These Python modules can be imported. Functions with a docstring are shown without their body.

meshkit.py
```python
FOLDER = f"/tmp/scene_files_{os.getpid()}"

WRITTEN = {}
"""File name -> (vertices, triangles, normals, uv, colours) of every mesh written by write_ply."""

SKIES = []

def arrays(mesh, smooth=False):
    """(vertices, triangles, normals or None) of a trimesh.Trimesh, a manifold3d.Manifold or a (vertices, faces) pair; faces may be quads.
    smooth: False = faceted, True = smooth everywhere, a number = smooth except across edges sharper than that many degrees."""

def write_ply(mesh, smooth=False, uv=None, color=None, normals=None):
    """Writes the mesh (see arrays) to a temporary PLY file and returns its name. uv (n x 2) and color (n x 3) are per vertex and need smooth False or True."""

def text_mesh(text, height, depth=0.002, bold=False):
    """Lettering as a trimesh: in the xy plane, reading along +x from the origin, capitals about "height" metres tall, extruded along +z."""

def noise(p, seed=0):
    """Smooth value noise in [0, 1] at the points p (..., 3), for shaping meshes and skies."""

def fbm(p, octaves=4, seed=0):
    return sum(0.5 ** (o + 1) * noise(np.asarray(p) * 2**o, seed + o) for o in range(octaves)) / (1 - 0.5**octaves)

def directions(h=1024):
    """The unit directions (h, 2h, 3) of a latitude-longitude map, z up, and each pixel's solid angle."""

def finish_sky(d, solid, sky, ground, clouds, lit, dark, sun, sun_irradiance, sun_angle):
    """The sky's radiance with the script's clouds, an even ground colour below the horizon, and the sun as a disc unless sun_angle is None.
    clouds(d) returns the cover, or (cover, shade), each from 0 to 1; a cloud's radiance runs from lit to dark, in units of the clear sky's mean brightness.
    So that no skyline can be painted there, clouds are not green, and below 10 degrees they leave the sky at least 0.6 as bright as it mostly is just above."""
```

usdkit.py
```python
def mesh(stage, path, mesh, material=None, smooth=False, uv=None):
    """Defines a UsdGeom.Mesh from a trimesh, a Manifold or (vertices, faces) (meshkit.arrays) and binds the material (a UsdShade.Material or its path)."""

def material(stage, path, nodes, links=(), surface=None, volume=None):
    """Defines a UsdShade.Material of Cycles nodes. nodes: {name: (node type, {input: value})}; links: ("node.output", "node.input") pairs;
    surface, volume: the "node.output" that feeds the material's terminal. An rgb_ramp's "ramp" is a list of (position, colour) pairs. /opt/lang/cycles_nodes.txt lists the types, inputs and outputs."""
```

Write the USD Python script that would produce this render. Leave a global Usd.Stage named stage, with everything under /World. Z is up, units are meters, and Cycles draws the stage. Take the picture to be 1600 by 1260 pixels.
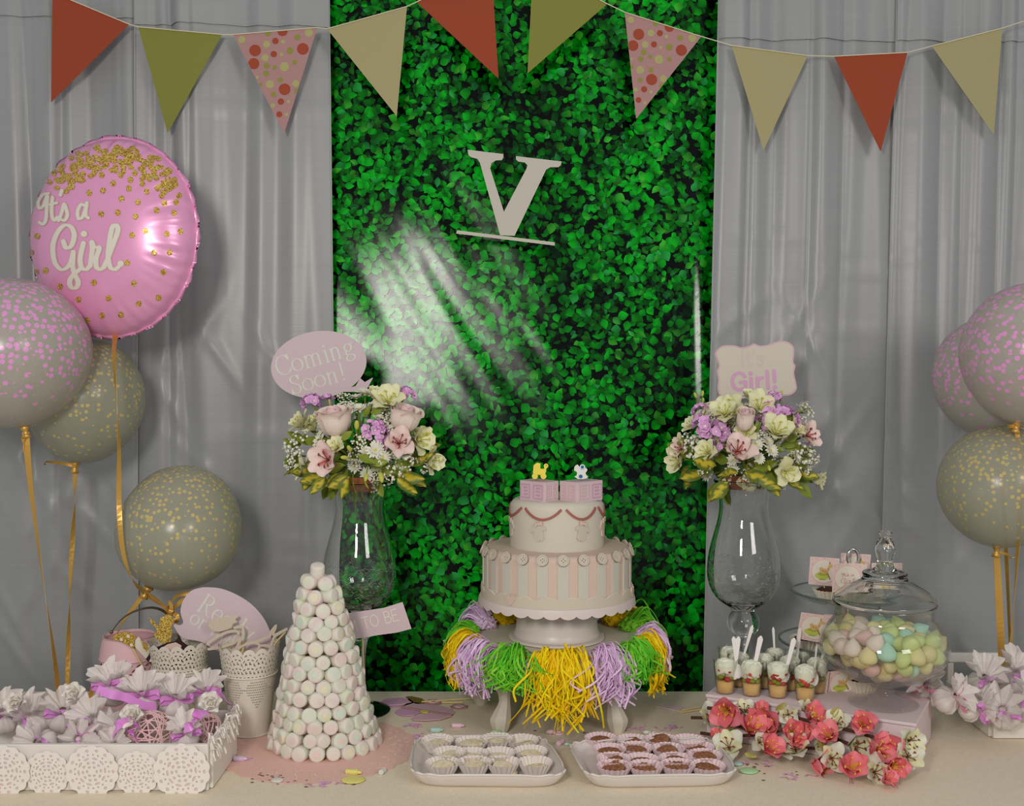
import math, random
import numpy as np, trimesh, usdkit, meshkit
from pxr import Usd, UsdGeom, UsdLux, UsdShade, Gf, Sdf, Vt
from shapely.geometry import Polygon, Point, LineString, box as sbox
from shapely.ops import unary_union
from shapely import affinity

stage = Usd.Stage.CreateInMemory()
UsdGeom.SetStageUpAxis(stage, 'Z')
UsdGeom.SetStageMetersPerUnit(stage, 1.0)
UsdGeom.Xform.Define(stage, '/World')
V = Gf.Vec3d
PI = math.pi

# ---------------------------------------------------------------- camera, lights, exposure
TABLE = 0.75
CAM = np.array([0.0, 0.0, 1.417])
PITCH = math.radians(2.2)
FOCAL = 1800.0                      # focal length in pixels of the 1600 x 1260 frame
cam = UsdGeom.Camera.Define(stage, '/World/camera')
cam.AddTranslateOp().Set(V(*CAM))
cam.AddRotateXOp().Set(90 - math.degrees(PITCH))
cam.CreateHorizontalApertureAttr(36.0)
cam.CreateFocalLengthAttr(36.0 * FOCAL / 1600)
cam.CreateFStopAttr(0.0)
cam.CreateExposureAttr(-0.14)


def area_light(path, loc, target, w, h, strength, color):
    li = UsdLux.RectLight.Define(stage, path)
    li.CreateWidthAttr(w)
    li.CreateHeightAttr(h)
    li.CreateIntensityAttr(strength)
    li.CreateColorAttr(Gf.Vec3f(*color))
    m = Gf.Matrix4d().SetLookAt(V(*loc), V(*target), V(0, 0, 1)).GetInverse()
    li.AddTransformOp().Set(m)
    return li


# the photographer's flash umbrella, left of and above the camera, and a weaker one on the right
area_light('/World/flash_key', (-0.46, -0.25, 1.86), (0.0, 2.3, 1.25), 0.30, 0.40, 61, (1.0, 0.955, 0.90))
area_light('/World/flash_fill', (1.75, -0.7, 2.25), (0.2, 2.2, 1.0), 0.8, 0.8, 9.6, (1.0, 0.96, 0.92))
dome = UsdLux.DomeLight.Define(stage, '/World/room_light')
dome.CreateIntensityAttr(0.12)
dome.CreateColorAttr(Gf.Vec3f(0.94, 0.97, 1.0))

# ---------------------------------------------------------------- helpers
FWD = np.array([0, math.cos(PITCH), -math.sin(PITCH)])
UP = np.array([0, math.sin(PITCH), math.cos(PITCH)])


def ray(px, py):
    px, py = np.asarray(px, float), np.asarray(py, float)
    x, u = (px - 800) / FOCAL, (630 - py) / FOCAL
    return np.stack([x, FWD[1] + u * UP[1], FWD[2] + u * UP[2]], -1)


def P(px, py, y):
    """The point of the vertical plane at distance y that the photograph shows at (px, py)."""
    d = ray(px, py)
    return CAM + d * (np.asarray(y) / d[..., 1])[..., None]


def T(px, py, z=TABLE):
    """The point of the level plane at height z that the photograph shows at (px, py)."""
    d = ray(px, py)
    return CAM + d * ((z - CAM[2]) / d[..., 2])[..., None]


def lin(c):
    c = np.asarray(c, float) / 255
    return np.where(c <= 0.04045, c / 12.92, ((c + 0.055) / 1.055) ** 2.4)


def col(r, g, b, k=1.3):
    return tuple(np.minimum(lin((r, g, b)) * k, 0.92))


MATS = {}


def mat(name, color, rough=0.6, spec=0.4, **kw):
    if name not in MATS:
        MATS[name] = usdkit.material(stage, '/World/Looks/' + name, {'p': ('principled_bsdf', {'base_color': color, 'roughness': rough, 'specular_ior_level': spec, **kw})}, surface='p.BSDF')
    return MATS[name]


def mat_nodes(name, nodes, links, surface):
    MATS[name] = usdkit.material(stage, '/World/Looks/' + name, nodes, links, surface=surface)
    return MATS[name]


USED = {}


def numbered(parent, name):
    n = USED.get((parent, name), 0)
    USED[(parent, name)] = n + 1
    return name if n == 0 else f'{name}_{n:03d}'


class Node:
    def __init__(self, path, loc):
        self.path, self.loc = path, np.asarray(loc, float)

    @property
    def prim(self):
        return stage.GetPrimAtPath(self.path)


def tag(n, label=None, cat=None, group=None, kind=None):
    for k, v in (('label', label), ('category', cat), ('group', group), ('kind', kind)):
        if v:
            n.prim.SetCustomDataByKey(k, v)
    return n


def thing(name, label, cat, loc, group=None, rotz=0):
    path = '/World/' + numbered('/World', name)
    x = UsdGeom.Xform.Define(stage, path)
    x.AddTranslateOp().Set(V(*map(float, loc)))
    if rotz:
        x.AddRotateZOp().Set(math.degrees(rotz))
    return tag(Node(path, loc), label, cat, group)


def shade(m, smooth):
    return meshkit.arrays(m, smooth)


def part(parent, name, mesh, material, label=None, smooth=30, kind=None, local=False, colors=None, normals=None):
    """One mesh under its thing (or under a part), given in world coordinates unless local."""
    path = parent.path + '/' + numbered(parent.path, name)
    if isinstance(mesh, list):
        mesh = trimesh.util.concatenate(mesh)
    mesh = mesh.copy() if isinstance(mesh, trimesh.Trimesh) else trimesh.Trimesh(*mesh, process=False)
    if not local:
        mesh.apply_translation(-parent.loc)
    m = usdkit.mesh(stage, path, mesh, material, smooth)
    if normals is not None:
        m.CreateNormalsAttr(Vt.Vec3fArray.FromNumpy(np.asarray(normals, np.float32)))
        m.SetNormalsInterpolation('vertex')
    if colors is not None:
        UsdGeom.PrimvarsAPI(m).CreatePrimvar('tint', Sdf.ValueTypeNames.Color3fArray, 'vertex').Set(Vt.Vec3fArray.FromNumpy(np.asarray(colors, np.float32)))
    return tag(Node(path, parent.loc), label, None, None, kind)


def single(name, label, cat, mesh, material, group=None, smooth=30, kind=None, loc=(0, 0, 0)):
    """A thing that is one mesh."""
    path = '/World/' + numbered('/World', name)
    if isinstance(mesh, list):
        mesh = trimesh.util.concatenate(mesh)
    mesh = mesh.copy()
    mesh.apply_translation(-np.asarray(loc, float))
    m = usdkit.mesh(stage, path, mesh, material, smooth)
    if np.any(loc):
        m.AddTranslateOp().Set(V(*map(float, loc)))
    return tag(Node(path, loc), label, cat, group, kind)


def dup(src, loc, label=None, rot=(0, 0, 0), scale=1.0, group=None):
    """A copy of a thing: an instance that references the first one, with a place and label of its own."""
    was = src.prim.GetCustomData()
    name = src.path.rsplit('/', 1)[1]
    while name[-4:-3] == '_' and name[-3:].isdigit():
        name = name[:-4]
    path = '/World/' + numbered('/World', name)
    x = UsdGeom.Xform.Define(stage, path)
    x.GetPrim().GetReferences().AddInternalReference(src.path)
    x.ClearXformOpOrder()
    m = trimesh.transformations.euler_matrix(*rot) @ np.diag([scale, scale, scale, 1]) if np.ndim(scale) == 0 else trimesh.transformations.euler_matrix(*rot) @ np.diag([*scale, 1])
    m[:3, 3] = loc
    x.AddTransformOp(UsdGeom.XformOp.PrecisionDouble, 'place').Set(Gf.Matrix4d(*m.T.ravel().tolist()))
    x.GetPrim().SetInstanceable(True)
    return tag(Node(path, loc), label or was['label'], was['category'], group or was.get('group'))


cat_mesh = trimesh.util.concatenate


def box(c, s, rotz=0):
    b = trimesh.creation.box(s)
    if rotz:
        b.apply_transform(trimesh.transformations.rotation_matrix(rotz, [0, 0, 1]))
    b.apply_translation(c)
    return b


def rbox(c, s, r=0.004, rotz=0):
    """A box with rounded edges."""
    import manifold3d as m3
    s = np.array(s, float)
    r = min(r, s.min() * 0.45)
    balls = []
    for k in np.ndindex(2, 2, 2):
        q = (np.array(k) * 2 - 1) * (s / 2 - r)
        balls.append(m3.Manifold.sphere(r, 12).translate(q.tolist()))
    m = m3.Manifold.batch_hull(balls).to_mesh()
    b = trimesh.Trimesh(m.vert_properties[:, :3], m.tri_verts, process=False)
    if rotz:
        b.apply_transform(trimesh.transformations.rotation_matrix(rotz, [0, 0, 1]))
    b.apply_translation(c)
    return b


def grid_faces(nu, nv, wrap=False):
    i, j = np.meshgrid(np.arange(nu - 1), np.arange(nv if wrap else nv - 1), indexing='ij')
    i, j = i.ravel(), j.ravel()
    k = (j + 1) % nv
    a, b, c, d = i * nv + j, (i + 1) * nv + j, (i + 1) * nv + k, i * nv + k
    return np.vstack([np.stack([a, b, c], 1), np.stack([a, c, d], 1)])


def surface(pts):
    """A grid of points (nu, nv, 3) as a mesh."""
    nu, nv = pts.shape[:2]
    return trimesh.Trimesh(pts.reshape(-1, 3), grid_faces(nu, nv), process=False)


def lathe(profile, n=48, c=(0, 0, 0), rmod=None):
    """profile: (radius, height) from bottom to top along the outside; revolved about the vertical through c."""
    pr = np.asarray(profile, float)
    th = np.arange(n) / n * 2 * PI
    r = pr[:, 0][:, None] * np.ones(n)
    z = pr[:, 1][:, None] * np.ones(n)
    if rmod is not None:
        r = r * rmod(th[None, :], z)
    pts = np.stack([r * np.cos(th), r * np.sin(th), z], -1)
    m = trimesh.Trimesh(pts.reshape(-1, 3), grid_faces(len(pr), n, True)[:, ::-1], process=False)
    m.apply_translation(c)
    return m


def spline(pts, n=8, closed=False):
    """Catmull-Rom through the points."""
    p = np.asarray(pts, float)
    if closed:
        p = np.vstack([p[-1:], p, p[:2]])
    else:
        p = np.vstack([2 * p[0] - p[1], p, 2 * p[-1] - p[-2]])
    out = []
    t = (np.arange(n) / n)[:, None]
    for k in range(1, len(p) - 2):
        a, b, c, d = p[k - 1:k + 3]
        out.append(0.5 * (2 * b + (c - a) * t + (2 * a - 5 * b + 4 * c - d) * t**2 + (3 * b - a - 3 * c + d) * t**3))
    if not closed:
        out.append(p[-2:-1])
    return np.vstack(out)


def frames(p, up=(0, 0, 1)):
    d = np.gradient(p, axis=0)
    d /= np.maximum(np.linalg.norm(d, axis=1, keepdims=True), 1e-12)
    up = np.asarray(up, float)
    s = np.cross(d, up)
    bad = np.linalg.norm(s, axis=1) < 1e-3
    s[bad] = np.cross(d[bad], [1.0, 0.03, 0.0])
    s /= np.linalg.norm(s, axis=1, keepdims=True)
    return d, s, np.cross(s, d)


def tube(p, r, n=8, up=(0, 1, 0.01), cap=True):
    p = np.asarray(p, float)
    d, s, u = frames(p, up)
    r = np.ones(len(p)) * r
    th = np.arange(n) / n * 2 * PI
    ring = p[:, None] + r[:, None, None] * (np.cos(th)[None, :, None] * s[:, None] + np.sin(th)[None, :, None] * u[:, None])
    v, f = ring.reshape(-1, 3), grid_faces(len(p), n, True)
    if cap:
        k = len(v)
        v = np.vstack([v, p[:1], p[-1:]])
        j = np.arange(n)
        e = (len(p) - 1) * n
        f = np.vstack([f, np.stack([np.full(n, k), j, (j + 1) % n], 1), np.stack([np.full(n, k + 1), e + (j + 1) % n, e + j], 1)])
    return trimesh.Trimesh(v, f, process=False)


def strap(p, w, t=0.0006, side=(1, 0, 0), twist=0.0, wave=None):
    """A flat ribbon of width w and thickness t along p; side is the direction of its width, twist the turns along it."""
    p = np.asarray(p, float)
    d = np.gradient(p, axis=0)
    d /= np.maximum(np.linalg.norm(d, axis=1, keepdims=True), 1e-12)
    s = np.asarray(side, float) - d * (d @ np.asarray(side, float))[:, None]
    s /= np.maximum(np.linalg.norm(s, axis=1, keepdims=True), 1e-9)
    nrm = np.cross(d, s)
    a = np.linspace(0, twist * 2 * PI, len(p))[:, None]
    s, nrm = s * np.cos(a) + nrm * np.sin(a), nrm * np.cos(a) - s * np.sin(a)
    w = np.ones(len(p)) * w
    q = np.stack([p + s * w[:, None] / 2 + nrm * t / 2, p - s * w[:, None] / 2 + nrm * t / 2, p - s * w[:, None] / 2 - nrm * t / 2, p + s * w[:, None] / 2 - nrm * t / 2], 1)
    v, f = q.reshape(-1, 3), grid_faces(len(p), 4, True)
    e = len(v) - 4
    f = np.vstack([f, [[0, 1, 2], [0, 2, 3], [e, e + 2, e + 1], [e, e + 3, e + 2]]])
    return trimesh.Trimesh(v, f, process=False)


def ball(c, r, sub=2, s=(1, 1, 1)):
    m = trimesh.creation.icosphere(sub, 1.0)
    m.vertices = m.vertices * np.asarray(s) * r + np.asarray(c)
    return m


def extr(poly, h):
    gs = [g for g in getattr(poly, 'geoms', [poly]) if g.area > 1e-12]
    return cat_mesh([trimesh.creation.extrude_polygon(g, h, engine='earcut') for g in gs])


def flat(poly):
    """A shapely polygon as flat triangles (vertices n x 2, faces)."""
    vs, fs, k = [], [], 0
    for g in getattr(poly, 'geoms', [poly]):
        v, f = trimesh.creation.triangulate_polygon(g, engine='earcut')
        vs.append(v), fs.append(f + k)
        k += len(v)
    return np.vstack(vs), np.vstack(fs)


def board(poly_px, y, thick, f=P):
    """A board cut to an outline seen in the photograph, standing at distance y and thick metres thick; y may be a function of px, py."""
    m = extr(poly_px, 1.0)
    px, py, h = m.vertices.T
    yy = (y(px, py) if callable(y) else y) + (1 - h) * thick
    m = trimesh.Trimesh(f(px, py, yy), m.faces[:, ::-1], process=False)
    m.fix_normals()
    return m


def lay(poly_px, z, thick):
    """A flat piece lying at height z with an outline seen in the photograph."""
    m = extr(poly_px, 1.0)
    px, py, h = m.vertices.T
    q = T(px, py, z)
    q[:, 2] += h * thick
    m = trimesh.Trimesh(q, m.faces, process=False)
    m.fix_normals()
    return m


def orient(m, normal, at, roll=0.0, scale=1.0):
    """Turns a mesh whose face looks along +z towards normal, and puts it at a point."""
    n = np.asarray(normal, float)
    n = n / np.linalg.norm(n)
    a = np.cross([0, 0, 1.0], n) if abs(n[2]) < 0.99 else np.array([1.0, 0, 0])
    a /= np.linalg.norm(a)
    b = np.cross(n, a)
    R = np.stack([a, b, n], 1)
    c, s = math.cos(roll), math.sin(roll)
    R = R @ np.array([[c, -s, 0], [s, c, 0], [0, 0, 1]])
    k = m.copy()
    k.vertices = (k.vertices * scale) @ R.T + np.asarray(at)
    return k


def ellipse(cx, cy, rx, ry, deg=0, n=48):
    t = np.arange(n) / n * 2 * PI
    return affinity.rotate(Polygon(np.stack([cx + rx * np.cos(t), cy + ry * np.sin(t)], 1)), deg, origin=(cx, cy))


def pen(strokes, thin, thick=None, smooth=6, stress=True):
    """Lettering drawn with a pen: polylines smoothed and given a width that follows the stroke's direction (y up or down alike)."""
    thick = thin if thick is None else thick
    out = []
    for st in strokes:
        st = np.asarray(st, float)
        if len(st) == 1:
            out.append(Point(st[0]).buffer(thick * 0.62))
            continue
        q = spline(st, smooth) if len(st) > 2 else np.linspace(st[0], st[1], 6)
        d = np.diff(q, axis=0)
        L = np.maximum(np.linalg.norm(d, axis=1), 1e-9)
        w = thin + (thick - thin) * (np.abs(d[:, 1]) / L) ** 1.5
        for k in range(len(d)):
            out.append(LineString([q[k], q[k + 1]]).buffer(w[k] / 2, quad_segs=3))
    return unary_union(out)


def ell_pts(cx, cy, rx, ry, n=14, a0=90):
    t = np.radians(a0) + np.arange(n + 1) / n * 2 * PI
    return np.stack([cx + rx * np.cos(t), cy + ry * np.sin(t)], 1)


SERIF = {
    'C': (82, [[(73, 74), (72, 98)], [(72, 80), (60, 96), (42, 100), (20, 92), (6, 66), (4, 48), (10, 22), (28, 4), (46, 0), (64, 8), (75, 24)]]),
    'o': (66, [ell_pts(31, 32, 27, 32)]),
    'm': (108, [[(14, 0), (14, 62)], [(3, 60), (14, 62)], [(4, 0), (24, 0)], [(14, 46), (24, 60), (36, 63), (46, 55), (48, 40), (48, 0)], [(38, 0), (58, 0)], [(48, 46), (58, 60), (70, 63), (80, 55), (82, 40), (82, 0)], [(72, 0), (92, 0)]]),
    'n': (74, [[(14, 0), (14, 62)], [(3, 60), (14, 62)], [(4, 0), (24, 0)], [(14, 46), (24, 60), (36, 63), (46, 55), (48, 40), (48, 0)], [(38, 0), (58, 0)]]),
    'i': (32, [[(14, 0), (14, 62)], [(3, 60), (14, 62)], [(4, 0), (24, 0)], [(14, 86)]]),
    'g': (64, [ell_pts(27, 43, 18, 20), [(41, 56), (56, 63)], [(16, 26), (10, 16), (16, 8), (36, 4), (50, -4), (50, -16), (34, -27), (16, -25), (6, -14), (10, -4), (18, 4)]]),
    'S': (62, [[(51, 76), (50, 98)], [(50, 82), (42, 96), (28, 100), (12, 92), (8, 78), (16, 62), (34, 50), (48, 38), (52, 22), (44, 6), (28, 0), (12, 4), (6, 18)], [(5, 2), (6, 24)]]),
    '!': (34, [[(15, 100), (15, 30)], [(15, 5)]]),
    'R': (84, [[(16, 0), (16, 100)], [(4, 0), (28, 0)], [(4, 100), (16, 100)], [(16, 100), (40, 100), (56, 91), (59, 76), (53, 60), (38, 52), (16, 52)], [(36, 52), (60, 8), (78, 0)]]),
    'e': (60, [[(8, 35), (51, 35)], [(51, 35), (48, 52), (38, 62), (28, 64), (12, 54), (6, 32), (14, 8), (30, 0), (44, 4), (53, 14)]]),
    'a': (60, [[(10, 48), (20, 62), (34, 61), (40, 48), (40, 8), (46, 0), (55, 6)], [(40, 38), (22, 34), (8, 22), (10, 6), (22, 0), (34, 6), (40, 16)]]),
    'd': (68, [ell_pts(27, 32, 21, 32), [(50, 100), (50, 0)], [(40, 98), (50, 100)], [(50, 0), (60, 2)]]),
    'y': (62, [[(8, 62), (32, 2)], [(54, 62), (32, 2), (22, -22), (8, -26)], [(0, 62), (18, 62)], [(44, 62), (62, 62)]]),
    'r': (48, [[(14, 0), (14, 62)], [(3, 60), (14, 62)], [(4, 0), (26, 0)], [(14, 42), (24, 57), (36, 62), (43, 56)]]),
    't': (42, [[(18, 84), (18, 10), (26, 0), (37, 6)], [(4, 62), (34, 62)]]),
    ' ': (36, []),
}
PLAIN = {
    'M': (92, [[(6, 0), (10, 100)], [(10, 100), (42, 10)], [(42, 10), (74, 100)], [(74, 100), (80, 0)]]),
    'O': (96, [ell_pts(42, 50, 38, 50)]),
    'T': (84, [[(2, 100), (76, 100)], [(39, 100), (39, 0)]]),
    'B': (76, [[(8, 0), (8, 100)], [(8, 100), (40, 100), (56, 88), (56, 66), (40, 54), (8, 53)], [(8, 53), (46, 52), (64, 36), (62, 14), (44, 0), (8, 0)]]),
    'E': (70, [[(8, 0), (8, 100)], [(8, 100), (58, 100)], [(8, 52), (50, 52)], [(8, 0), (60, 0)]]),
    'G': (98, [[(80, 76), (66, 94), (44, 98), (20, 86), (8, 58), (12, 26), (34, 4), (60, 4), (80, 18), (82, 44), (54, 44)]]),
    'i': (38, [[(16, 0), (16, 64)], [(16, 92)]]),
    'r': (56, [[(14, 0), (14, 64)], [(14, 40), (26, 58), (44, 62)]]),
    'l': (38, [[(16, 0), (16, 98)]]),
    '!': (40, [[(18, 98), (18, 36)], [(18, 4)]]),
    'I': (34, [[(14, 0), (14, 98)]]),
    't': (50, [[(20, 88), (20, 12), (30, 2), (40, 4)], [(4, 62), (38, 62)]]),
    "'": (24, [[(10, 98), (8, 76)]]),
    's': (56, [[(44, 54), (30, 64), (14, 58), (14, 42), (30, 33), (44, 22), (40, 6), (22, 0), (6, 10)]]),
    ' ': (44, []),
}
# a looped script, in the frame of the balloon's lettering (y down)
SCRIPT_ITS = [[(255, 405), (222, 414), (200, 450), (206, 482), (228, 470), (247, 418), (244, 480), (240, 540), (225, 566), (205, 556)], [(274, 428), (270, 480), (272, 525), (284, 546), (298, 530)], [(258, 464), (298, 455)], [(322, 392), (315, 414)], [(306, 546), (322, 505), (334, 462), (346, 490), (351, 522), (336, 546), (316, 540)]]
SCRIPT_A = [[(446, 472), (422, 464), (404, 500), (409, 536), (428, 530), (444, 492), (452, 456), (445, 515), (460, 534)]]
SCRIPT_GIRL = [[(330, 655), (345, 688), (373, 676), (387, 622), (370, 580), (335, 572), (298, 612), (276, 680), (284, 758), (314, 798), (345, 794), (370, 760), (382, 712)], [(382, 712), (378, 780), (392, 830), (408, 865), (398, 893), (375, 895), (362, 870), (375, 835), (408, 806), (426, 788)], [(434, 665), (418, 738), (424, 788), (448, 800), (470, 780)], [(437, 616)], [(470, 780), (480, 700), (478, 660), (490, 684), (516, 690), (500, 742), (501, 785), (520, 800), (540, 788)], [(540, 788), (566, 730), (592, 660), (613, 600), (605, 572), (584, 582), (570, 650), (562, 730), (572, 785), (596, 800), (618, 785)]]


def write(text, font, thin, thick=None):
    """Text as a polygon: baseline at y = 0, capitals 100 high, y up; returns (polygon, width)."""
    x, strokes = 0, []
    for ch in text:
        adv, st = font[ch]
        strokes += [[(a + x, b) for a, b in s] for s in st]
        x += adv
    return pen(strokes, thin, thick), x


def text_px(text, font, thin, thick, at, cap, deg, stretch=1.0):
    """Lettering in pixel coordinates: baseline start at, capitals cap pixels high, rising by deg degrees."""
    g, w = write(text, font, thin, thick)
    k = cap / 100
    g = affinity.affine_transform(g, [k * stretch, 0, 0, -k, 0, 0])
    g = affinity.rotate(g, -deg, origin=(0, 0))
    return affinity.translate(g, *at)


def rng(seed):
    return np.random.default_rng(seed)

# ---------------------------------------------------------------- the room
M_WALL = mat('wall_paint', col(150, 150, 148), 0.9, 0.2)
single('wall_back', None, None, box((0, 2.76, 1.35), (5.2, 0.06, 2.7)), M_WALL, kind='structure', smooth=False)
single('floor', None, None, box((0, 1.3, -0.03), (5.2, 3.4, 0.06)), mat('floor_tile', col(150, 140, 128), 0.5), kind='structure', smooth=False)

# satin of the curtains: fine horizontal slubs, soft sheen
mat_nodes('curtain_satin', {
    'geo': ('geometry', {}),
    'map': ('mapping', {'scale': (6, 6, 260)}),
    'n': ('noise_texture', {'scale': 1.0, 'detail': 3.0}),
    'map2': ('mapping', {'scale': (3, 3, 1.2)}),
    'n2': ('noise_texture', {'scale': 3.0, 'detail': 3.0}),
    'mix': ('mix_color', {'a': col(136, 138, 139), 'b': col(143, 145, 145)}),
    'b': ('bump', {'strength': 0.06, 'distance': 0.002}),
    'p': ('principled_bsdf', {'roughness': 0.38, 'specular_ior_level': 0.65, 'specular_tint': (1.0, 0.93, 0.88), 'sheen_weight': 0.15, 'sheen_roughness': 0.4})},
    [('geo.position', 'map.vector'), ('map.vector', 'n.vector'), ('n.fac', 'mix.fac'), ('mix.result', 'p.base_color'), ('n.fac', 'b.height'), ('b.normal', 'p.normal')], 'p.BSDF')
M_CURTAIN = MATS['curtain_satin']
M_HEM = mat('curtain_hem', col(150, 150, 148), 0.5, 0.4)

CURTAIN_Y = 2.435


def curtain(label, xl, xr, seed, zhead):
    """xl, xr: the edges at the height of the table and at the top of the picture, in metres."""
    r = rng(seed)
    w = xr[0] - xl[0]
    nu, nv = int(w / 0.0045), 130
    u = np.linspace(0, 1, nu)[None, :]
    z = np.linspace(2.42, 0.42, nv)[:, None]
    t = (z - 0.75) / (2.17 - 0.75)
    x = xl[0] + (xl[1] - xl[0]) * t + u * ((xr[0] + (xr[1] - xr[0]) * t) - (xl[0] + (xl[1] - xl[0]) * t))
    q = np.stack(np.broadcast_arrays(x * 9 + 0.12 * np.sin(z * 3 + seed), z * 0.35, z * 0 + seed), -1)
    f = meshkit.noise(q, seed) - 0.5
    q2 = np.stack(np.broadcast_arrays(x * 30 + 0.3 * np.sin(z * 2.2), z * 0.5, z * 0 + seed), -1)
    g = np.abs(meshkit.noise(q2, seed + 5) - 0.5)
    q3 = np.stack(np.broadcast_arrays(x * 17 + 0.4 * np.sin(z * 1.3 + seed), z * 0.6, z * 0 + seed * 2), -1)
    e = np.abs(meshkit.noise(q3, seed + 9) - 0.5)
    top = np.clip((z - 1.0) / 1.0, 0, 1)
    y = CURTAIN_Y + 0.030 * f * (0.6 + 0.5 * top) - 0.022 * g * (0.6 + 0.7 * top) - 0.040 * e * (0.7 + 0.3 * top)
    # creases left by folding, most of them level, and drag lines in the lower half
    for k in range(7):
        zc, x0, L, s = r.uniform(0.85, 2.0), r.uniform(xl[0], xr[0]), r.uniform(0.08, 0.3), r.uniform(-0.15, 0.15)
        y = y - 0.0022 * np.exp(-((z - zc - s * (x - x0)) / 0.006)**2) * np.exp(-((x - x0) / L)**4)
    for k in range(int(10 + 22 * w)):
        zc, x0, L, s = r.uniform(0.78, 1.5), r.uniform(xl[0], xr[0]), r.uniform(0.05, 0.14), r.choice([-1, 1]) * r.uniform(0.6, 2.0)
        d = ((z - zc) - s * (x - x0)) / math.hypot(1, s)
        y = y - 0.0045 * np.exp(-(d / 0.011)**2) * np.exp(-(((z - zc) * s + (x - x0)) / math.hypot(1, s) / L)**2)
    pts = np.stack(np.broadcast_arrays(x, y, z), -1)
    c = thing('curtain', label, 'curtain', (float((xl[0] + xr[0]) / 2), CURTAIN_Y, 0.42), 'grey satin curtains behind the table')
    front = surface(pts)
    part(c, 'drape', front, M_CURTAIN, smooth=True)
    hz = int(np.searchsorted(-z[:, 0], -zhead)) + 1
    hp = pts[:hz + 1].copy()
    hp[:, :, 1] -= 0.004
    back = hp.copy()
    back[:, :, 1] += 0.0035
    part(c, 'header_band', surface(hp), M_CURTAIN, 'doubled band across the head of the curtain', smooth=True)
    for e in (0, -1):
        part(c, 'side_hem', tube(pts[::2, e] + [0, 0, 0], 0.0022, 6, (0, 1, 0)), M_HEM, smooth=True)
    return c


def PX(px, py, y=CURTAIN_Y):
    return float(P(px, py, y)[0])


curtain('grey satin curtain at the left end of the wall, behind the foil balloon', (-1.70, -1.70), (PX(218, 1000), PX(218, 100)), 3, P(100, 18, CURTAIN_Y)[2])
curtain('grey satin curtain hanging against the left edge of the leafy backdrop', (PX(216, 1000), PX(216, 100)), (PX(526, 1080), PX(513, 0)), 11, P(450, 27, CURTAIN_Y)[2])
curtain('grey satin curtain hanging against the right edge of the leafy backdrop', (PX(1098, 1080), PX(1121, 0)), (PX(1372, 1080), PX(1402, 0)), 23, P(1200, 49, CURTAIN_Y)[2])
curtain('grey satin curtain at the right end of the wall, behind the pink dotted balloons', (PX(1370, 1080), PX(1400, 0)), (1.70, 1.70), 31, P(1450, 49, CURTAIN_Y)[2])

# ---------------------------------------------------------------- the glossy printed backdrop
BACK_Y = 2.475


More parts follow.
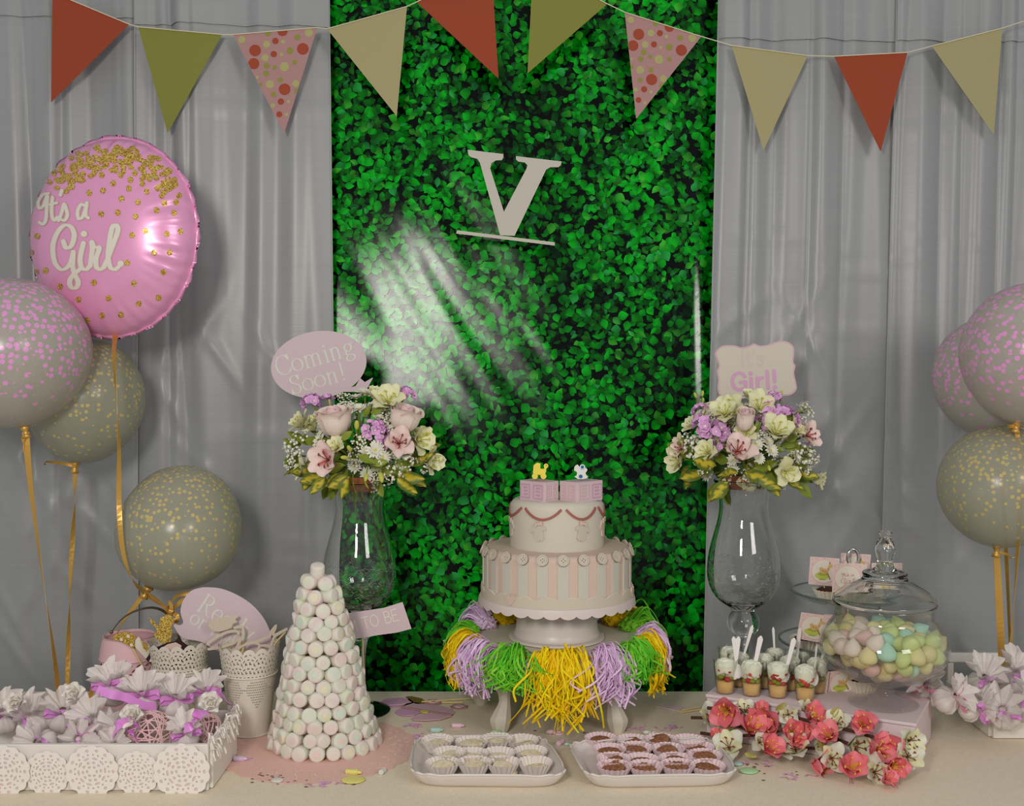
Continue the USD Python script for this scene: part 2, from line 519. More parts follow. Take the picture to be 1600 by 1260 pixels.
def back_f(x, z):
    """How far the hanging vinyl stands from the level plane: a lean, slack wrinkles along one diagonal and a curl at the right edge."""
    x, z = np.asarray(x, float), np.asarray(z, float)
    f = 0.026 * np.tanh((z - 1.45) / 0.40) - 0.16 * (z - 1.46)**2 * np.exp(-((z - 1.46) / 0.26)**2 - ((x + 0.2) / 0.3)**2)
    a = 0.55 * x - 0.83 * z
    b = 0.83 * x + 0.55 * z
    warp = 0.05 * (meshkit.noise(np.stack([x * 3, z * 3, x * 0], -1), 8) - 0.5)
    n1 = meshkit.noise(np.stack([(b + warp) * 15, a * 3.2, x * 0 + 2.5], -1), 4) - 0.5
    n2 = meshkit.noise(np.stack([(b + warp) * 34, a * 7, x * 0 + 6.5], -1), 9) - 0.5
    n3 = meshkit.noise(np.stack([x * 5, z * 4, x * 0 + 1.5], -1), 14) - 0.5
    slack = np.exp(-(((x + 0.12) / 0.30)**2) - ((z - 1.5) / 0.42)**2)
    f = f + 0.0085 * n1 * (0.25 + 0.75 * slack) + 0.0022 * n2 * slack + 0.006 * n3
    xe = P(1090, 500, BACK_Y)[0] - 0.012 * (z - 1.45)
    f = f - 0.0046 * np.exp(-((x - xe - 0.012) / 0.016)**2) * np.clip(1 - np.abs((z - 1.44) / 0.30)**3, 0, 1)
    return f


def back_n(x, z, e=1e-3):
    fx = (back_f(x + e, z) - back_f(x - e, z)) / (2 * e)
    fz = (back_f(x, z + e) - back_f(x, z - e)) / (2 * e)
    n = np.stack([fx, -np.ones_like(fx), fz], -1)
    return n / np.linalg.norm(n, axis=-1, keepdims=True)


BX0, BX1, BZ0, BZ1 = P(500, 600, BACK_Y)[0], P(1140, 600, BACK_Y)[0], 0.5, 2.30
gx, gz = np.meshgrid(np.linspace(BX0, BX1, 130), np.linspace(BZ1, BZ0, 240))
sheet = surface(np.stack([gx, BACK_Y + back_f(gx, gz), gz], -1))
mat_nodes('printed_vinyl', {
    'a': ('attribute', {'attribute': 'tint'}),
    'g': ('geometry', {}),
    'w': ('wave_texture', {'bands_direction': 'z', 'scale': 90.0, 'distortion': 1.0}),
    'b': ('bump', {'strength': 0.05, 'distance': 0.001}),
    'd': ('diffuse_bsdf', {}),
    's': ('glossy_bsdf', {'distribution': 'beckmann', 'roughness': 0.20, 'color': (1, 1, 1)}),
    'f': ('fresnel', {'IOR': 1.31}),
    'p': ('mix_closure', {})},
    [('a.color', 'd.color'), ('g.position', 'w.vector'), ('f.fac', 'p.fac'), ('d.BSDF', 'p.closure1'), ('s.BSDF', 'p.closure2')], 'p.closure')
backdrop = thing('photo_backdrop', 'glossy vinyl backdrop printed all over with small green leaves', 'backdrop', (0.0, BACK_Y, BZ0))
part(backdrop, 'vinyl_sheet', sheet, MATS['printed_vinyl'], smooth=True, colors=np.tile(lin((0, 4, 2)), (len(sheet.vertices), 1)), normals=back_n(gx.ravel(), gz.ravel()))


def leaf_print(n, seed):
    r = rng(seed)
    x, z = r.uniform(BX0, BX1, n), r.uniform(BZ0 + 0.12, BZ1, n)
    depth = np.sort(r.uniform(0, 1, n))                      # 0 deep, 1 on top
    clump = meshkit.fbm(np.stack([x * 11, z * 11, x * 0], -1), 3, 5)
    L = r.uniform(0.012, 0.0225, n) * (0.85 + 0.3 * depth)
    W = L * r.uniform(0.42, 0.95, n)
    ang = r.uniform(0, 2 * PI, n)
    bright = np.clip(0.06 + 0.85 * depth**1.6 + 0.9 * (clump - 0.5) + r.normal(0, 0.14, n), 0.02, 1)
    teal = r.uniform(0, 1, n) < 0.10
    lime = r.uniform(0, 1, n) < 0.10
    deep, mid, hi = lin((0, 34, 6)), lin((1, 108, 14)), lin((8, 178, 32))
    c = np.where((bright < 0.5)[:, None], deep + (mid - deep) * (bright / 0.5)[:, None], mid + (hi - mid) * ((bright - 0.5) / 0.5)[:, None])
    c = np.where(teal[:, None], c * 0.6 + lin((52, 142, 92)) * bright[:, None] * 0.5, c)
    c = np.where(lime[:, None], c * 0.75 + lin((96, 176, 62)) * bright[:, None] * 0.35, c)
    t = np.linspace(0, 1, 6)
    prof = np.array([0.0, 0.70, 1.0, 0.86, 0.50, 0.0])       # heart to oval
    u = np.concatenate([t, t[1:-1], t[1:-1]])                # rib, one side, the other
    v = np.concatenate([np.zeros(6), prof[1:-1], -prof[1:-1]])
    faces = []
    for side, o in ((1, 6), (-1, 10)):
        ring = [0] + [o + k for k in range(4)] + [5]
        for k in range(5):
            q = [(k, ring[k], ring[k + 1]), (k, ring[k + 1], k + 1)]
            faces += [a if side > 0 else a[::-1] for a in q]
    faces = np.array([f for f in faces if len(set(f)) == 3])
    bend = r.normal(0, 0.25, n)
    lx = (u[None] - 0.5) * L[:, None]
    ly = 0.5 * v[None] * W[:, None] + bend[:, None] * L[:, None] * ((u - 0.5)**2)[None]
    ca, sa = np.cos(ang)[:, None], np.sin(ang)[:, None]
    vx, vz = x[:, None] + lx * ca - ly * sa, z[:, None] + lx * sa + ly * ca
    vx = np.clip(vx, BX0 - 0.005, BX1 + 0.005)
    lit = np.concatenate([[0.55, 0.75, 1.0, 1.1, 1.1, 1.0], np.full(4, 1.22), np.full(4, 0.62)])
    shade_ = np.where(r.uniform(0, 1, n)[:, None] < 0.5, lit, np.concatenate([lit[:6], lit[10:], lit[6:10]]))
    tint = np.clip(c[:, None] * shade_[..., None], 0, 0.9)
    off = 0.0004 + depth * 0.0022
    y = BACK_Y + back_f(vx, vz) - off[:, None]
    k = len(u)
    F = (faces[None] + (np.arange(n) * k)[:, None, None]).reshape(-1, 3)
    pts = np.stack([vx, y, vz], -1).reshape(-1, 3)
    m = trimesh.Trimesh(pts, F, process=False)
    flip = np.median(m.face_normals[:, 1]) > 0
    if flip:
        m = trimesh.Trimesh(pts, F[:, ::-1], process=False)
    return m, tint.reshape(-1, 3), back_n(vx.ravel(), vz.ravel())


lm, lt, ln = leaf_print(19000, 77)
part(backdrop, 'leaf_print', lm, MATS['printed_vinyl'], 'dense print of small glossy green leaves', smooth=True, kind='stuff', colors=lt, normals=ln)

# ---------------------------------------------------------------- table
mat_nodes('linen', {
    'g': ('geometry', {}),
    'm1': ('mapping', {'scale': (900, 60, 900)}), 'm2': ('mapping', {'scale': (60, 900, 60)}),
    'n1': ('noise_texture', {'scale': 1.0, 'detail': 2.0}), 'n2': ('noise_texture', {'scale': 1.0, 'detail': 2.0}),
    'a': ('math', {'math_type': 'add'}),
    'r': ('map_range', {'from_min': 0.6, 'from_max': 1.4}),
    'c': ('mix_color', {'a': col(198, 185, 162), 'b': col(220, 207, 186)}),
    'b': ('bump', {'strength': 0.15, 'distance': 0.001}),
    'p': ('principled_bsdf', {'roughness': 0.85, 'specular_ior_level': 0.2})},
    [('g.position', 'm1.vector'), ('g.position', 'm2.vector'), ('m1.vector', 'n1.vector'), ('m2.vector', 'n2.vector'), ('n1.fac', 'a.value1'), ('n2.fac', 'a.value2'), ('a.value', 'r.value'), ('r.result', 'c.fac'), ('c.result', 'p.base_color'), ('a.value', 'b.height'), ('b.normal', 'p.normal')], 'p.BSDF')
TX, TY0, TY1 = 1.22, 1.42, float(T(800, 1080)[1])
table = thing('table', 'long trestle table hidden under the beige linen cloth', 'table', (0, (TY0 + TY1) / 2, 0))
M_WOOD = mat('table_wood', col(140, 112, 84), 0.6)
part(table, 'tabletop', box((0, (TY0 + TY1) / 2, TABLE - 0.018), (2 * TX - 0.02, TY1 - TY0 - 0.02, 0.028)), M_WOOD, smooth=False)
for sx in (-1, 1):
    for yy in (TY0 + 0.07, TY1 - 0.07):
        part(table, 'leg', box((sx * (TX - 0.1), yy, (TABLE - 0.032) / 2), (0.05, 0.05, TABLE - 0.032)), M_WOOD, smooth=False)
# the cloth: over the top, rounded at the edges, hanging down front and back
sect = [(TY1 + 0.012, 0.25), (TY1 + 0.010, TABLE - 0.02), (TY1 + 0.006, TABLE - 0.004), (TY1 - 0.004, TABLE)] + [(y, TABLE) for y in np.linspace(TY1 - 0.03, TY0 + 0.03, 16)] + [(TY0 + 0.004, TABLE), (TY0 - 0.006, TABLE - 0.004), (TY0 - 0.010, TABLE - 0.02), (TY0 - 0.012, 0.15)]
xs = np.linspace(-TX, TX, 60)
cl = np.array([[(x, y, z) for x in xs] for y, z in sect])
single('tablecloth', 'beige linen tablecloth covering the whole dessert table', 'tablecloth', surface(cl), MATS['linen'], smooth=40, loc=(0, 1.9, TABLE))

# ---------------------------------------------------------------- bunting
M_STRING = mat('bunting_string', col(200, 190, 160), 0.7)
PENNANT = {'coral': mat('card_coral', col(142, 62, 38), 0.75, 0.25), 'olive': mat('card_olive', col(120, 121, 54), 0.75, 0.25), 'cream': mat('card_cream', col(154, 146, 106), 0.75, 0.25), 'pink': mat('card_pink', col(160, 122, 120), 0.75, 0.25)}
DOTS = {'coral': mat('dot_coral', col(146, 66, 44), 0.75, 0.25), 'yellow': mat('dot_yellow', col(158, 152, 102), 0.75, 0.25), 'green': mat('dot_green', col(130, 130, 60), 0.75, 0.25)}
FLAGS = [('coral', (82, -12), (202, 38), (80, 160)), ('olive', (216, 42), (347, 54), (262, 208)), ('pink', (364, 54), (496, 43), (444, 209)), ('cream', (511, 45), (636, 10), (620, 182)), ('coral', (651, 3), (768, -52), (779, 123)), ('olive', (833, -54), (949, 6), (824, 115)), ('pink', (976, 19), (1096, 57), (994, 186)), ('cream', (1143, 71), (1262, 87), (1193, 235)), ('coral', (1303, 88), (1418, 82), (1376, 237)), ('cream', (1456, 72), (1566, 44), (1553, 211))]
NAMES = ['coral pennant at the left end of the string', 'olive green pennant left of the dotted one', 'pink pennant with coral and green dots on the left', 'cream pennant at the left edge of the leafy backdrop', 'coral pennant over the white letter', 'olive pennant beside the coral one at the top', 'pink pennant with coral and green dots on the right', 'cream pennant right of the leafy backdrop', 'coral pennant right of the cream one', 'pale yellow pennant at the right end of the string']
DOT_LIST = [('coral', 966, 191, 22), ('coral', 961, 241, 21), ('coral', 1147, 185, 22), ('coral', 1078, 338, 22), ('coral', 1070, 118, 19), ('coral', 1043, 155, 12), ('coral', 1037, 205, 12), ('coral', 1064, 385, 12), ('coral', 1058, 433, 11), ('yellow', 1010, 168, 14), ('yellow', 1004, 219, 14), ('yellow', 1077, 253, 18), ('yellow', 1022, 320, 16), ('yellow', 1120, 317, 14), ('yellow', 1170, 124, 16), ('yellow', 916, 150, 14), ('green', 1098, 192, 13), ('green', 1010, 249, 11), ('green', 1126, 141, 11), ('green', 1116, 236, 9), ('green', 1008, 278, 11), ('green', 1040, 255, 8), ('green', 1062, 303, 10), ('green', 1036, 357, 10), ('green', 1014, 126, 11), ('green', 985, 322, 8), ('green', 1124, 345, 10), ('yellow', 1072, 158, 8), ('yellow', 1066, 207, 7), ('yellow', 1093, 385, 7), ('yellow', 1086, 434, 7), ('yellow', 975, 293, 6), ('yellow', 1033, 400, 9)]
FLAG_Y = 2.385
bunting = thing('bunting', 'string of card pennants hung in swags across the curtains', 'bunting', P(800, 60, FLAG_Y))
pts = [(-60, -70), (20, -38)]
for kind, a, b, c in FLAGS:
    pts += [a, b]
pts += [(1640, 20), (1700, -10)]
pts.insert(2 + 2 * 5, (800, -62))
sp = P(*np.array(pts, float).T, FLAG_Y - 0.002)
part(bunting, 'string', tube(sp, 0.0011, 6), M_STRING)
ref = np.array([FLAGS[2][1], FLAGS[2][2], FLAGS[2][3]], float)
for i, (kind, a, b, c) in enumerate(FLAGS):
    dst = np.array([a, b, c], float)
    fl = part(bunting, 'pennant', board(Polygon(dst), FLAG_Y, 0.0012), PENNANT[kind], NAMES[i], smooth=False)
    if kind == 'pink':
        A = np.linalg.lstsq(np.hstack([ref, np.ones((3, 1))]), dst, rcond=None)[0]
        for cname in DOTS:
            shapes = []
            for kd, x, y, rr in DOT_LIST:
                if kd == cname:
                    q = np.array(Point(x / 2.424, y / 2.424).buffer(rr / 2.424, quad_segs=6).exterior.coords)
                    shapes.append(Polygon(np.hstack([q, np.ones((len(q), 1))]) @ A).intersection(Polygon(dst).buffer(-0.8)))
            part(fl, f'{cname}_dots', board(unary_union(shapes), FLAG_Y - 0.0005, 0.0004), DOTS[cname], f'printed {cname} dots', smooth=False, kind='stuff')

# ---------------------------------------------------------------- the white letter
M_WHITE_WOOD = mat('white_painted_wood', col(180, 173, 160), 0.55, 0.35)
vp = np.array([(272, 702), (440, 722), (439, 740), (432, 751), (405, 752), (384, 765), (378, 790), (442, 993), (548, 790), (552, 775), (540, 762), (510, 758), (499, 748), (498, 732), (713, 757), (709, 774), (698, 784), (660, 784), (640, 796), (492, 1106), (424, 1103), (330, 765), (318, 745), (290, 738), (276, 728)], float)
bar = np.array([(224, 1080), (680, 1136), (681, 1152), (217, 1095)], float)
V_Y = 2.405
letter = thing('letter_sign', 'white wooden serif capital V with a bar under it on the leafy backdrop', 'letter', P(800, 310, V_Y))
part(letter, 'letter_body', board(Polygon(vp / 3 + [640, 0]), V_Y, 0.016), M_WHITE_WOOD, smooth=False)
part(letter, 'base_bar', board(Polygon(bar / 3 + [640, 0]), V_Y - 0.004, 0.022), M_WHITE_WOOD, smooth=False)
for hx in (775, 815):
    part(letter, 'wall_hook', tube([P(hx, 300, V_Y + 0.012), P(hx, 300, BACK_Y + 0.005)], 0.004), M_WHITE_WOOD)

# ---------------------------------------------------------------- balloons
M_GOLD = mat('gold_ribbon', col(196, 152, 72), 0.32, 0.6, metallic=0.45)


def balloon_mat(name, body, dot, scale, r, lo, hi, ring, clear=0.26):
    """Translucent latex with printed dots that thin out towards the neck (object z from lo to hi)."""
    return mat_nodes(name, {
        'tc': ('texture_coordinate', {}),
        'v': ('voronoi_texture', {'scale': scale, 'randomness': 0.75}),
        'sep': ('separate_xyz', {}),
        'dens': ('map_range', {'from_min': lo, 'from_max': hi, 'to_min': 0.03, 'to_max': 0.95, 'clamp': True}),
        'rnd': ('separate_color', {}),
        'keep': ('math', {'math_type': 'less_than'}),
        'near': ('math', {'math_type': 'less_than', 'value2': r}),
        'dot': ('math', {'math_type': 'multiply'}),
        'c': ('mix_color', {'a': body, 'b': dot}),
        'op': ('map_range', {'from_min': 0.0, 'from_max': 1.0, 'to_min': 1 - clear, 'to_max': 0.97}),
        'p': ('principled_bsdf', {'roughness': 0.24, 'specular_ior_level': 0.45}),
        't': ('transparent_bsdf', {'color': (0.95, 0.94, 0.90)}),
        'm': ('mix_closure', {})},
        [('tc.object', 'v.vector'), ('tc.object', 'sep.vector'), ('sep.z', 'dens.value'), ('v.color', 'rnd.color'), ('rnd.r', 'keep.value1'), ('dens.result', 'keep.value2'), ('v.distance', 'near.value1'), ('keep.value', 'dot.value1'), ('near.value', 'dot.value2'), ('dot.value', 'c.fac'), ('c.result', 'p.base_color'), ('dot.value', 'op.value'), ('op.result', 'm.fac'), ('t.BSDF', 'm.closure1'), ('p.BSDF', 'm.closure2')], 'm.closure')


def latex_balloon(label, cx, cy, rx, ry, y, material, knot_px, ribbons, lump=0.0, group=None):
    c = P(cx, cy, y)
    k = y / FOCAL
    R, H = rx * k, ry * k
    kn = P(*knot_px, y)
    t = thing('balloon', label, 'balloon', c, group)
    th = np.linspace(0, PI, 40)
    prof = []
    for a in th[::-1]:
        z = math.cos(a)
        r = math.sin(a)
        if z < 0:
            r = r * (1 - 0.06 * (-z)**2)
        prof.append((max(R * r, 1e-4), H * z))
    m = lathe(prof, 64)
    if lump:
        v = m.vertices
        m.vertices = v * (1 + lump * (meshkit.noise(v / R * 1.1 + 4, 3) - 0.5))[:, None]
    # lean the body so that its neck points at the knot
    d = kn - c
    ang = math.atan2(d[0], -d[2])
    m.apply_transform(trimesh.transformations.rotation_matrix(-ang, [0, 1, 0]))
    b = part(t, 'balloon_skin', m, material, smooth=True, local=True)
    d = d / np.linalg.norm(d)
    neck = [kn - d * 0.012, kn - d * 0.004, kn, kn + d * 0.004, kn + d * 0.010]
    part(t, 'knot', tube(neck, np.array([0.010, 0.006, 0.0045, 0.006, 0.009]), 12), M_GOLD, 'gold ribbon wound round the neck', smooth=True)
    for rb in ribbons:
        w = rb.get('w', 0.008)
        pth = np.array([P(a[0], a[1], a[2] if len(a) > 2 else y) for a in rb['px']])
        part(t, 'ribbon', strap(spline(pth, 8), w, 0.0006, rb.get('side', (1, 0.25, 0)), rb.get('twist', 0.3)), M_GOLD, smooth=False)
    return t


GREY_BODY, PINK_DOT, GOLD_DOT = col(176, 172, 160), col(210, 142, 192), col(180, 162, 104)
BM_PINK = balloon_mat('latex_pink_dots', GREY_BODY, PINK_DOT, 92.0, 0.42, -0.11, 0.02, 0, 0.36)
BM_PINK2 = balloon_mat('latex_pink_dots_small', GREY_BODY, PINK_DOT, 98.0, 0.42, -0.09, 0.02, 0, 0.36)
BM_GOLD = balloon_mat('latex_gold_dots', col(158, 157, 138), GOLD_DOT, 104.0, 0.36, -0.12, 0.06, 0, 0.40)

latex_balloon('clear balloon with pink dots at the left edge, overlapping the foil balloon', 14, 552, 124, 117, 2.10, BM_PINK, (40, 676), [dict(px=[(40, 676), (48, 760), (66, 900), (84, 1020), (97, 1130, 2.16)], w=0.012, twist=0.4), dict(px=[(40, 680), (36, 690), (38, 706)], w=0.011)], group=None)
latex_balloon('clear balloon with gold dots half behind the pink dotted balloon on the left', 134, 627, 89, 98, 2.26, BM_GOLD, (117, 731), [dict(px=[(117, 731), (116, 800), (110, 900), (107, 1000), (104, 1130, 2.24)], w=0.009, twist=1.2), dict(px=[(117, 728), (95, 724), (72, 722), (70, 727)], w=0.007, side=(0, 0, 1))])
latex_balloon('clear balloon with gold dots, lowest on the left, above the pink bucket', 280, 830, 95, 100, 2.16, BM_GOLD, (228, 927), [dict(px=[(226, 926), (212, 946), (192, 972), (172, 1010), (150, 1060), (138, 1100)], w=0.009, twist=0.5), dict(px=[(226, 926), (240, 938), (262, 952), (266, 958)], w=0.009, side=(0, 0, 1)), dict(px=[(300, 926), (276, 932), (268, 945), (266, 958)], w=0.008, side=(0, 0, 1))], lump=0.10)
latex_balloon('clear balloon with pink dots at the right edge, larger of the two there', 1612, 553, 107, 111, 2.08, BM_PINK, (1588, 668), [dict(px=[(1588, 668), (1596, 740), (1590, 860), (1583, 960), (1577, 1040, 2.14)], w=0.009, twist=0.5), dict(px=[(1588, 666), (1576, 667), (1600, 668)], w=0.007, side=(0, 0, 1))])
latex_balloon('clear balloon with pink dots on the right, behind the larger pink dotted one', 1548, 590, 88, 94, 2.24, BM_PINK2, (1560, 688), [dict(px=[(1560, 688), (1566, 760), (1574, 900), (1580, 1060, 2.26)], w=0.008)])
latex_balloon('clear balloon with gold dots hanging lowest on the right', 1564, 761, 96, 96, 2.14, BM_GOLD, (1557, 862), [dict(px=[(1557, 862), (1560, 920), (1563, 980), (1566, 1040)], w=0.013, twist=0.15), dict(px=[(1557, 862), (1572, 866), (1582, 872), (1592, 862)], w=0.005, side=(0, 0, 1))])

# the foil balloon: a pillow of two discs, wrinkled towards its seam, with lettering and gold dots printed on the front
FC, FR = P(177, 371, 2.20), 0.1745
FD = 0.082


def foil_z(x, y):
    """Height of the front of the pillow over its seam plane; x, y in its own plane (y up)."""
    y = y / 1.075
    r = np.sqrt(x * x + y * y) / FR
    a = np.arctan2(y, x)
    base = np.maximum(1 - r**2.4, 0)**0.62 * FD
    w = meshkit.noise(np.stack([np.cos(a) * 7 + 9, np.sin(a) * 7 + 9, a * 0], -1), 2)
    wr = (np.sin(a * 30 + 5 * w) * 0.5 + np.sin(a * 47 + 3) * 0.3 + w - 0.5)
    sidew = 0.35 + 0.65 * np.clip(0.6 * np.cos(a - 0.15) + 0.55 * np.sin(a) + 0.25, 0, 1)
    return base + 0.0060 * wr * np.clip((r - 0.62) / 0.34, 0, 1)**1.5 * sidew * np.clip((1.02 - r) / 0.08, 0, 1)


yaw, tilt, rollf = math.radians(-14), math.radians(2), math.radians(-3)
fn = np.array([math.sin(yaw), -math.cos(yaw), 0.04])
fn /= np.linalg.norm(fn)
fa = np.cross([0, 0, 1.0], fn)
fa = -fa / np.linalg.norm(fa)
fa = fa * (1 if fa[0] > 0 else -1)
fb = np.cross(fn, fa)
fb = fb * (1 if fb[2] > 0 else -1)


def foil(x, y, h, back=False):
    return FC + np.asarray(x)[..., None] * fa + np.asarray(y)[..., None] * fb + np.asarray(h)[..., None] * fn * (-1 if back else 1)


def foil_uv(px, py):
    """Where the sight line through a pixel meets the front of the pillow."""
    px, py = np.asarray(px, float), np.asarray(py, float)
    h = np.full(px.shape, FD * 0.8)
    for _ in range(12):
        d = ray(px, py)
        s = ((FC - CAM) @ fn + h) / (d @ fn)
        q = CAM + d * s[..., None] - FC
        x, y = q @ fa, q @ fb
        h = 0.5 * h + 0.5 * foil_z(x, y)
    return x, y


rr = np.concatenate([np.linspace(0.001, 0.55, 10), np.linspace(0.6, 1.0, 18)])
aa = np.arange(200) / 200 * 2 * PI
X, Y = rr[:, None] * np.cos(aa) * FR, rr[:, None] * np.sin(aa) * FR * 1.075
M_FOIL = mat('pink_foil', col(220, 150, 188), 0.30, 0.55, metallic=0.20, coat_weight=0.35, coat_roughness=0.12)
M_FOIL_GOLD = mat_nodes('gold_glitter', {'tc': ('texture_coordinate', {}), 'v': ('voronoi_texture', {'scale': 700.0}), 'r': ('rgb_ramp', {'ramp': [(0, col(120, 84, 24)), (0.5, col(186, 146, 48)), (1, col(226, 204, 120))]}), 's': ('separate_color', {}), 'p': ('principled_bsdf', {'roughness': 0.35, 'metallic': 0.3, 'specular_ior_level': 0.5})}, [('tc.object', 'v.vector'), ('v.color', 's.color'), ('s.r', 'r.fac'), ('r.color', 'p.base_color')], 'p.BSDF')
M_FOIL_LETTER = mat('foil_lettering', col(206, 200, 186), 0.4)
M_FOIL_LINE = mat('foil_letter_outline', col(190, 160, 150), 0.45)
fb_t = thing('foil_balloon', 'round pink foil balloon printed with a script greeting and gold dots', 'balloon', FC)
n_a = len(aa)
front = trimesh.Trimesh(foil(X, Y, foil_z(X, Y)).reshape(-1, 3), grid_faces(len(rr), n_a, True), process=False)
rear = trimesh.Trimesh(foil(X, Y, foil_z(X, Y), True).reshape(-1, 3), grid_faces(len(rr), n_a, True)[:, ::-1], process=False)
part(fb_t, 'front_panel', front, M_FOIL, smooth=True)
part(fb_t, 'back_panel', rear, M_FOIL, smooth=True)
rim_w = 0.006 + 0.004 * (meshkit.noise(np.stack([np.cos(aa) * 6, np.sin(aa) * 6, aa * 0], -1), 5) - 0.3)
seam = np.stack([foil(np.cos(aa) * FR * 0.995, np.sin(aa) * FR * 1.07, 0.0006 + 0 * aa), foil(np.cos(aa) * (FR + rim_w), np.sin(aa) * (FR * 1.075 + rim_w), 0.003 * np.sin(aa * 31)), foil(np.cos(aa) * FR * 0.995, np.sin(aa) * FR * 1.07, -0.0006 + 0 * aa)], 0)
part(fb_t, 'seam_flange', trimesh.Trimesh(seam.reshape(-1, 3), grid_faces(3, n_a, True), process=False), M_FOIL, smooth=True)


def foil_print(poly_px, lift):
    """A flat print given in pixels, laid on the front of the foil."""
    v, f = flat(poly_px)
    m = trimesh.Trimesh(np.hstack([v, np.zeros((len(v), 1))]), f, process=False)
    m = m.subdivide_to_size(9.0, max_iter=8)
    x, y = foil_uv(m.vertices[:, 0], m.vertices[:, 1])
    m = trimesh.Trimesh(foil(x, y, foil_z(x, y) + lift), m.faces, process=False)
    if np.median(m.face_normals @ fn) < 0:
        m.invert()
    return m


def script_px(strokes, thin, thick):
    g = pen([np.asarray(s, float) for s in strokes], thin, thick)
    return affinity.affine_transform(g, [1 / 3.315, 0, 0, 1 / 3.315, 0, 180])


words_px = [script_px(SCRIPT_ITS + SCRIPT_A, 11, 18), script_px(SCRIPT_GIRL + [[(627, 770)]], 13, 26)]
part(fb_t, 'lettering_outline', foil_print(unary_union(words_px).buffer(1.2).simplify(0.25), 0.0008), M_FOIL_LINE, smooth=True, kind='stuff')
part(fb_t, 'lettering', foil_print(unary_union(words_px).simplify(0.2), 0.0014), M_FOIL_LETTER, "cream script lettering that reads It's a Girl", smooth=True, kind='stuff')
FDOTS = [(525, 512), (612, 505), (703, 525), (813, 493), (903, 507), (686, 622), (754, 600), (866, 616), (937, 603), (1000, 663), (800, 713), (881, 712), (848, 814), (695, 873), (720, 978), (823, 947), (564, 949), (487, 868), (628, 1035), (530, 1040), (407, 956), (312, 889), (237, 806), (186, 815), (193, 628), (140, 637), (149, 527), (161, 714), (175, 453), (373, 370), (463, 403), (534, 390), (587, 353), (631, 433), (716, 451), (669, 380), (762, 396), (818, 378), (854, 457), (914, 451), (930, 417), (853, 400), (885, 376), (911, 360), (430, 305), (488, 273), (335, 317), (316, 287), (279, 299), (250, 292), (232, 332), (376, 275), (528, 310), (627, 310), (677, 335), (738, 355), (553, 255), (600, 285), (640, 270), (700, 300), (745, 290), (800, 300), (820, 270), (860, 300), (775, 330), (420, 262), (460, 235), (515, 228), (590, 232), (655, 235), (988, 480), (962, 396), (905, 335), (660, 765), (452, 1065), (143, 462), (190, 378), (176, 372)]
dots = [ellipse(x / 3.315, 180 + y / 3.315, 4.5, 4.9, 0, 14) for x, y in FDOTS]
r = rng(5)
for k in range(170):
    a = r.uniform(math.radians(38), math.radians(142))
    q = r.uniform(0.80, 0.985) if k % 3 else r.uniform(0.70, 0.9)
    dots.append(ellipse(177 + 136 * q * math.cos(a), 371 - 147 * q * math.sin(a), 4.6, 3.8, 0, 10))
fx0, fy0 = foil_uv(*np.array([[g.centroid.x, g.centroid.y] for g in dots]).T)
ok = np.hypot(fx0 / FR, fy0 / FR / 1.075) < 0.965
part(fb_t, 'gold_dots', foil_print(unary_union([g for g, o in zip(dots, ok) if o]), 0.0011), M_FOIL_GOLD, 'glittering gold dots, crowded towards the top', smooth=True, kind='stuff')
tail = board(Polygon([(158, 516), (202, 512), (192, 527), (182, 531), (176, 530), (166, 522)]), 2.20, 0.004)
part(fb_t, 'filling_tail', tail, M_FOIL, smooth=False)
part(fb_t, 'ribbon', strap(spline([P(a, b, c) for a, b, c in [(180, 524, 2.19), (178, 560, 2.12), (183, 640, 2.11), (186, 700, 2.11), (186, 790, 2.05), (192, 860, 2.05), (206, 905, 2.06), (226, 926, 2.12)]], 10), 0.009, 0.0006, (1, 0.2, 0), 0.8), M_GOLD, 'gold ribbon that hangs from the tail', smooth=False)

# ---------------------------------------------------------------- the cake, its stand and the stool under them
CX, CY = float(P(870, 945, 2.13)[0]), 2.13
M_PORCELAIN = mat('white_porcelain', col(196, 188, 182), 0.28, 0.5)
M_BOARD = mat('cake_board_white', col(196, 182, 176), 0.45, 0.4)
M_GREYWARE = mat('stand_grey_white', col(196, 188, 180), 0.35, 0.5)
M_STOOL = mat('stool_white_paint', col(192, 184, 168), 0.5, 0.4)
M_ICE = mat('fondant_cream', col(190, 178, 160), 0.6, 0.3, subsurface_weight=0.15, subsurface_radius=(0.8, 0.5, 0.3))
M_ICE2 = mat('fondant_ivory', col(191, 184, 168), 0.6, 0.3, subsurface_weight=0.15, subsurface_radius=(0.8, 0.5, 0.3))
M_ICE_PINK = mat('fondant_blush', col(192, 170, 154), 0.6, 0.3)
M_ICE_ROSE = mat('fondant_rose', col(196, 172, 176), 0.6, 0.3)
M_MAUVE = mat('fondant_mauve_print', col(186, 146, 168), 0.6, 0.3)
M_SWAG = mat('swag_brown', col(150, 92, 82), 0.5, 0.3)

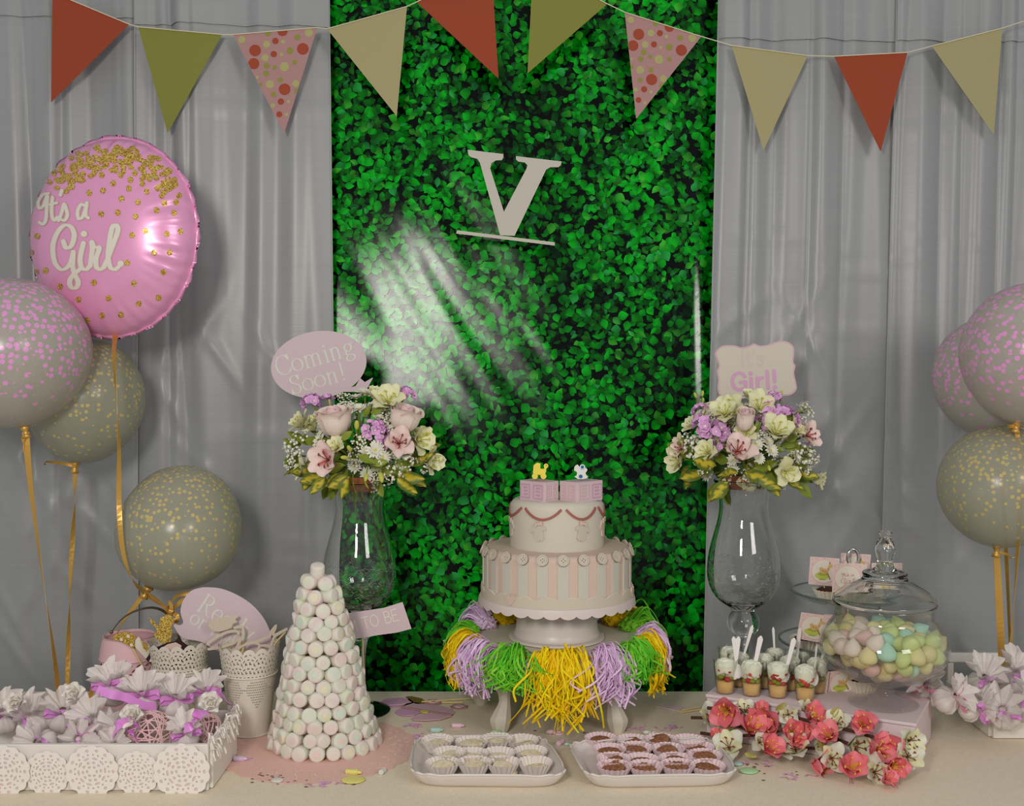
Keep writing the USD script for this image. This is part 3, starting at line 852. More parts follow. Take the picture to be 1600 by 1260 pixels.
ZT = TABLE + 0.147                      # top of the stool
ZP = TABLE + 0.229                      # top of the cake plate
stool = thing('footed_stool', 'white footed stool with four curved legs under the cake stand', 'stool', (CX, CY, TABLE))
part(stool, 'stool_top', lathe([(0.001, ZT - 0.022), (0.176, ZT - 0.022), (0.182, ZT - 0.016), (0.186, ZT - 0.008), (0.184, ZT - 0.002), (0.178, ZT), (0.001, ZT)], 72, (CX, CY, 0)), M_STOOL)
part(stool, 'apron', lathe([(0.120, ZT - 0.052), (0.130, ZT - 0.052), (0.132, ZT - 0.046), (0.126, ZT - 0.040), (0.128, ZT - 0.022), (0.120, ZT - 0.022)], 60, (CX, CY, 0)), M_STOOL)
for lx, ly in ((782, 1146), (965, 1146), (752, 1101), (936, 1094)):
    q = T(lx, ly)
    up_ = np.array([CX, CY, 0]) - [q[0], q[1], 0]
    zs = np.array([0, 0.006, 0.022, 0.036, 0.055, 0.075, 0.098, 0.118, 0.130])
    hw = np.array([0.0095, 0.0135, 0.0185, 0.0155, 0.0100, 0.0125, 0.0205, 0.0245, 0.0245])
    out = np.array([0, 0, 0.0, 0.004, 0.010, 0.008, 0.002, -0.002, -0.002])
    dirn = up_ / max(np.linalg.norm(up_), 1e-6)
    zz, ww = spline(np.stack([zs, hw], 1), 4).T
    oo = spline(np.stack([zs, out], 1), 4)[:, 1]
    a = np.array([45, 90, 135, 225, 270, 315]) + (0 if lx < 870 else 0)
    ring = np.array([(1, 0), (0.5, -0.55), (-0.5, -0.55), (-1, 0), (-0.5, 0.55), (0.5, 0.55)])
    pts_ = np.stack([q[0] + dirn[0] * oo[:, None] + ring[:, 0] * ww[:, None], q[1] + dirn[1] * oo[:, None] + ring[:, 1] * ww[:, None], TABLE + zz[:, None] + ring[:, 0] * 0], -1)
    k = len(zz)
    f = grid_faces(k, 6, True)
    v = np.vstack([pts_.reshape(-1, 3), pts_[0].mean(0), pts_[-1].mean(0)])
    j = np.arange(6)
    f = np.vstack([f, np.stack([np.full(6, 6 * k), (j + 1) % 6, j], 1), np.stack([np.full(6, 6 * k + 1), 6 * (k - 1) + j, 6 * (k - 1) + (j + 1) % 6], 1)])
    part(stool, 'leg', trimesh.Trimesh(v, f, process=False), M_STOOL, smooth=25)

stand = thing('cake_stand', 'white pedestal cake stand with a scalloped plate rim under the cake', 'cake stand', (CX, CY, ZT))
part(stand, 'base_plate', lathe([(0.001, ZT), (0.084, ZT), (0.089, ZT + 0.002), (0.089, ZT + 0.005), (0.085, ZT + 0.007), (0.001, ZT + 0.007)], 72, (CX, CY, 0)), M_GREYWARE)
part(stand, 'pedestal', lathe([(0.0800, ZT + 0.0071), (0.0805, ZT + 0.010), (0.0785, ZT + 0.014), (0.0765, ZT + 0.020), (0.0730, ZT + 0.050), (0.072, ZP - 0.008)], 72, (CX, CY, 0)), M_GREYWARE)
part(stand, 'cake_plate', lathe([(0.001, ZP - 0.008), (0.136, ZP - 0.008), (0.140, ZP - 0.004), (0.138, ZP), (0.001, ZP)], 96, (CX, CY, 0)), M_BOARD)
n = 32 * 8
th = np.arange(n) / n * 2 * PI
sc = 0.0105 + 0.0055 * np.abs(np.sin(th * 16))**0.7
rimm = np.stack([np.stack([r_ * np.cos(th), r_ * np.sin(th), z_], -1) for r_, z_ in ((0.1405, ZP + 0.001 + 0 * th), (0.144, ZP + 0.0005 + 0 * th), (0.1455, ZP - 0.004 + 0 * th), (0.1465, ZP - sc), (0.1435, ZP - sc), (0.1415, ZP - 0.003 + 0 * th))])
rimm = np.concatenate([rimm, rimm[:1]])
rim_m = trimesh.Trimesh(rimm.reshape(-1, 3) + [CX, CY, 0], grid_faces(7, n, True)[:, ::-1], process=False)
rim_m.fix_normals()
part(stand, 'scalloped_rim', rim_m, M_BOARD, smooth=40)

cake = thing('cake', 'two-tier cream baby shower cake with buttons, stripes and brown swags', 'cake', (CX, CY, ZP))
R1, H1, R2, H2 = 0.1365, 0.092, 0.0868, 0.0885
Z1 = ZP + H1


def tier(R, z0, H, rd):
    a = np.linspace(0, PI / 2, 7)
    return [(0.001, z0), (R, z0)] + [(R, z0 + (H - rd) * t) for t in (0.3, 0.7)] + [(R - rd + rd * math.cos(x), z0 + H - rd + rd * math.sin(x)) for x in a] + [(0.001, z0 + H)]


part(cake, 'lower_tier', lathe(tier(R1, ZP, H1, 0.010), 96, (CX, CY, 0)), M_ICE_PINK, smooth=35)
part(cake, 'upper_tier', lathe(tier(R2, Z1, H2, 0.016), 96, (CX, CY, 0)), M_ICE2, smooth=35)


def on_cyl(ang, z, r):
    """ang measured from the front, to the right."""
    return np.stack([CX + r * np.sin(ang), CY - r * np.cos(ang), z + 0 * ang], -1)


def wrap_cyl(poly, ang0, z0, R, thick, seg=0.006):
    """A flat cut-out (metres: x along the icing, y up) laid round the cylinder of radius R."""
    m = extr(poly, thick)
    m = m.subdivide_to_size(seg, max_iter=6) if seg else m
    x, y, h = m.vertices.T
    k = trimesh.Trimesh(on_cyl(ang0 + x / R, z0 + y, R + h - 0.0004), m.faces, process=False)
    k.fix_normals()
    return k


NB = 24
for k in range(NB):
    a = (k + 0.16) / NB * 2 * PI
    w = 2 * PI * R1 / NB * 0.54
    st = sbox(-w / 2, 0.006, w / 2, H1 - 0.010)
    part(cake, 'stripe', wrap_cyl(st, a, ZP, R1, 0.0024, 0.008), M_ICE2, smooth=35)
    bt = Point(0, 0).buffer(0.0100, quad_segs=8)
    for hx, hy in ((-1, -1), (1, -1), (-1, 1), (1, 1)):
        bt = bt.difference(Point(hx * 0.0021, hy * 0.0021).buffer(0.0011, quad_segs=3))
    bm = extr(bt, 0.0042)
    ring = extr(Point(0, 0).buffer(0.0100, quad_segs=8).difference(Point(0, 0).buffer(0.0076, quad_segs=8)), 0.0054)
    nrm = np.array([math.sin(a) * 0.92, -math.cos(a) * 0.92, 0.38])
    part(cake, 'button', orient(cat_mesh([bm, ring]), nrm, on_cyl(np.array(a), Z1 - 0.007, R1 - 0.001), PI / 4), M_ICE, 'fondant button at the shoulder of the lower tier' if k == 0 else None, smooth=30)
wv = 2 * PI * (R1 + 0.003) / 20
xx = np.linspace(0, 2 * PI * (R1 + 0.003), 20 * 10 + 1)
top_ = 0.0155 + 0.0075 * np.abs(np.sin(PI * xx / wv))**0.8
th = xx / (R1 + 0.003)
band = np.stack([on_cyl(th, ZP + z_, r_) for z_, r_ in ((0 * th, R1), (0 * th, R1 + 0.0052), (top_ - 0.0015, R1 + 0.0052), (top_, R1 + 0.004), (top_ - 0.001, R1))])
bm = surface(band)
bm.fix_normals()
part(cake, 'scalloped_border', bm, M_ICE, smooth=35)
heart = Polygon([(0, -1.0), (0.5, -0.45), (0.95, 0.1), (0.95, 0.5), (0.7, 0.82), (0.35, 0.82), (0, 0.5), (-0.35, 0.82), (-0.7, 0.82), (-0.95, 0.5), (-0.95, 0.1), (-0.5, -0.45)])
heart = heart.buffer(-0.1).buffer(0.12)
for px_ in (797, 986):
    a = math.asin(max(-0.97, min(0.97, (px_ - 870) / 121)))
    part(cake, 'heart', wrap_cyl(affinity.scale(heart, 0.0105, 0.0105, origin=(0, 0)), a, ZP + 0.013, R1 + 0.0052, 0.0026, 0.004), M_ICE_PINK, 'small blush fondant heart')
# swags round the shoulder of the upper tier
edges = [-2.05, -1.18, -0.84, 0.15, 1.00, 1.85, 2.75, 3.66]
edges = [-0.80, 0.10, 0.93, 1.78, 2.65, 3.50, 4.40, 5.48]
for k in range(7):
    a0, a1 = edges[k] + 0.05, edges[k + 1] - 0.05
    t = np.linspace(0, 1, 22)
    z = Z1 + H2 - 0.0115 - 0.0185 * (1 - (2 * t - 1)**2)
    rr_ = R2 + 0.0014 - 0.0085 * np.clip((z - (Z1 + H2 - 0.016)) / 0.016, 0, 1)**1.5
    part(cake, 'swag', strap(on_cyl(a0 + (a1 - a0) * t, z, rr_), 0.0042, 0.0026, (0, 0, 1)), M_SWAG, 'brown fondant swag' if k == 0 else None, smooth=40)
# romper cut-outs in relief round the upper tier
romper = Polygon([(-6, 12), (-3, 13), (-2, 9), (2, 9), (3, 13), (6, 12), (7, 8), (11, 5), (10, 2), (6, 4), (6, -8), (2, -11), (0, -8), (-2, -11), (-6, -8), (-6, 4), (-10, 2), (-11, 5), (-7, 8)]).buffer(0.6)
bow = unary_union([Polygon([(0, 0), (-5, 3), (-5, -3)]), Polygon([(0, 0), (5, 3), (5, -3)]), Point(0, 0).buffer(1.5)]).buffer(0.5)
for k, (a, lean) in enumerate(((-0.42, 0.2), (0.50, -0.25), (1.25, 0.1), (-1.33, -0.1), (2.4, 0.1), (3.4, 0.1))):
    rp = affinity.scale(affinity.rotate(romper, math.degrees(lean), origin=(0, 0)), 0.00135, 0.00135, origin=(0, 0))
    b = part(cake, 'romper_relief', wrap_cyl(rp, a, Z1 + 0.034, R2, 0.0028, 0.004), M_ICE if k != 2 else M_ICE_PINK, 'baby romper cut from fondant' if k == 0 else None, smooth=30)
    bw = affinity.translate(affinity.scale(affinity.rotate(bow, math.degrees(lean), origin=(0, 0)), 0.0013, 0.0013, origin=(0, 0)), 0.001, 0.017)
    part(b, 'bow', wrap_cyl(bw, a, Z1 + 0.034, R2 + 0.0024, 0.0026, 0.004), M_ICE_PINK, smooth=30)
# the two fondant blocks, standing corner to corner like an open book
ZB = Z1 + H2
for side, (xa, xb, xc, ya, yb, yc) in (('l', (812, 851, 873, 2.105, 2.06, 2.093)), ('r', (874, 902, 942, 2.093, 2.06, 2.105))):
    pa, pb, pc = P(xa, 778, ya), P(xb, 778, yb), P(xc, 778, yc)
    pd = pa + (pc - pb)
    if side == 'l':
        pd = pa + (pc - pb) * 1.1
    quad = Polygon([(p[0], p[1]) for p in (pa, pb, pc, pd)])
    m = extr(quad.buffer(-0.002).buffer(0.002, quad_segs=2), 0.036)
    m.apply_translation([0, 0, ZB - 0.001])
    blk = part(cake, 'letter_block', m, M_ICE_ROSE, 'pale pink fondant block on the top tier', smooth=25)
    for (p, q) in ((pa, pb), (pb, pc)):
        d = (q - p)[:2]
        L = np.linalg.norm(d)
        d = d / L
        nn = np.array([d[1], -d[0]])
        cells = 2 if L > 0.033 else 1
        for c in range(cells):
            w = L / cells * 0.74
            x0 = L / cells * (c + 0.5)
            fr = sbox(-w / 2, 0.005, w / 2, 0.031)
            sh = unary_union([fr.difference(fr.buffer(-0.0018)), sbox(-w * 0.22, 0.011, w * 0.22, 0.0135), sbox(-w * 0.22, 0.0175, w * 0.22, 0.020), sbox(-w * 0.22, 0.0235, w * 0.22, 0.026)])
            e = extr(sh, 0.0014)
            x, y, h = e.vertices.T
            base = p[:2] + d * x0
            v = np.stack([base[0] + d[0] * x + nn[0] * (h - 0.0002), base[1] + d[1] * x + nn[1] * (h - 0.0002), ZB + y - 0.001], -1)
            em = trimesh.Trimesh(v, e.faces, process=False)
            em.fix_normals()
            part(blk, 'raised_frame', em, M_MAUVE if (side, c, p is pa) in (('l', 0, True), ('l', 1, True), ('r', 1, False)) else M_ICE_ROSE, smooth=False)
M_YEL_TOY = mat('toy_yellow', col(216, 196, 70), 0.35, 0.5)
M_WHITE_TOY = mat('toy_white', col(206, 206, 200), 0.35, 0.5)
M_BLUE_TOY = mat('toy_blue', col(20, 90, 140), 0.35, 0.5)
Zt = ZB + 0.035
pram_y = 2.085


def px2(pts):
    return Polygon(pts)


def zoom_px(pts, ox=740, oy=710, k=6.154):
    return [(ox + a / k, oy + b / k) for a, b in pts]


pram = unary_union([px2(zoom_px([(572, 150), (578, 105), (610, 82), (642, 88), (642, 140), (690, 142), (700, 160), (688, 190), (640, 200), (590, 195), (570, 180)])), Point(zoom_px([(590, 210)])[0]).buffer(4.0), Point(zoom_px([(672, 210)])[0]).buffer(4.0), px2(zoom_px([(675, 140), (690, 105), (704, 112), (700, 150)]))])
ringp = Point(zoom_px([(697, 112)])[0]).buffer(3.6).difference(Point(zoom_px([(697, 112)])[0]).buffer(1.5))
toy = thing('toy_pram', 'tiny yellow plastic pram standing on the left fondant block of the cake', 'toy', P(845, 747, pram_y))
part(toy, 'pram_body', board(unary_union([pram, ringp]), pram_y, 0.008), M_YEL_TOY, smooth=False)
part(toy, 'wheel', board(Point(zoom_px([(590, 212)])[0]).buffer(4.6), pram_y - 0.002, 0.012), M_YEL_TOY, smooth=30)
part(toy, 'wheel', board(Point(zoom_px([(672, 212)])[0]).buffer(4.6), pram_y - 0.002, 0.012), M_YEL_TOY, smooth=30)
horse = px2(zoom_px([(968, 128), (980, 108), (1000, 98), (1016, 118), (1024, 140), (1050, 150), (1080, 130), (1096, 150), (1084, 172), (1076, 180), (1086, 205), (1100, 212), (1090, 232), (1050, 240), (1000, 238), (968, 215), (988, 206), (996, 180), (985, 165), (968, 160)]))
toy = thing('toy_rocking_horse', 'tiny white and blue plastic rocking horse on the right fondant block of the cake', 'toy', P(907, 748, pram_y))
part(toy, 'horse_body', board(horse, pram_y, 0.006), M_WHITE_TOY, smooth=False)
rg = Point(zoom_px([(1046, 124)])[0])
part(toy, 'hanging_ring', board(rg.buffer(4.3).difference(rg.buffer(2.6)), pram_y, 0.006), M_WHITE_TOY, smooth=30)
part(toy, 'ring_centre', board(rg.buffer(2.8), pram_y + 0.001, 0.004), M_BLUE_TOY, smooth=30)
part(toy, 'saddle', board(Point(zoom_px([(1030, 214)])[0]).buffer(2.9), pram_y - 0.001, 0.008), M_BLUE_TOY, smooth=30)

# tassels of paper raffia round the stool
RAFFIA = {'y': [mat('raffia_yellow', col(224, 196, 4), 0.6, 0.3), mat('raffia_gold', col(222, 180, 2), 0.6, 0.3)], 'l': [mat('raffia_lilac', col(206, 168, 206), 0.6, 0.3), mat('raffia_pale_lilac', col(212, 186, 210), 0.6, 0.3)], 'g': [mat('raffia_green', col(86, 180, 36), 0.6, 0.3), mat('raffia_lime', col(116, 186, 44), 0.6, 0.3)]}
CN = {'y': 'bright yellow', 'l': 'pale lilac', 'g': 'grass green'}
garl = thing('tassel_garland', 'garland of yellow, lilac and green raffia tassels round the edge of the white stool', 'garland', (CX, CY, ZT))
cordp = np.array([[CX + 0.160 * math.cos(a), CY + 0.160 * math.sin(a), ZT + 0.003] for a in np.linspace(0, 2 * PI, 70)])
part(garl, 'cord', tube(cordp, 0.0016, 6), RAFFIA['y'][1])
# angle from the front (0 = towards the camera), to the right
TASSELS = [(-160, 'g', 0.03, 0.7), (-142, 'y', 0.03, 1.1), (-120, 'l', 0.03, 1.0), (-99, 'g', 0.045, 1.1), (-74, 'y', 0.072, 1.3), (-52, 'l', 0.066, 1.1), (-27, 'g', 0.050, 1.2), (-8, 'y', 0.080, 0.6), (-1, 'y', 0.105, 0.8), (6, 'y', 0.085, 0.5), (27, 'l', 0.070, 1.1), (47, 'g', 0.045, 1.1), (66, 'y', 0.075, 1.0), (86, 'l', 0.055, 1.3), (112, 'g', 0.03, 0.9), (132, 'y', 0.03, 1.1), (152, 'l', 0.03, 0.9), (174, 'g', 0.03, 0.7)]
for ti, (deg, ck, drop, full) in enumerate(TASSELS):
    r = rng(900 + ti)
    a0 = math.radians(deg)
    strands = []
    n = int(88 * full)
    for k in range(n):
        da = r.normal(0, 0.085)
        a = a0 + da * 0.5
        rad = np.array([math.sin(a), -math.cos(a), 0])
        tang = np.array([math.cos(a), math.sin(a), 0])
        s = r.normal(0, 0.5)
        lift = abs(r.normal(0.010, 0.007)) + (0.014 * abs(r.normal(0, 1)) if abs(deg) > 105 else 0)
        L = drop * r.uniform(0.55, 1.12)
        o = np.array([CX, CY, ZT])
        p0 = o + rad * r.uniform(0.146, 0.160) + tang * s * 0.012 + [0, 0, 0.002 + lift * 0.5]
        p1 = o + rad * (0.176 + r.uniform(0, 0.006)) + tang * (s * 0.020 + r.normal(0, 0.004)) + [0, 0, 0.004 + lift]
        p2 = o + rad * (0.194 + r.uniform(0, 0.012)) + tang * (s * 0.032 + r.normal(0, 0.008)) + [0, 0, -0.22 * L + lift * 0.5]
        p3 = o + rad * (0.197 + r.normal(0.0, 0.007)) + tang * (s * 0.040 + r.normal(0, 0.013)) + [0, 0, -0.62 * L]
        p4 = o + rad * (0.195 + r.normal(0.0, 0.009)) + tang * (s * 0.042 + r.normal(0, 0.017)) + [0, 0, -L]
        w = r.uniform(0.0022, 0.0040)
        strands.append(strap(spline([p0, p1, p2, p3, p4], 4), w, 0.0005, (tang + rad * r.normal(0, 0.5)).tolist(), r.normal(0, 0.35)))
    half = n // 2
    tp = part(garl, 'tassel', strands[:half], RAFFIA[ck][0], f'{CN[ck]} raffia tassel', smooth=False, kind='stuff')
    part(tp, 'light_strands', strands[half:], RAFFIA[ck][1], smooth=False, kind='stuff')
    knot = ball(np.array([CX, CY, ZT]) + np.array([math.sin(a0), -math.cos(a0), 0]) * 0.160 + [0, 0, 0.009], 0.020 if abs(deg) > 105 else 0.011, 3, (1.2, 1.2, 0.75))
    knot.vertices += (0.014 if abs(deg) > 105 else 0.006) * (np.stack([meshkit.noise(knot.vertices * 230, q) for q in (1, 2, 3)], 1) - 0.5)
    part(tp, 'tassel_head', knot, RAFFIA[ck][1], smooth=True)

# ---------------------------------------------------------------- the two porcelain trays with sweets in paper liners
def tray(label, quad):
    q = T(*np.array(quad, float).T, TABLE + 0.022)
    c = q.mean(0)

    def at(u, v, grow, z, wav=0.0):
        """u, v in -1..1 of a squircle over the four corners."""
        a = np.stack([(1 - u) * (1 - v) / 4, (1 + u) * (1 - v) / 4, (1 + u) * (1 + v) / 4, (1 - u) * (1 + v) / 4], -1)
        p = a @ q
        d = p - c
        p = c + d * grow[..., None] if np.ndim(grow) else c + d * grow
        p[..., 2] = z
        return p
    n = 160
    t = np.arange(n) / n * 2 * PI
    e = 0.30
    u = np.sign(np.cos(t)) * np.abs(np.cos(t))**e
    v = np.sign(np.sin(t)) * np.abs(np.sin(t))**e
    wave = 0.5 + 0.5 * np.cos(t * 16)
    rings = []
    for grow, z, wk in ((0.001, 0.004, 0), (0.80, 0.004, 0), (0.86, 0.007, 0.0), (0.93, 0.0165, 0.5), (0.985, 0.0205, 1), (1.0, 0.0225, 1), (1.005, 0.0205, 1), (0.99, 0.016, 1), (0.93, 0.006, 0.4), (0.88, 0.0012, 0), (0.84, 0.0, 0), (0.001, 0.0, 0)):
        g = grow * (1 + 0.018 * (wave - 0.5) * wk) + 0 * t
        rings.append(at(u, v, g, TABLE + z + 0.0022 * (wave - 0.5) * wk))
    pts_ = np.array(rings)
    m = trimesh.Trimesh(pts_.reshape(-1, 3), grid_faces(len(rings), n, True), process=False)
    m.fix_normals()
    t_ = thing('serving_tray', label, 'tray', (c[0], c[1], TABLE))
    part(t_, 'dish', m, M_PORCELAIN, smooth=50)
    rim = pts_[5]
    part(t_, 'rolled_rim', tube(np.vstack([rim, rim[:1]]), 0.0021, 8, (0, 0, 1), cap=False), M_PORCELAIN, smooth=True)
    return t_


tray('white porcelain tray with a wavy rim holding pale cookies', [(640, 1212), (890, 1214), (850, 1151), (648, 1153)])
tray('white porcelain tray with a wavy rim holding brown cookies', [(916, 1215), (1157, 1211), (1112, 1153), (886, 1160)])


def liner_mesh(r0, r1, h, flutes=22):
    n = flutes * 4
    th = np.arange(n) / n * 2 * PI
    k = np.cos(th * flutes)
    rings = [(0.001, 0, 0), (r0, 0, 0.02), (r0 + (r1 - r0) * 0.5, h * 0.5, 0.05), (r1, h, 0.06), (r1 - 0.0004, h, 0.06), (r0 - 0.0004, 0.0005, 0.02), (0.001, 0.0005, 0)]
    pts_ = np.array([np.stack([r_ * (1 + w_ * k) * np.cos(th), r_ * (1 + w_ * k) * np.sin(th), z_ + 0 * th], -1) for r_, z_, w_ in rings])
    m = trimesh.Trimesh(pts_.reshape(-1, 3), grid_faces(len(rings), n, True)[:, ::-1], process=False)
    m.fix_normals()
    return m


def cookie_mesh(r, h, seed):
    m = trimesh.creation.icosphere(3, 1.0)
    v = m.vertices
    q = np.sign(v) * np.abs(v)**0.8
    m.vertices = np.stack([v[:, 0] * r, v[:, 1] * r, np.sign(v[:, 2]) * np.abs(v[:, 2])**0.55 * h / 2], -1)
    m.vertices *= (1 + 0.16 * (meshkit.noise(m.vertices * 260 + seed, 2) - 0.5))[:, None]
    return m


M_LINER_P = mat('paper_pink', col(208, 186, 188), 0.7, 0.2)
M_LINER_W = mat('paper_white_pink', col(204, 194, 186), 0.7, 0.2)
mat_nodes('oat_biscuit', {'tc': ('texture_coordinate', {}), 'n': ('noise_texture', {'scale': 220.0, 'detail': 3.0}), 'r': ('rgb_ramp', {'ramp': [(0.3, col(104, 62, 42)), (0.6, col(142, 98, 70)), (0.8, col(168, 128, 92))]}), 'p': ('principled_bsdf', {'roughness': 0.7, 'specular_ior_level': 0.2})}, [('tc.object', 'n.vector'), ('n.fac', 'r.fac'), ('r.color', 'p.base_color')], 'p.BSDF')
mat_nodes('pale_biscuit', {'tc': ('texture_coordinate', {}), 'n': ('noise_texture', {'scale': 120.0, 'detail': 2.0}), 'r': ('rgb_ramp', {'ramp': [(0.3, col(196, 176, 138)), (0.55, col(208, 196, 170)), (0.8, col(210, 204, 188))]}), 'p': ('principled_bsdf', {'roughness': 0.6, 'specular_ior_level': 0.3})}, [('tc.object', 'n.vector'), ('n.fac', 'r.fac'), ('r.color', 'p.base_color')], 'p.BSDF')
ROWS = ['back row', 'second row', 'third row', 'front row']
NTH = ['first', 'second', 'third', 'fourth', 'fifth']
BROWN = [(939, 1168, 0), (988, 1171, 0), (1033, 1170, 0), (952, 1186, 1), (994, 1183, 1), (1044, 1185, 1), (1090, 1182, 1), (959, 1201, 2), (1003, 1202, 2), (1056, 1201, 2), (1101, 1195, 2), (960, 1213, 3), (1009, 1213, 3), (1059, 1211, 3), (1106, 1212, 3)]
PALE = [(684, 1171, 0), (737, 1174, 0), (777, 1169, 0), (816, 1171, 0), (702, 1191, 1), (737, 1193, 1), (779, 1192, 1), (829, 1189, 1), (692, 1208, 2), (741, 1207, 2), (786, 1207, 2), (836, 1207, 2)]


def fill_tray(items, kind, mname, lmat, where):
    first = {}
    cnt = {}
    r = rng(31 + len(items))
    for px_, py_, row in items:
        cnt[row] = cnt.get(row, 0) + 1
        nth = NTH[cnt[row] - 1]
        p = T(px_, py_ + 3, TABLE + 0.006)
        rz = r.uniform(0, 6.28)
        rowname = ROWS[row] if not (len(items) == 12 and row == 2) else 'front row'
        tl = f'fluted paper liner of the {kind} cookie, {nth} from the left in the {rowname}, {where}'
        lb = f'{kind} cookie, {nth} from the left in the {rowname} on the {where}'
        tl = f'fluted paper liner, {nth} in the {rowname}, on the {where} tray'
        lb = f'{kind} cookie, {nth} in the {rowname}, on the {where} tray'
        if 'l' not in first:
            first['l'] = thing('paper_liner', tl, 'paper liner', (0, 0, 0), f'paper liners on the {where} tray')
            part(first['l'], 'cup', liner_mesh(0.0165, 0.0275, 0.021), lmat, smooth=40, local=True)
            first['l'].prim.GetAttribute('xformOp:translate').Set(V(*p.tolist()))
            c = first['c'] = thing('cookie', lb, 'cookie', (0, 0, 0), f'{kind} cookies on the {where} tray')
            mm = cookie_mesh(0.0188, 0.010, 3)
            mm.apply_transform(trimesh.transformations.rotation_matrix(0.16, [1, 0, 0]))
            mm.apply_translation([0, 0.001, 0.0118 if kind == 'brown' else 0.0090])
            part(c, 'biscuit', mm, MATS[mname], smooth=True, local=True)
            crumb = [ball((r.normal(0, 0.007), r.normal(0, 0.006) - 0.001, (0.0166 if kind == 'brown' else 0.0136) + r.uniform(-0.001, 0.001)), 0.0013, 1) for _ in range(5)]
            part(c, 'crumb', crumb, MATS[mname], smooth=True, local=True, kind='stuff')
            c.prim.GetAttribute('xformOp:translate').Set(V(*p.tolist()))
        else:
            dup(first['l'], p, tl, (0, 0, rz))
            dup(first['c'], p + [0, 0, r.uniform(-0.001, 0.002)], lb, (r.normal(0, 0.15), r.normal(0, 0.2), r.normal(0, 0.3)), (r.uniform(0.95, 1.12), r.uniform(0.9, 1.05), r.uniform(0.9, 1.15)))


fill_tray(PALE, 'pale', 'pale_biscuit', M_LINER_W, 'left')
fill_tray(BROWN, 'brown', 'oat_biscuit', M_LINER_P, 'right')
p = T(1076, 1174, TABLE + 0.006)
e = thing('paper_liner', 'empty pink paper liner in the back corner of the brown cookie tray', 'paper liner', p)
part(e, 'cup', liner_mesh(0.0165, 0.0275, 0.021), M_LINER_P, smooth=40, local=True)

# ---------------------------------------------------------------- marshmallow tower on a pink doily
MC = T(508, 1163)
S_ = FOCAL / MC[1]
mat_nodes('marshmallow', {
    'tc': ('texture_coordinate', {}), 'n': ('noise_texture', {'scale': 46.0, 'detail': 0.5}), 'n2': ('noise_texture', {'scale': 150.0, 'detail': 0.0}),
    'r': ('rgb_ramp', {'ramp': [(0.28, col(206, 176, 176)), (0.38, col(210, 194, 186)), (0.50, col(208, 200, 188)), (0.58, col(206, 204, 182)), (0.64, col(184, 204, 186)), (0.72, col(208, 204, 164))]}),
    'c': ('mix_color', {'fac': 0.4, 'b': col(208, 200, 186)}),
    'p': ('principled_bsdf', {'roughness': 0.75, 'specular_ior_level': 0.2, 'subsurface_weight': 0.25, 'subsurface_radius': (0.9, 0.7, 0.6)})},
    [('tc.object', 'n.vector'), ('n.fac', 'r.fac'), ('r.color', 'c.a'), ('c.result', 'p.base_color')], 'p.BSDF')
M_MALLOW = MATS['marshmallow']
M_MINT = mat('marshmallow_swirl_mint', col(186, 202, 188), 0.75, 0.2)
M_SWIRL_Y = mat('marshmallow_swirl_yellow', col(208, 202, 172), 0.75, 0.2)
M_SWIRL_P = mat('marshmallow_swirl_pink', col(208, 186, 180), 0.75, 0.2)
SWIRLS = [M_MINT, M_SWIRL_Y, M_SWIRL_P]


def mallow(r_, L, n=14):
    rd = 0.0035
    return lathe([(0.0002, 0), (r_ - rd, 0), (r_ - rd * 0.3, rd * 0.35), (r_, rd), (r_ * 1.01, L / 2), (r_, L - rd), (r_ - rd * 0.3, L - rd * 0.3), (r_ - rd, L), (0.0002, L)], n)


tower = thing('marshmallow_tower', 'tall cone covered all over with pastel marshmallows', 'marshmallow tower', MC)
Htot = 0.312
prof_z = np.array([0, 0.02, 0.06, 0.11, 0.17, 0.22, 0.265, 0.30]) + 0.0
prof_r = np.array([0.099, 0.093, 0.082, 0.071, 0.058, 0.046, 0.034, 0.020])


def tower_r(z):
    return np.interp(z, prof_z, prof_r)


part(tower, 'cone_core', lathe([(0.001, TABLE + 0.001)] + [(max(float(tower_r(z)) - 0.0245 - 0.03 * z, 0.004), TABLE + 0.001 + z) for z in np.linspace(0.0, 0.285, 20)] + [(0.001, TABLE + 0.286)], 40, (MC[0], MC[1], 0)), mat('cone_card', col(196, 186, 170), 0.8))
r = rng(44)
z = 0.0125
row = 0
count = 0
mr = 0.0128
while z < 0.292:
    R = float(tower_r(z))
    n = max(3, int(round(2 * PI * (R - 0.004) / 0.0268)))
    for k in range(n):
        a = (k + 0.5 * (row % 2)) / n * 2 * PI + r.normal(0, 0.05) * min(1, 0.03 / R)
        back = math.cos(a) < -0.75 and z < 0.2       # far side: unseen from the table's front half
        tilt_ = 0.10 + r.normal(0, 0.15)
        ja = a + r.normal(0, 0.16)
        d = np.array([math.sin(ja), -math.cos(ja), tilt_])
        d /= np.linalg.norm(d)
        L = r.uniform(0.020, 0.026)
        tipc = MC + [math.sin(a) * R - 0.034 * z, -math.cos(a) * R, z + r.normal(0, 0.0012)]
        big = r.uniform(0.94, 1.06)
        m = orient(mallow(mr * big, L), d, tipc - d * L + d * r.uniform(0, 0.004), 0)
        mp = part(tower, 'marshmallow', m, M_MALLOW, smooth=50)
        count += 1
        if r.uniform() < 0.5 and not back:
            sw = lathe([(0.0002, 0.0004), (mr * r.uniform(0.35, 0.6), 0.0004), (mr * 0.3, 0.0006), (0.0002, 0.0007)], 10)
            part(mp, 'swirl', orient(sw, d, tipc + d * (0.0 + 0.004), 0) if False else orient(sw, d, m.vertices[-14:].mean(0), 0), SWIRLS[int(r.integers(0, 3))], smooth=False)
    z += 0.0208
    row += 1
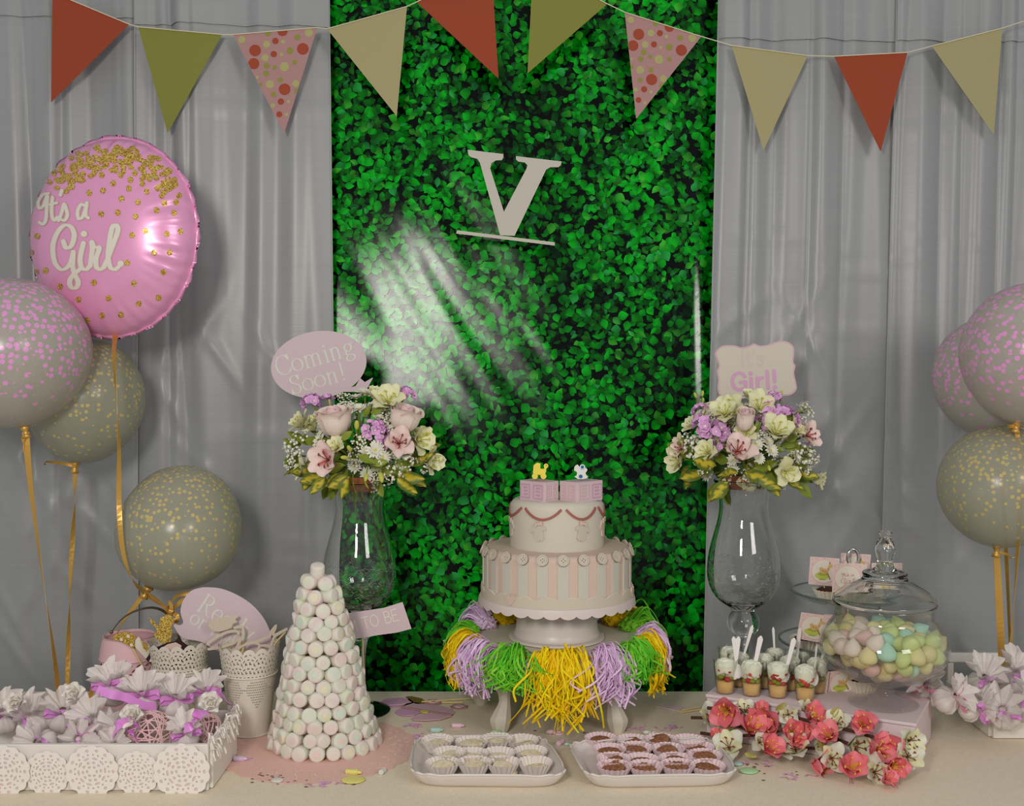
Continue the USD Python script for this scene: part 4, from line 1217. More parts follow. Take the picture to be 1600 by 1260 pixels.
for dx, dz, nn_ in ((0.0, 0.302, (0.1, -0.35, 1.0)),):
    m = orient(mallow(0.0125, 0.028), nn_, MC + [dx - 0.012, 0, dz - 0.014])
    part(tower, 'marshmallow', m, M_MALLOW, 'marshmallow standing on the tip', smooth=50)

# pink paper doily
M_DOILY = mat('doily_pink', col(210, 172, 160), 0.8, 0.2)
Rd = 0.163
th = np.linspace(0, 2 * PI, 24 * 8, endpoint=False)
edge = Rd * (1 + 0.030 * np.abs(np.sin(th * 12)) + 0.006 * np.sin(th * 48))
dp = Polygon(np.stack([edge * np.cos(th), edge * np.sin(th)], 1))
holes = []
for ring_r, nn, rx, ry in ((0.150, 48, 0.0022, 0.0050), (0.1385, 36, 0.0030, 0.0034), (0.126, 24, 0.0028, 0.0075), (0.118, 48, 0.0016, 0.0022)):
    for k in range(nn):
        a = (k + 0.5) / nn * 2 * PI
        holes.append(affinity.translate(affinity.rotate(affinity.scale(Point(0, 0).buffer(1, quad_segs=3), rx, ry), math.degrees(a) - 90 + (25 if nn != 36 else 0), origin=(0, 0)), ring_r * math.cos(a), ring_r * math.sin(a)))
dp = dp.difference(unary_union(holes))
DC = T(498, 1170)
dm = extr(dp, 0.0007)
dm.apply_translation([DC[0], DC[1], TABLE + 0.0004])
single('paper_doily', 'pink cut-paper doily lying under the marshmallow tower', 'doily', dm, M_DOILY, smooth=False, loc=(DC[0], DC[1], TABLE))

# the MOM TO BE flag behind the tower
M_SIGN = mat('sign_pink', col(192, 172, 176), 0.7, 0.25)
M_SIGN_TEXT = mat('sign_text', col(206, 204, 188), 0.7, 0.25)
M_SIGN_TEXT2 = mat('sign_text_pale', col(198, 200, 186), 0.7, 0.25)
M_STICK = mat('bamboo_stick', col(206, 186, 130), 0.6, 0.3)
FY = 2.09
fp = [(478, 975), (505, 966), (540, 959), (575, 954), (600, 950), (629, 941), (634, 956), (643, 983), (620, 989), (590, 993), (560, 998), (520, 1007), (484, 1018), (486, 996)]
flag = thing('party_sign', 'pink paper flag sign reading MOM TO BE, half behind the marshmallow tower', 'sign', P(567, 1130, FY))
part(flag, 'sign_board', board(Polygon(fp), FY, 0.0025), M_SIGN, smooth=False)
gg = text_px('MOM TO BE', PLAIN, 9, 9, (517, 997), 18, 14.5, 0.89)
part(flag, 'lettering', board(gg.simplify(0.15), FY - 0.0008, 0.001), M_SIGN_TEXT, 'pale letters MOM TO BE', smooth=False, kind='stuff')
part(flag, 'stick', tube([P(566, 975, FY + 0.004), P(568, 1040, FY + 0.004), P(572, 1133, FY + 0.004)], 0.0017, 6), M_STICK)

# ---------------------------------------------------------------- small things scattered on the cloth
M_LILAC = mat('card_lilac', col(190, 146, 176), 0.7, 0.2)
M_LILAC2 = mat('card_rose', col(196, 160, 172), 0.7, 0.2)
M_LIP = mat('card_dusty_rose', col(176, 132, 128), 0.7, 0.2)
M_LIPIN = mat('card_white_pink', col(206, 186, 186), 0.7, 0.2)
M_BROWNG = mat('card_bronze', col(120, 98, 48), 0.6, 0.3)
M_DOTY = mat('card_yellow_knot', col(200, 184, 96), 0.6, 0.3)
zc = TABLE + 0.0008


def card(name, label, polys, cat='photo prop'):
    c = T(*np.array(polys[0][1].centroid.coords)[0], TABLE)
    t = thing(name, label, cat, c)
    z0 = zc
    for k, (pname, pl, mt) in enumerate(polys):
        part(t, pname, lay(pl, z0, 0.0012), mt, smooth=False)
        z0 += 0.0011
    return t


def zp(pts, ox=580, oy=1060, k=8.889):
    return Polygon(zoom_px(pts, ox, oy, k))


card('bow_prop', 'lilac card bow with a dark pink crease lying behind the blue sweet', [('bow_wing', zp([(540, 330), (760, 375), (1000, 400), (1140, 450), (1160, 490), (1110, 530), (680, 470), (420, 410)]), M_LILAC2), ('bow_wing', zp([(330, 470), (390, 430), (520, 430), (690, 480), (600, 520), (450, 530), (370, 510)]), M_LILAC), ('bow_wing', zp([(560, 560), (800, 485), (1100, 535), (960, 580), (760, 596), (600, 590)]), M_LILAC2), ('crease', zp([(400, 405), (680, 455), (1110, 520), (1130, 505), (700, 440), (420, 392)]), M_LIP), ('bow_knot', zp([(680, 470), (730, 452), (800, 462), (790, 485), (720, 492)]), M_DOTY)])
card('lip_prop', 'lilac oval card prop lying beside the foot of the left vase', [('oval', zp([(90, 360), (200, 300), (380, 280), (520, 290), (600, 350), (440, 400), (240, 420), (120, 395)]), M_LILAC), ('fold_line', zp([(240, 380), (380, 350), (520, 320), (560, 340), (400, 375)]), M_LILAC2)])
mst = card('moustache_prop', 'bronze leaf-shaped card prop on a bamboo stick at the back of the table', [('leaf_shape', zp([(480, 265), (560, 258), (700, 290), (760, 330), (720, 365), (620, 365), (530, 325)]), M_BROWNG)])
part(mst, 'stick', tube([T(*zoom_px([(700, 330)], 580, 1060, 8.889)[0], zc + 0.003), T(*zoom_px([(1430, 280)], 580, 1060, 8.889)[0], zc + 0.002)], 0.0016, 6), M_STICK)
l1 = card('lips_prop', 'dusty pink card lips with a bamboo stick, nearest the bronze card leaf', [('lips', zp([(735, 340), (800, 305), (900, 302), (985, 325), (990, 350), (930, 378), (820, 378), (750, 362)]), M_LIP), ('mouth', zp([(780, 330), (840, 312), (900, 315), (945, 332), (880, 350), (810, 348)]), M_LIPIN), ('gap', zp([(840, 328), (890, 326), (880, 336), (845, 337)]), M_LIP)])
part(l1, 'stick', tube([T(*zoom_px([(980, 335)], 580, 1060, 8.889)[0], zc + 0.003), T(*zoom_px([(1270, 342)], 580, 1060, 8.889)[0], zc + 0.002)], 0.0016, 6), M_STICK)
card('lips_prop', 'dusty pink card lips lying beside the left leg of the stool', [('lips', zp([(1090, 400), (1150, 370), (1260, 365), (1345, 390), (1330, 425), (1220, 440), (1120, 428)]), M_LIP), ('mouth', zp([(1150, 395), (1220, 378), (1300, 392), (1240, 412), (1170, 410)]), M_LIPIN), ('gap', zp([(1200, 394), (1240, 392), (1236, 398), (1202, 400)]), M_LIP)])
card('paper_scrap', 'white paper slip lying on the cloth left of the pink display box', [('sheet', Polygon([(1025, 1105), (1052, 1101), (1068, 1106), (1060, 1112)]), M_LIPIN)], 'paper')
st = thing('skewer', 'pair of bamboo skewers lying left of the flower garland', 'skewer', T(1075, 1109))
part(st, 'stick', tube([T(1060, 1112, zc + 0.002), T(1094, 1105, zc + 0.002)], 0.0014, 6), M_STICK)
part(st, 'stick', tube([T(1061, 1114, zc + 0.002), T(1094, 1109, zc + 0.002)], 0.0014, 6), M_STICK)

TOYC = {'blue': mat('sweet_blue', col(160, 186, 180), 0.4, 0.4), 'pink': mat('sweet_pink', col(206, 172, 184), 0.4, 0.4), 'lilac': mat('sweet_lilac', col(196, 176, 200), 0.4, 0.4), 'yellow': mat('sweet_yellow', col(206, 196, 110), 0.4, 0.4), 'green': mat('sweet_green', col(160, 196, 150), 0.4, 0.4), 'white': mat('sweet_white', col(198, 194, 186), 0.4, 0.4)}


def bottle_sweet(color, px_, py_, deg, L, label):
    p = T(px_, py_, TABLE + 0.0045)
    t = thing('toy_bottle', label, 'toy', (p[0], p[1], TABLE))
    m = lathe([(0.0002, 0), (0.0040, 0), (0.0045, 0.001), (0.0045, L * 0.62), (0.0042, L * 0.66), (0.0002, L * 0.66)], 14)
    cap = lathe([(0.0002, L * 0.66), (0.0048, L * 0.66), (0.0048, L * 0.74), (0.003, L * 0.76), (0.0024, L * 0.9), (0.0012, L), (0.0002, L)], 14)
    d = (math.cos(math.radians(deg)), math.sin(math.radians(deg)), 0)
    part(t, 'bottle_body', orient(m, d, p - np.array(d) * L / 2), TOYC[color], smooth=35)
    part(t, 'teat', orient(cap, d, p - np.array(d) * L / 2), TOYC[color], smooth=35)


def dummy_sweet(color, px_, py_, label, s=1.0):
    p = T(px_, py_, TABLE)
    t = thing('toy_dummy', label, 'toy', p)
    ring_ = np.stack([np.cos(np.linspace(0, 2 * PI, 20)) * 0.0055, np.sin(np.linspace(0, 2 * PI, 20)) * 0.0055, np.zeros(20)], 1) * s
    part(t, 'ring', tube(ring_ + p + [0.007 * s, 0, 0.002], 0.0017 * s, 7, (0, 0, 1)), TOYC[color], smooth=True)
    part(t, 'shield', ball(p + [0, 0, 0.004 * s], 0.0075 * s, 2, (0.35, 1.0, 0.5)), TOYC[color], smooth=True)
    part(t, 'teat', ball(p + [-0.006 * s, 0, 0.004 * s], 0.0045 * s, 2, (1.4, 0.9, 0.8)), TOYC[color], smooth=True)


bottle_sweet('blue', 683, 1141, 4, 0.022, 'pale blue toy baby bottle between the doily and the left stool leg')
bottle_sweet('pink', 716, 1134, 2, 0.022, 'pale pink toy baby bottle left of the left stool leg')
bottle_sweet('yellow', 553, 1207, -8, 0.026, 'yellow toy baby bottle at the front edge of the pink doily')
bottle_sweet('lilac', 376, 1186, -3, 0.022, 'lilac toy baby bottle lying on the left end of the pink doily')
bottle_sweet('white', 598, 1205, 75, 0.016, 'white toy baby bottle at the right edge of the pink doily')
bottle_sweet('pink', 876, 1160, 60, 0.018, 'pink toy baby bottle standing between the two trays')
dummy_sweet('pink', 866, 1148, 'pink toy dummy lying behind the gap between the two trays', 1.2)
dummy_sweet('white', 1015, 1148, 'white toy dummy at the back rim of the brown cookie tray', 1.0)
dummy_sweet('green', 780, 1150, 'green toy dummy in front of the left stool leg', 1.3)
dummy_sweet('blue', 890, 1166, 'pale blue toy dummy at the left corner of the brown cookie tray', 0.8)
for label, cx_, cy_, cc, rx, ry in (('pale green sugar disc right of the brown cookie tray', 1170, 1207, 'green', 15, 7), ('yellow sugar disc in front of the pink doily', 552, 1221, 'yellow', 19, 6), ('pale blue sugar disc touching the right rim of the brown cookie tray', 1152, 1196, 'blue', 9, 5), ('white sugar disc near the front of the pink doily, left of the yellow one', 433, 1222, 'white', 10, 4)):
    c = T(cx_, cy_)
    s_ = FOCAL / c[1]
    m = ball(c + [0, 0, 0.0025], 1.0, 3, (rx / s_, rx / s_ * 0.9, 0.0028))
    single('sugar_disc', label, 'sweet', m, TOYC[cc], loc=c, smooth=True)
# paper confetti: lilac curls and tiny dark stars
r = rng(7)
conf = thing('table_confetti', 'lilac and dark paper confetti scattered over the cloth', 'confetti', (0, 1.9, TABLE))
curl, dark = [], []
for cx_, cy_, n, sx, sy in ((650, 1135, 7, 14, 5), (655, 1150, 5, 12, 4), (992, 1140, 7, 18, 5), (1045, 1138, 7, 16, 5), (500, 1226, 5, 24, 5), (1190, 1195, 3, 20, 5), (1245, 1212, 4, 26, 6), (375, 1190, 3, 16, 8)):
    for k in range(n):
        px_, py_ = cx_ + r.normal(0, sx * 0.6), cy_ + r.normal(0, sy * 0.6)
        c = T(px_, py_, TABLE + 0.0015)
        a = r.uniform(0, 6.28)
        t = np.linspace(0, 1, 9)
        L = r.uniform(0.012, 0.022)
        w = np.stack([L * (t - 0.5), 0.004 * np.sin(t * 7), 0 * t], 1)
        R_ = np.array([[math.cos(a), -math.sin(a), 0], [math.sin(a), math.cos(a), 0], [0, 0, 1]])
        curl.append(strap(w @ R_.T + c, 0.0028, 0.0006, (-math.sin(a), math.cos(a), 0.2)))
for cx_, cy_, n, sx, sy in ((410, 1215, 12, 30, 8), (460, 1222, 8, 30, 6), (1180, 1198, 12, 26, 5), (1230, 1210, 6, 40, 8), (560, 1222, 4, 60, 5), (836, 1140, 1, 3, 2), (914, 1148, 1, 3, 2)):
    for k in range(n):
        c = T(cx_ + r.normal(0, sx * 0.7), cy_ + r.normal(0, sy * 0.7), TABLE + 0.001)
        dark.append(ball(c, r.uniform(0.0012, 0.0024), 1, (1.5, 0.8, 0.4)))
part(conf, 'curl', curl, M_LILAC, smooth=False, kind='stuff')
part(conf, 'fleck', dark, mat('fleck_brown', col(110, 84, 76), 0.6), smooth=True, kind='stuff')
conf.prim.SetCustomDataByKey('kind', 'stuff')

# ---------------------------------------------------------------- glass vases
M_GLASS = mat('clear_glass', (0.97, 0.985, 0.975), 0.0, 0.5, transmission_weight=1.0, ior=1.47)


def pane_mat(name, tint, edge=0.6, power=3.0):
    """Thin clear glass that lets light through: transparent, with the reflection of a glass face."""
    return mat_nodes(name, {'t': ('transparent_bsdf', {'color': tint}), 'g': ('glossy_bsdf', {'roughness': 0.015, 'color': (0.9, 0.9, 0.88)}), 'lw': ('layer_weight', {'blend': 0.5}), 'pw': ('math', {'math_type': 'power', 'value2': power}), 'mr': ('map_range', {'from_min': 0.0, 'from_max': 1.0, 'to_min': 0.035, 'to_max': edge}), 'm': ('mix_closure', {})}, [('lw.facing', 'pw.value1'), ('pw.value', 'mr.value'), ('mr.result', 'm.fac'), ('t.BSDF', 'm.closure1'), ('g.BSDF', 'm.closure2')], 'm.closure')


M_THIN = pane_mat('thin_glass', (0.98, 0.985, 0.975), 0.6, 2.4)
M_CRACKLE = mat('crackled_glass', (0.95, 0.97, 0.955), 0.0, 0.5, transmission_weight=1.0, ior=1.45)
M_CLAY = mat('terracotta', col(142, 84, 54), 0.75, 0.2)
VASE = [(0.0, 0.0), (0.055, 0.0), (0.0565, 0.003), (0.052, 0.006), (0.026, 0.013), (0.013, 0.026), (0.0105, 0.055), (0.0105, 0.105), (0.013, 0.128), (0.017, 0.140), (0.026, 0.147), (0.0305, 0.160), (0.030, 0.172), (0.024, 0.184), (0.022, 0.190), (0.032, 0.196), (0.050, 0.210), (0.062, 0.228), (0.068, 0.250), (0.0685, 0.272), (0.065, 0.300), (0.057, 0.332), (0.050, 0.358), (0.0465, 0.382), (0.0475, 0.402), (0.052, 0.420), (0.0575, 0.436)]


def vase(label, cx, foot_y):
    base = T(cx, foot_y)
    pr = np.array(VASE)
    outer = np.vstack([pr[:1] + [[1e-4, 0]], spline(pr[1:], 4)])
    inner = [(r_ - 0.0030, z_) for r_, z_ in pr[16:]]
    inner = spline(np.array(inner), 4)[::-1]
    prof = np.vstack([outer, [[0.0562, 0.4375]], inner, [[0.015, 0.1975], [0.0001, 0.1965]]])
    t = thing('glass_vase', label, 'vase', base)
    m = lathe(prof, 72)
    part(t, 'vase_body', m, M_GLASS, smooth=True, local=True)
    # the crackled lower half of the bulb: a frosted skin of small facets just inside
    return t, base


def crackle(t, seed):
    r = rng(seed)
    out = []
    for k in range(420):
        a, z = r.uniform(0, 2 * PI), 0.205 + 0.085 * r.uniform(0, 1)**1.7
        rad = float(np.interp(z, [p[1] for p in VASE], [p[0] for p in VASE])) - 0.0016
        L = r.uniform(0.004, 0.011)
        b = r.uniform(-0.9, 0.9)
        s = np.linspace(-0.5, 0.5, 4)
        aa_, zz_ = a + s * L * math.cos(b) / rad + r.normal(0, 0.008, 4), z + s * L * math.sin(b)
        rad = np.interp(zz_, [p[1] for p in VASE], [p[0] for p in VASE]) - 0.0016
        out.append(tube(np.stack([rad * np.cos(aa_), rad * np.sin(aa_), zz_], 1), 0.00032, 4))
    part(t, 'crackle', out, mat('crackle_lines', col(206, 206, 192), 0.3, 0.6), 'fine crackle in the lower half of the bulb', smooth=False, kind='stuff', local=True)


v1, V1 = vase('clear footed glass vase behind the marshmallow tower, left of the cake', 563, 1112)
crackle(v1, 1)
v2, V2 = vase('clear footed glass vase behind the dessert cups, right of the cake', 1160, 1105)
crackle(v2, 2)

# ---------------------------------------------------------------- flowers
M_ROSE = mat('rose_petal', col(214, 196, 184), 0.6, 0.25, sheen_weight=0.2)
M_ROSE2 = mat('rose_heart', col(214, 184, 186), 0.6, 0.25)
M_STOCK = mat('stock_lilac', col(206, 158, 200), 0.65, 0.2)
M_WHITEP = mat('petal_white', col(206, 204, 188), 0.65, 0.2)
M_CREAMP = mat('petal_cream', col(208, 206, 168), 0.65, 0.2)
M_PINKP = mat('petal_pale_pink', col(214, 192, 184), 0.6, 0.25)
M_CORALP = mat('petal_coral', col(216, 126, 134), 0.6, 0.25)
M_CORALD = mat('petal_coral_deep', col(210, 106, 114), 0.6, 0.25)
M_THROAT = mat('petal_throat', col(206, 160, 74), 0.6, 0.25)
M_BLUSHT = mat('petal_blush_throat', col(208, 140, 134), 0.6, 0.25)
M_STRIPE = mat('petal_streak', col(120, 62, 56), 0.6, 0.25)
M_DISC = mat('daisy_disc', col(184, 172, 60), 0.7)
M_STEM = mat('stem_green', col(108, 122, 40), 0.6, 0.3)
M_BUD = mat('bud_green', col(172, 174, 74), 0.6, 0.3)
M_LEAFD = mat('leaf_dark', col(58, 76, 30), 0.45, 0.4)
mat_nodes('variegated_leaf', {'a': ('attribute', {'attribute': 'tint'}), 'p': ('principled_bsdf', {'roughness': 0.42, 'specular_ior_level': 0.4})}, [('a.color', 'p.base_color')], 'p.BSDF')


def petal(L, W, curl=0.3, cup=0.2, nu=6, nv=5, tip=0.0):
    """A petal in the xz plane growing along +x from the origin, upper face +z; curl bends its end down, cup lifts its sides."""
    u = np.linspace(0, 1, nu)[:, None]
    v = np.linspace(-1, 1, nv)[None, :]
    w = W * np.sin(PI * np.clip(u * (0.86 + tip * 0.14) + 0.05, 0, 1))**0.75
    x = L * u + 0 * v
    y = w * v
    z = L * (0.45 * u - curl * u**2) + cup * W * (v**2) * (0.3 + u)
    return surface(np.stack([x, y, np.broadcast_to(z, x.shape)], -1))


def rot(m, a, axis):
    k = m.copy()
    k.apply_transform(trimesh.transformations.rotation_matrix(a, axis))
    return k


def bloom(n, L, W, open_, curl, cup, tw=0.0, r=None, nu=6, nv=5):
    """n petals round the +z axis; open_ is the angle from upright."""
    out = []
    for k in range(n):
        j = 0 if r is None else r.normal(0, 0.10)
        p = rot(petal(L * (1 + j * 0.5), W, curl, cup, nu, nv), -(PI / 2 - open_ - j), [0, 1, 0])
        out.append(rot(p, k / n * 2 * PI + tw + j * 0.6, [0, 0, 1]))
    return cat_mesh(out)


def rose_mesh(R, seed, bud=False):
    """A half-open rose: overlapping cupped petals in whorls; facing +z."""
    r = rng(seed)
    outer, inner = [], []
    H = R * (1.9 if bud else 1.55)
    for whorl, (n, rad, lean, h) in enumerate(((3, 0.16, -0.05, 0.95), (4, 0.36, -0.02, 1.0), (5, 0.60, 0.05, 1.0), (5, 0.84, 0.10 if bud else 0.04, 0.97))):
        if bud and whorl == 3:
            n = 4
        for k in range(n):
            a0 = k / n * 2 * PI + whorl * 0.7 + r.normal(0, 0.1)
            span = 2.5 * PI / n
            u = np.linspace(-1, 1, 9)[None, :]
            t = np.linspace(0, 1, 8)[:, None]
            a = a0 + u * span / 2
            edge = 1 - 0.16 * np.abs(u)**3
            z = H * h * t * edge
            base = np.sin(np.clip(t * 2.5, 0, PI / 2))**0.62 * (1 - 0.10 * np.clip(t - 0.6, 0, 1))
            rr_ = R * (rad * (0.34 + 0.66 * base)) * (1 + lean * t**3 * 1.6) + R * 0.05 * (np.abs(u)**2) * t
            roll = R * 0.10 * np.clip((t - 0.8) / 0.2, 0, 1)**2 * (whorl >= 2)
            rr_ = rr_ + roll * 1.4
            z = z - roll * 0.8
            if bud:
                rr_ = rr_ * (0.80 - 0.28 * np.clip(t - 0.45, 0, 1))
            (outer if whorl >= 2 else inner).append(surface(np.stack([rr_ * np.cos(a), rr_ * np.sin(a), z - H * 0.45], -1)))
    cup_ = lathe([(0.001, -H * 0.47), (R * 0.24, -H * 0.45), (R * 0.5, -H * 0.3), (R * 0.6, -H * 0.1), (R * 0.45, H * 0.25), (0.001, H * 0.3)], 18)
    return cat_mesh(outer), cat_mesh(inner + [cup_])


def leaf_mesh(L, W, curl=0.25, seed=0, variegated=True):
    u = np.linspace(0, 1, 11)[:, None]
    v = np.linspace(-1, 1, 7)[None, :]
    w = W * np.sin(PI * u**0.85)**0.8
    x, y = L * u + 0 * v, w * v
    z = -curl * L * u**2 + 0.25 * W * np.abs(v) - 0.10 * W * np.sin(u * 9) * v
    m = surface(np.stack([x, y, np.broadcast_to(z, x.shape)], -1))
    n_ = meshkit.noise(np.stack([x * 160 + seed * 7, y * 260, 0 * x], -1), seed)
    mask = np.clip(((1 - np.abs(v) * 0.85) * (0.35 + 0.9 * n_) - 0.42) * 7, 0, 1)
    if not variegated:
        mask = mask * 0
    g = lin((116, 130, 40) if not variegated else (86, 100, 34)) * 1.3
    yel = lin((184, 168, 48)) * 1.25
    c = g + (yel - g) * mask[..., None]
    return m, c.reshape(-1, 3)


def add_flower(parent, kind, at, nrm, s, seed):
    r = rng(seed)
    roll = r.uniform(0, 6.28)

    def put(m):
        return orient(m, nrm, at, roll, s)
    if kind in ('rose', 'rosebud'):
        o, i = rose_mesh(1.0, seed, kind == 'rosebud')
        p = part(parent, 'rose' if kind == 'rose' else 'rosebud', put(o), M_ROSE, smooth=True)
        part(p, 'inner_petals', put(i), M_ROSE2, smooth=True)
    elif kind in ('pink_lily', 'cream_lily', 'coral_lily', 'white_lily'):
        op = 1.05
        if kind == 'coral_lily':
            op = 0.85
        o = bloom(3, 1.0, 0.42, op, 0.30, 0.25, 0.0, r, 7, 5)
        i = bloom(3, 0.95, 0.30, op - 0.15, 0.28, 0.25, PI / 3, r, 7, 5)
        mo = {'pink_lily': M_PINKP, 'cream_lily': M_CREAMP, 'coral_lily': M_CORALP, 'white_lily': M_WHITEP}[kind]
        mi = {'pink_lily': M_PINKP, 'cream_lily': M_CREAMP, 'coral_lily': M_CORALD, 'white_lily': M_CREAMP}[kind]
        mt = {'pink_lily': M_BLUSHT, 'cream_lily': M_CREAMP, 'coral_lily': M_THROAT, 'white_lily': M_CREAMP}[kind]
        p = part(parent, {'pink_lily': 'pink_alstroemeria', 'cream_lily': 'cream_alstroemeria', 'coral_lily': 'coral_alstroemeria', 'white_lily': 'white_alstroemeria'}[kind], put(o), mo, smooth=True)
        part(p, 'inner_petals', put(i), mi, smooth=True)
        th_ = bloom(3, 0.55, 0.11, op - 0.18, 0.1, 0.2, PI / 3, r, 4, 3)
        th_.apply_translation([0, 0, 0.02])
        part(p, 'throat', put(th_), mt, smooth=True)
        st_ = []
        for k in range(6):
            a = k / 6 * 2 * PI + r.normal(0, 0.2)
            e = np.array([0.30 * math.cos(a), 0.30 * math.sin(a), 0.62])
            st_.append(tube(spline([(0, 0, 0), (0.08 * math.cos(a), 0.08 * math.sin(a), 0.35), e], 3), 0.016, 5))
            st_.append(ball(e, 0.05, 1, (1.5, 0.8, 0.8)))
        part(p, 'stamens', put(cat_mesh(st_)), M_STRIPE if kind in ('white_lily', 'pink_lily') else (M_THROAT if kind == 'coral_lily' else M_BUD), smooth=True, kind='stuff')
        ln_ = []
        if kind != 'white_lily':
            for k in range(3):
                a = PI / 3 + k / 3 * 2 * PI
                for q in (-0.1, 0, 0.1):
                    b = a + q
                    d = np.array([math.cos(b), math.sin(b), 0])
                    ln_.append(tube(np.array([d * 0.25 + [0, 0, 0.30], d * 0.45 + [0, 0, 0.36], d * 0.6 + [0, 0, 0.37]]) * 1.0, 0.010, 4))
            part(p, 'streaks', put(cat_mesh(ln_)), M_STRIPE, smooth=True, kind='stuff')
    elif kind == 'daisy':
        a_ = bloom(16, 1.0, 0.17, 1.22, 0.42, 0.12, 0.0, r, 4, 3)
        b_ = bloom(12, 0.75, 0.15, 0.95, 0.40, 0.12, 0.2, r, 4, 3)
        p = part(parent, 'daisy', put(cat_mesh([a_, b_])), M_WHITEP, smooth=True)
        part(p, 'disc', put(ball((0, 0, 0.12), 0.24, 2, (1, 1, 0.6))), M_DISC, smooth=True)
    elif kind == 'stock':
        fl, hearts = [], []
        for k in range(11):
            d = r.normal(0, 1, 3)
            d[2] = abs(d[2]) * 0.8 + 0.2
            d /= np.linalg.norm(d)
            b_ = bloom(5, 0.46, 0.24, 1.15, 0.3, 0.15, r.uniform(0, 6), r, 4, 3)
            b_.vertices[:, 2] += 0.05 * np.sin(np.arctan2(b_.vertices[:, 1], b_.vertices[:, 0]) * 9)
            fl.append(orient(b_, d, d * np.array([0.75, 0.55, 0.5])))
            hearts.append(ball(d * np.array([0.75, 0.55, 0.5]) + d * 0.12, 0.10, 1))
        p = part(parent, 'lilac_stock', put(cat_mesh(fl)), M_STOCK, smooth=True)
        part(p, 'hearts', put(cat_mesh(hearts)), M_WHITEP, smooth=True, kind='stuff')
    elif kind == 'filler':
        bl, tw = [], []
        for k in range(30):
            d = r.normal(0, 1, 3)
            d[2] = abs(d[2]) + 0.1
            d = d / np.linalg.norm(d) * r.uniform(0.6, 1.0)
            f_ = bloom(5, 0.17, 0.085, 1.1, 0.3, 0.1, r.uniform(0, 6), None, 3, 3) if k % 2 else ball((0, 0, 0), 0.12, 1)
            bl.append(orient(f_, d, d))
            if k % 2 == 0:
                tw.append(tube(np.array([[0, 0, -0.3], d * 0.5, d]), 0.02, 4))
        p = part(parent, 'white_filler_flower', put(cat_mesh(bl)), M_WHITEP, smooth=True, kind='stuff')
        part(p, 'twigs', put(cat_mesh(tw)), M_STEM, smooth=True, kind='stuff')
    elif kind == 'bud':
        p = part(parent, 'green_bud', put(ball((0, 0, 0.4), 0.5, 2, (0.45, 0.45, 1.0))), M_BUD, smooth=True)
        part(p, 'bud_stem', put(tube(np.array([(0, 0, -0.1), (0.05, 0.02, -0.6), (0, 0, -1.1)]), 0.07, 6)), M_STEM, smooth=True)
    elif kind in ('leaf', 'leaf_green'):
        m, c = leaf_mesh(1.0, 0.26, r.uniform(0.1, 0.4), seed, kind == 'leaf')
        # grows along the normal
        m = rot(m, -PI / 2, [0, 1, 0])
        m = rot(m, r.uniform(-0.5, 0.5), [0, 0, 1])
        part(parent, 'leaf', orient(m, nrm, at, 0 if False else r.uniform(-0.6, 0.6), s), MATS['variegated_leaf'], smooth=True, colors=c)


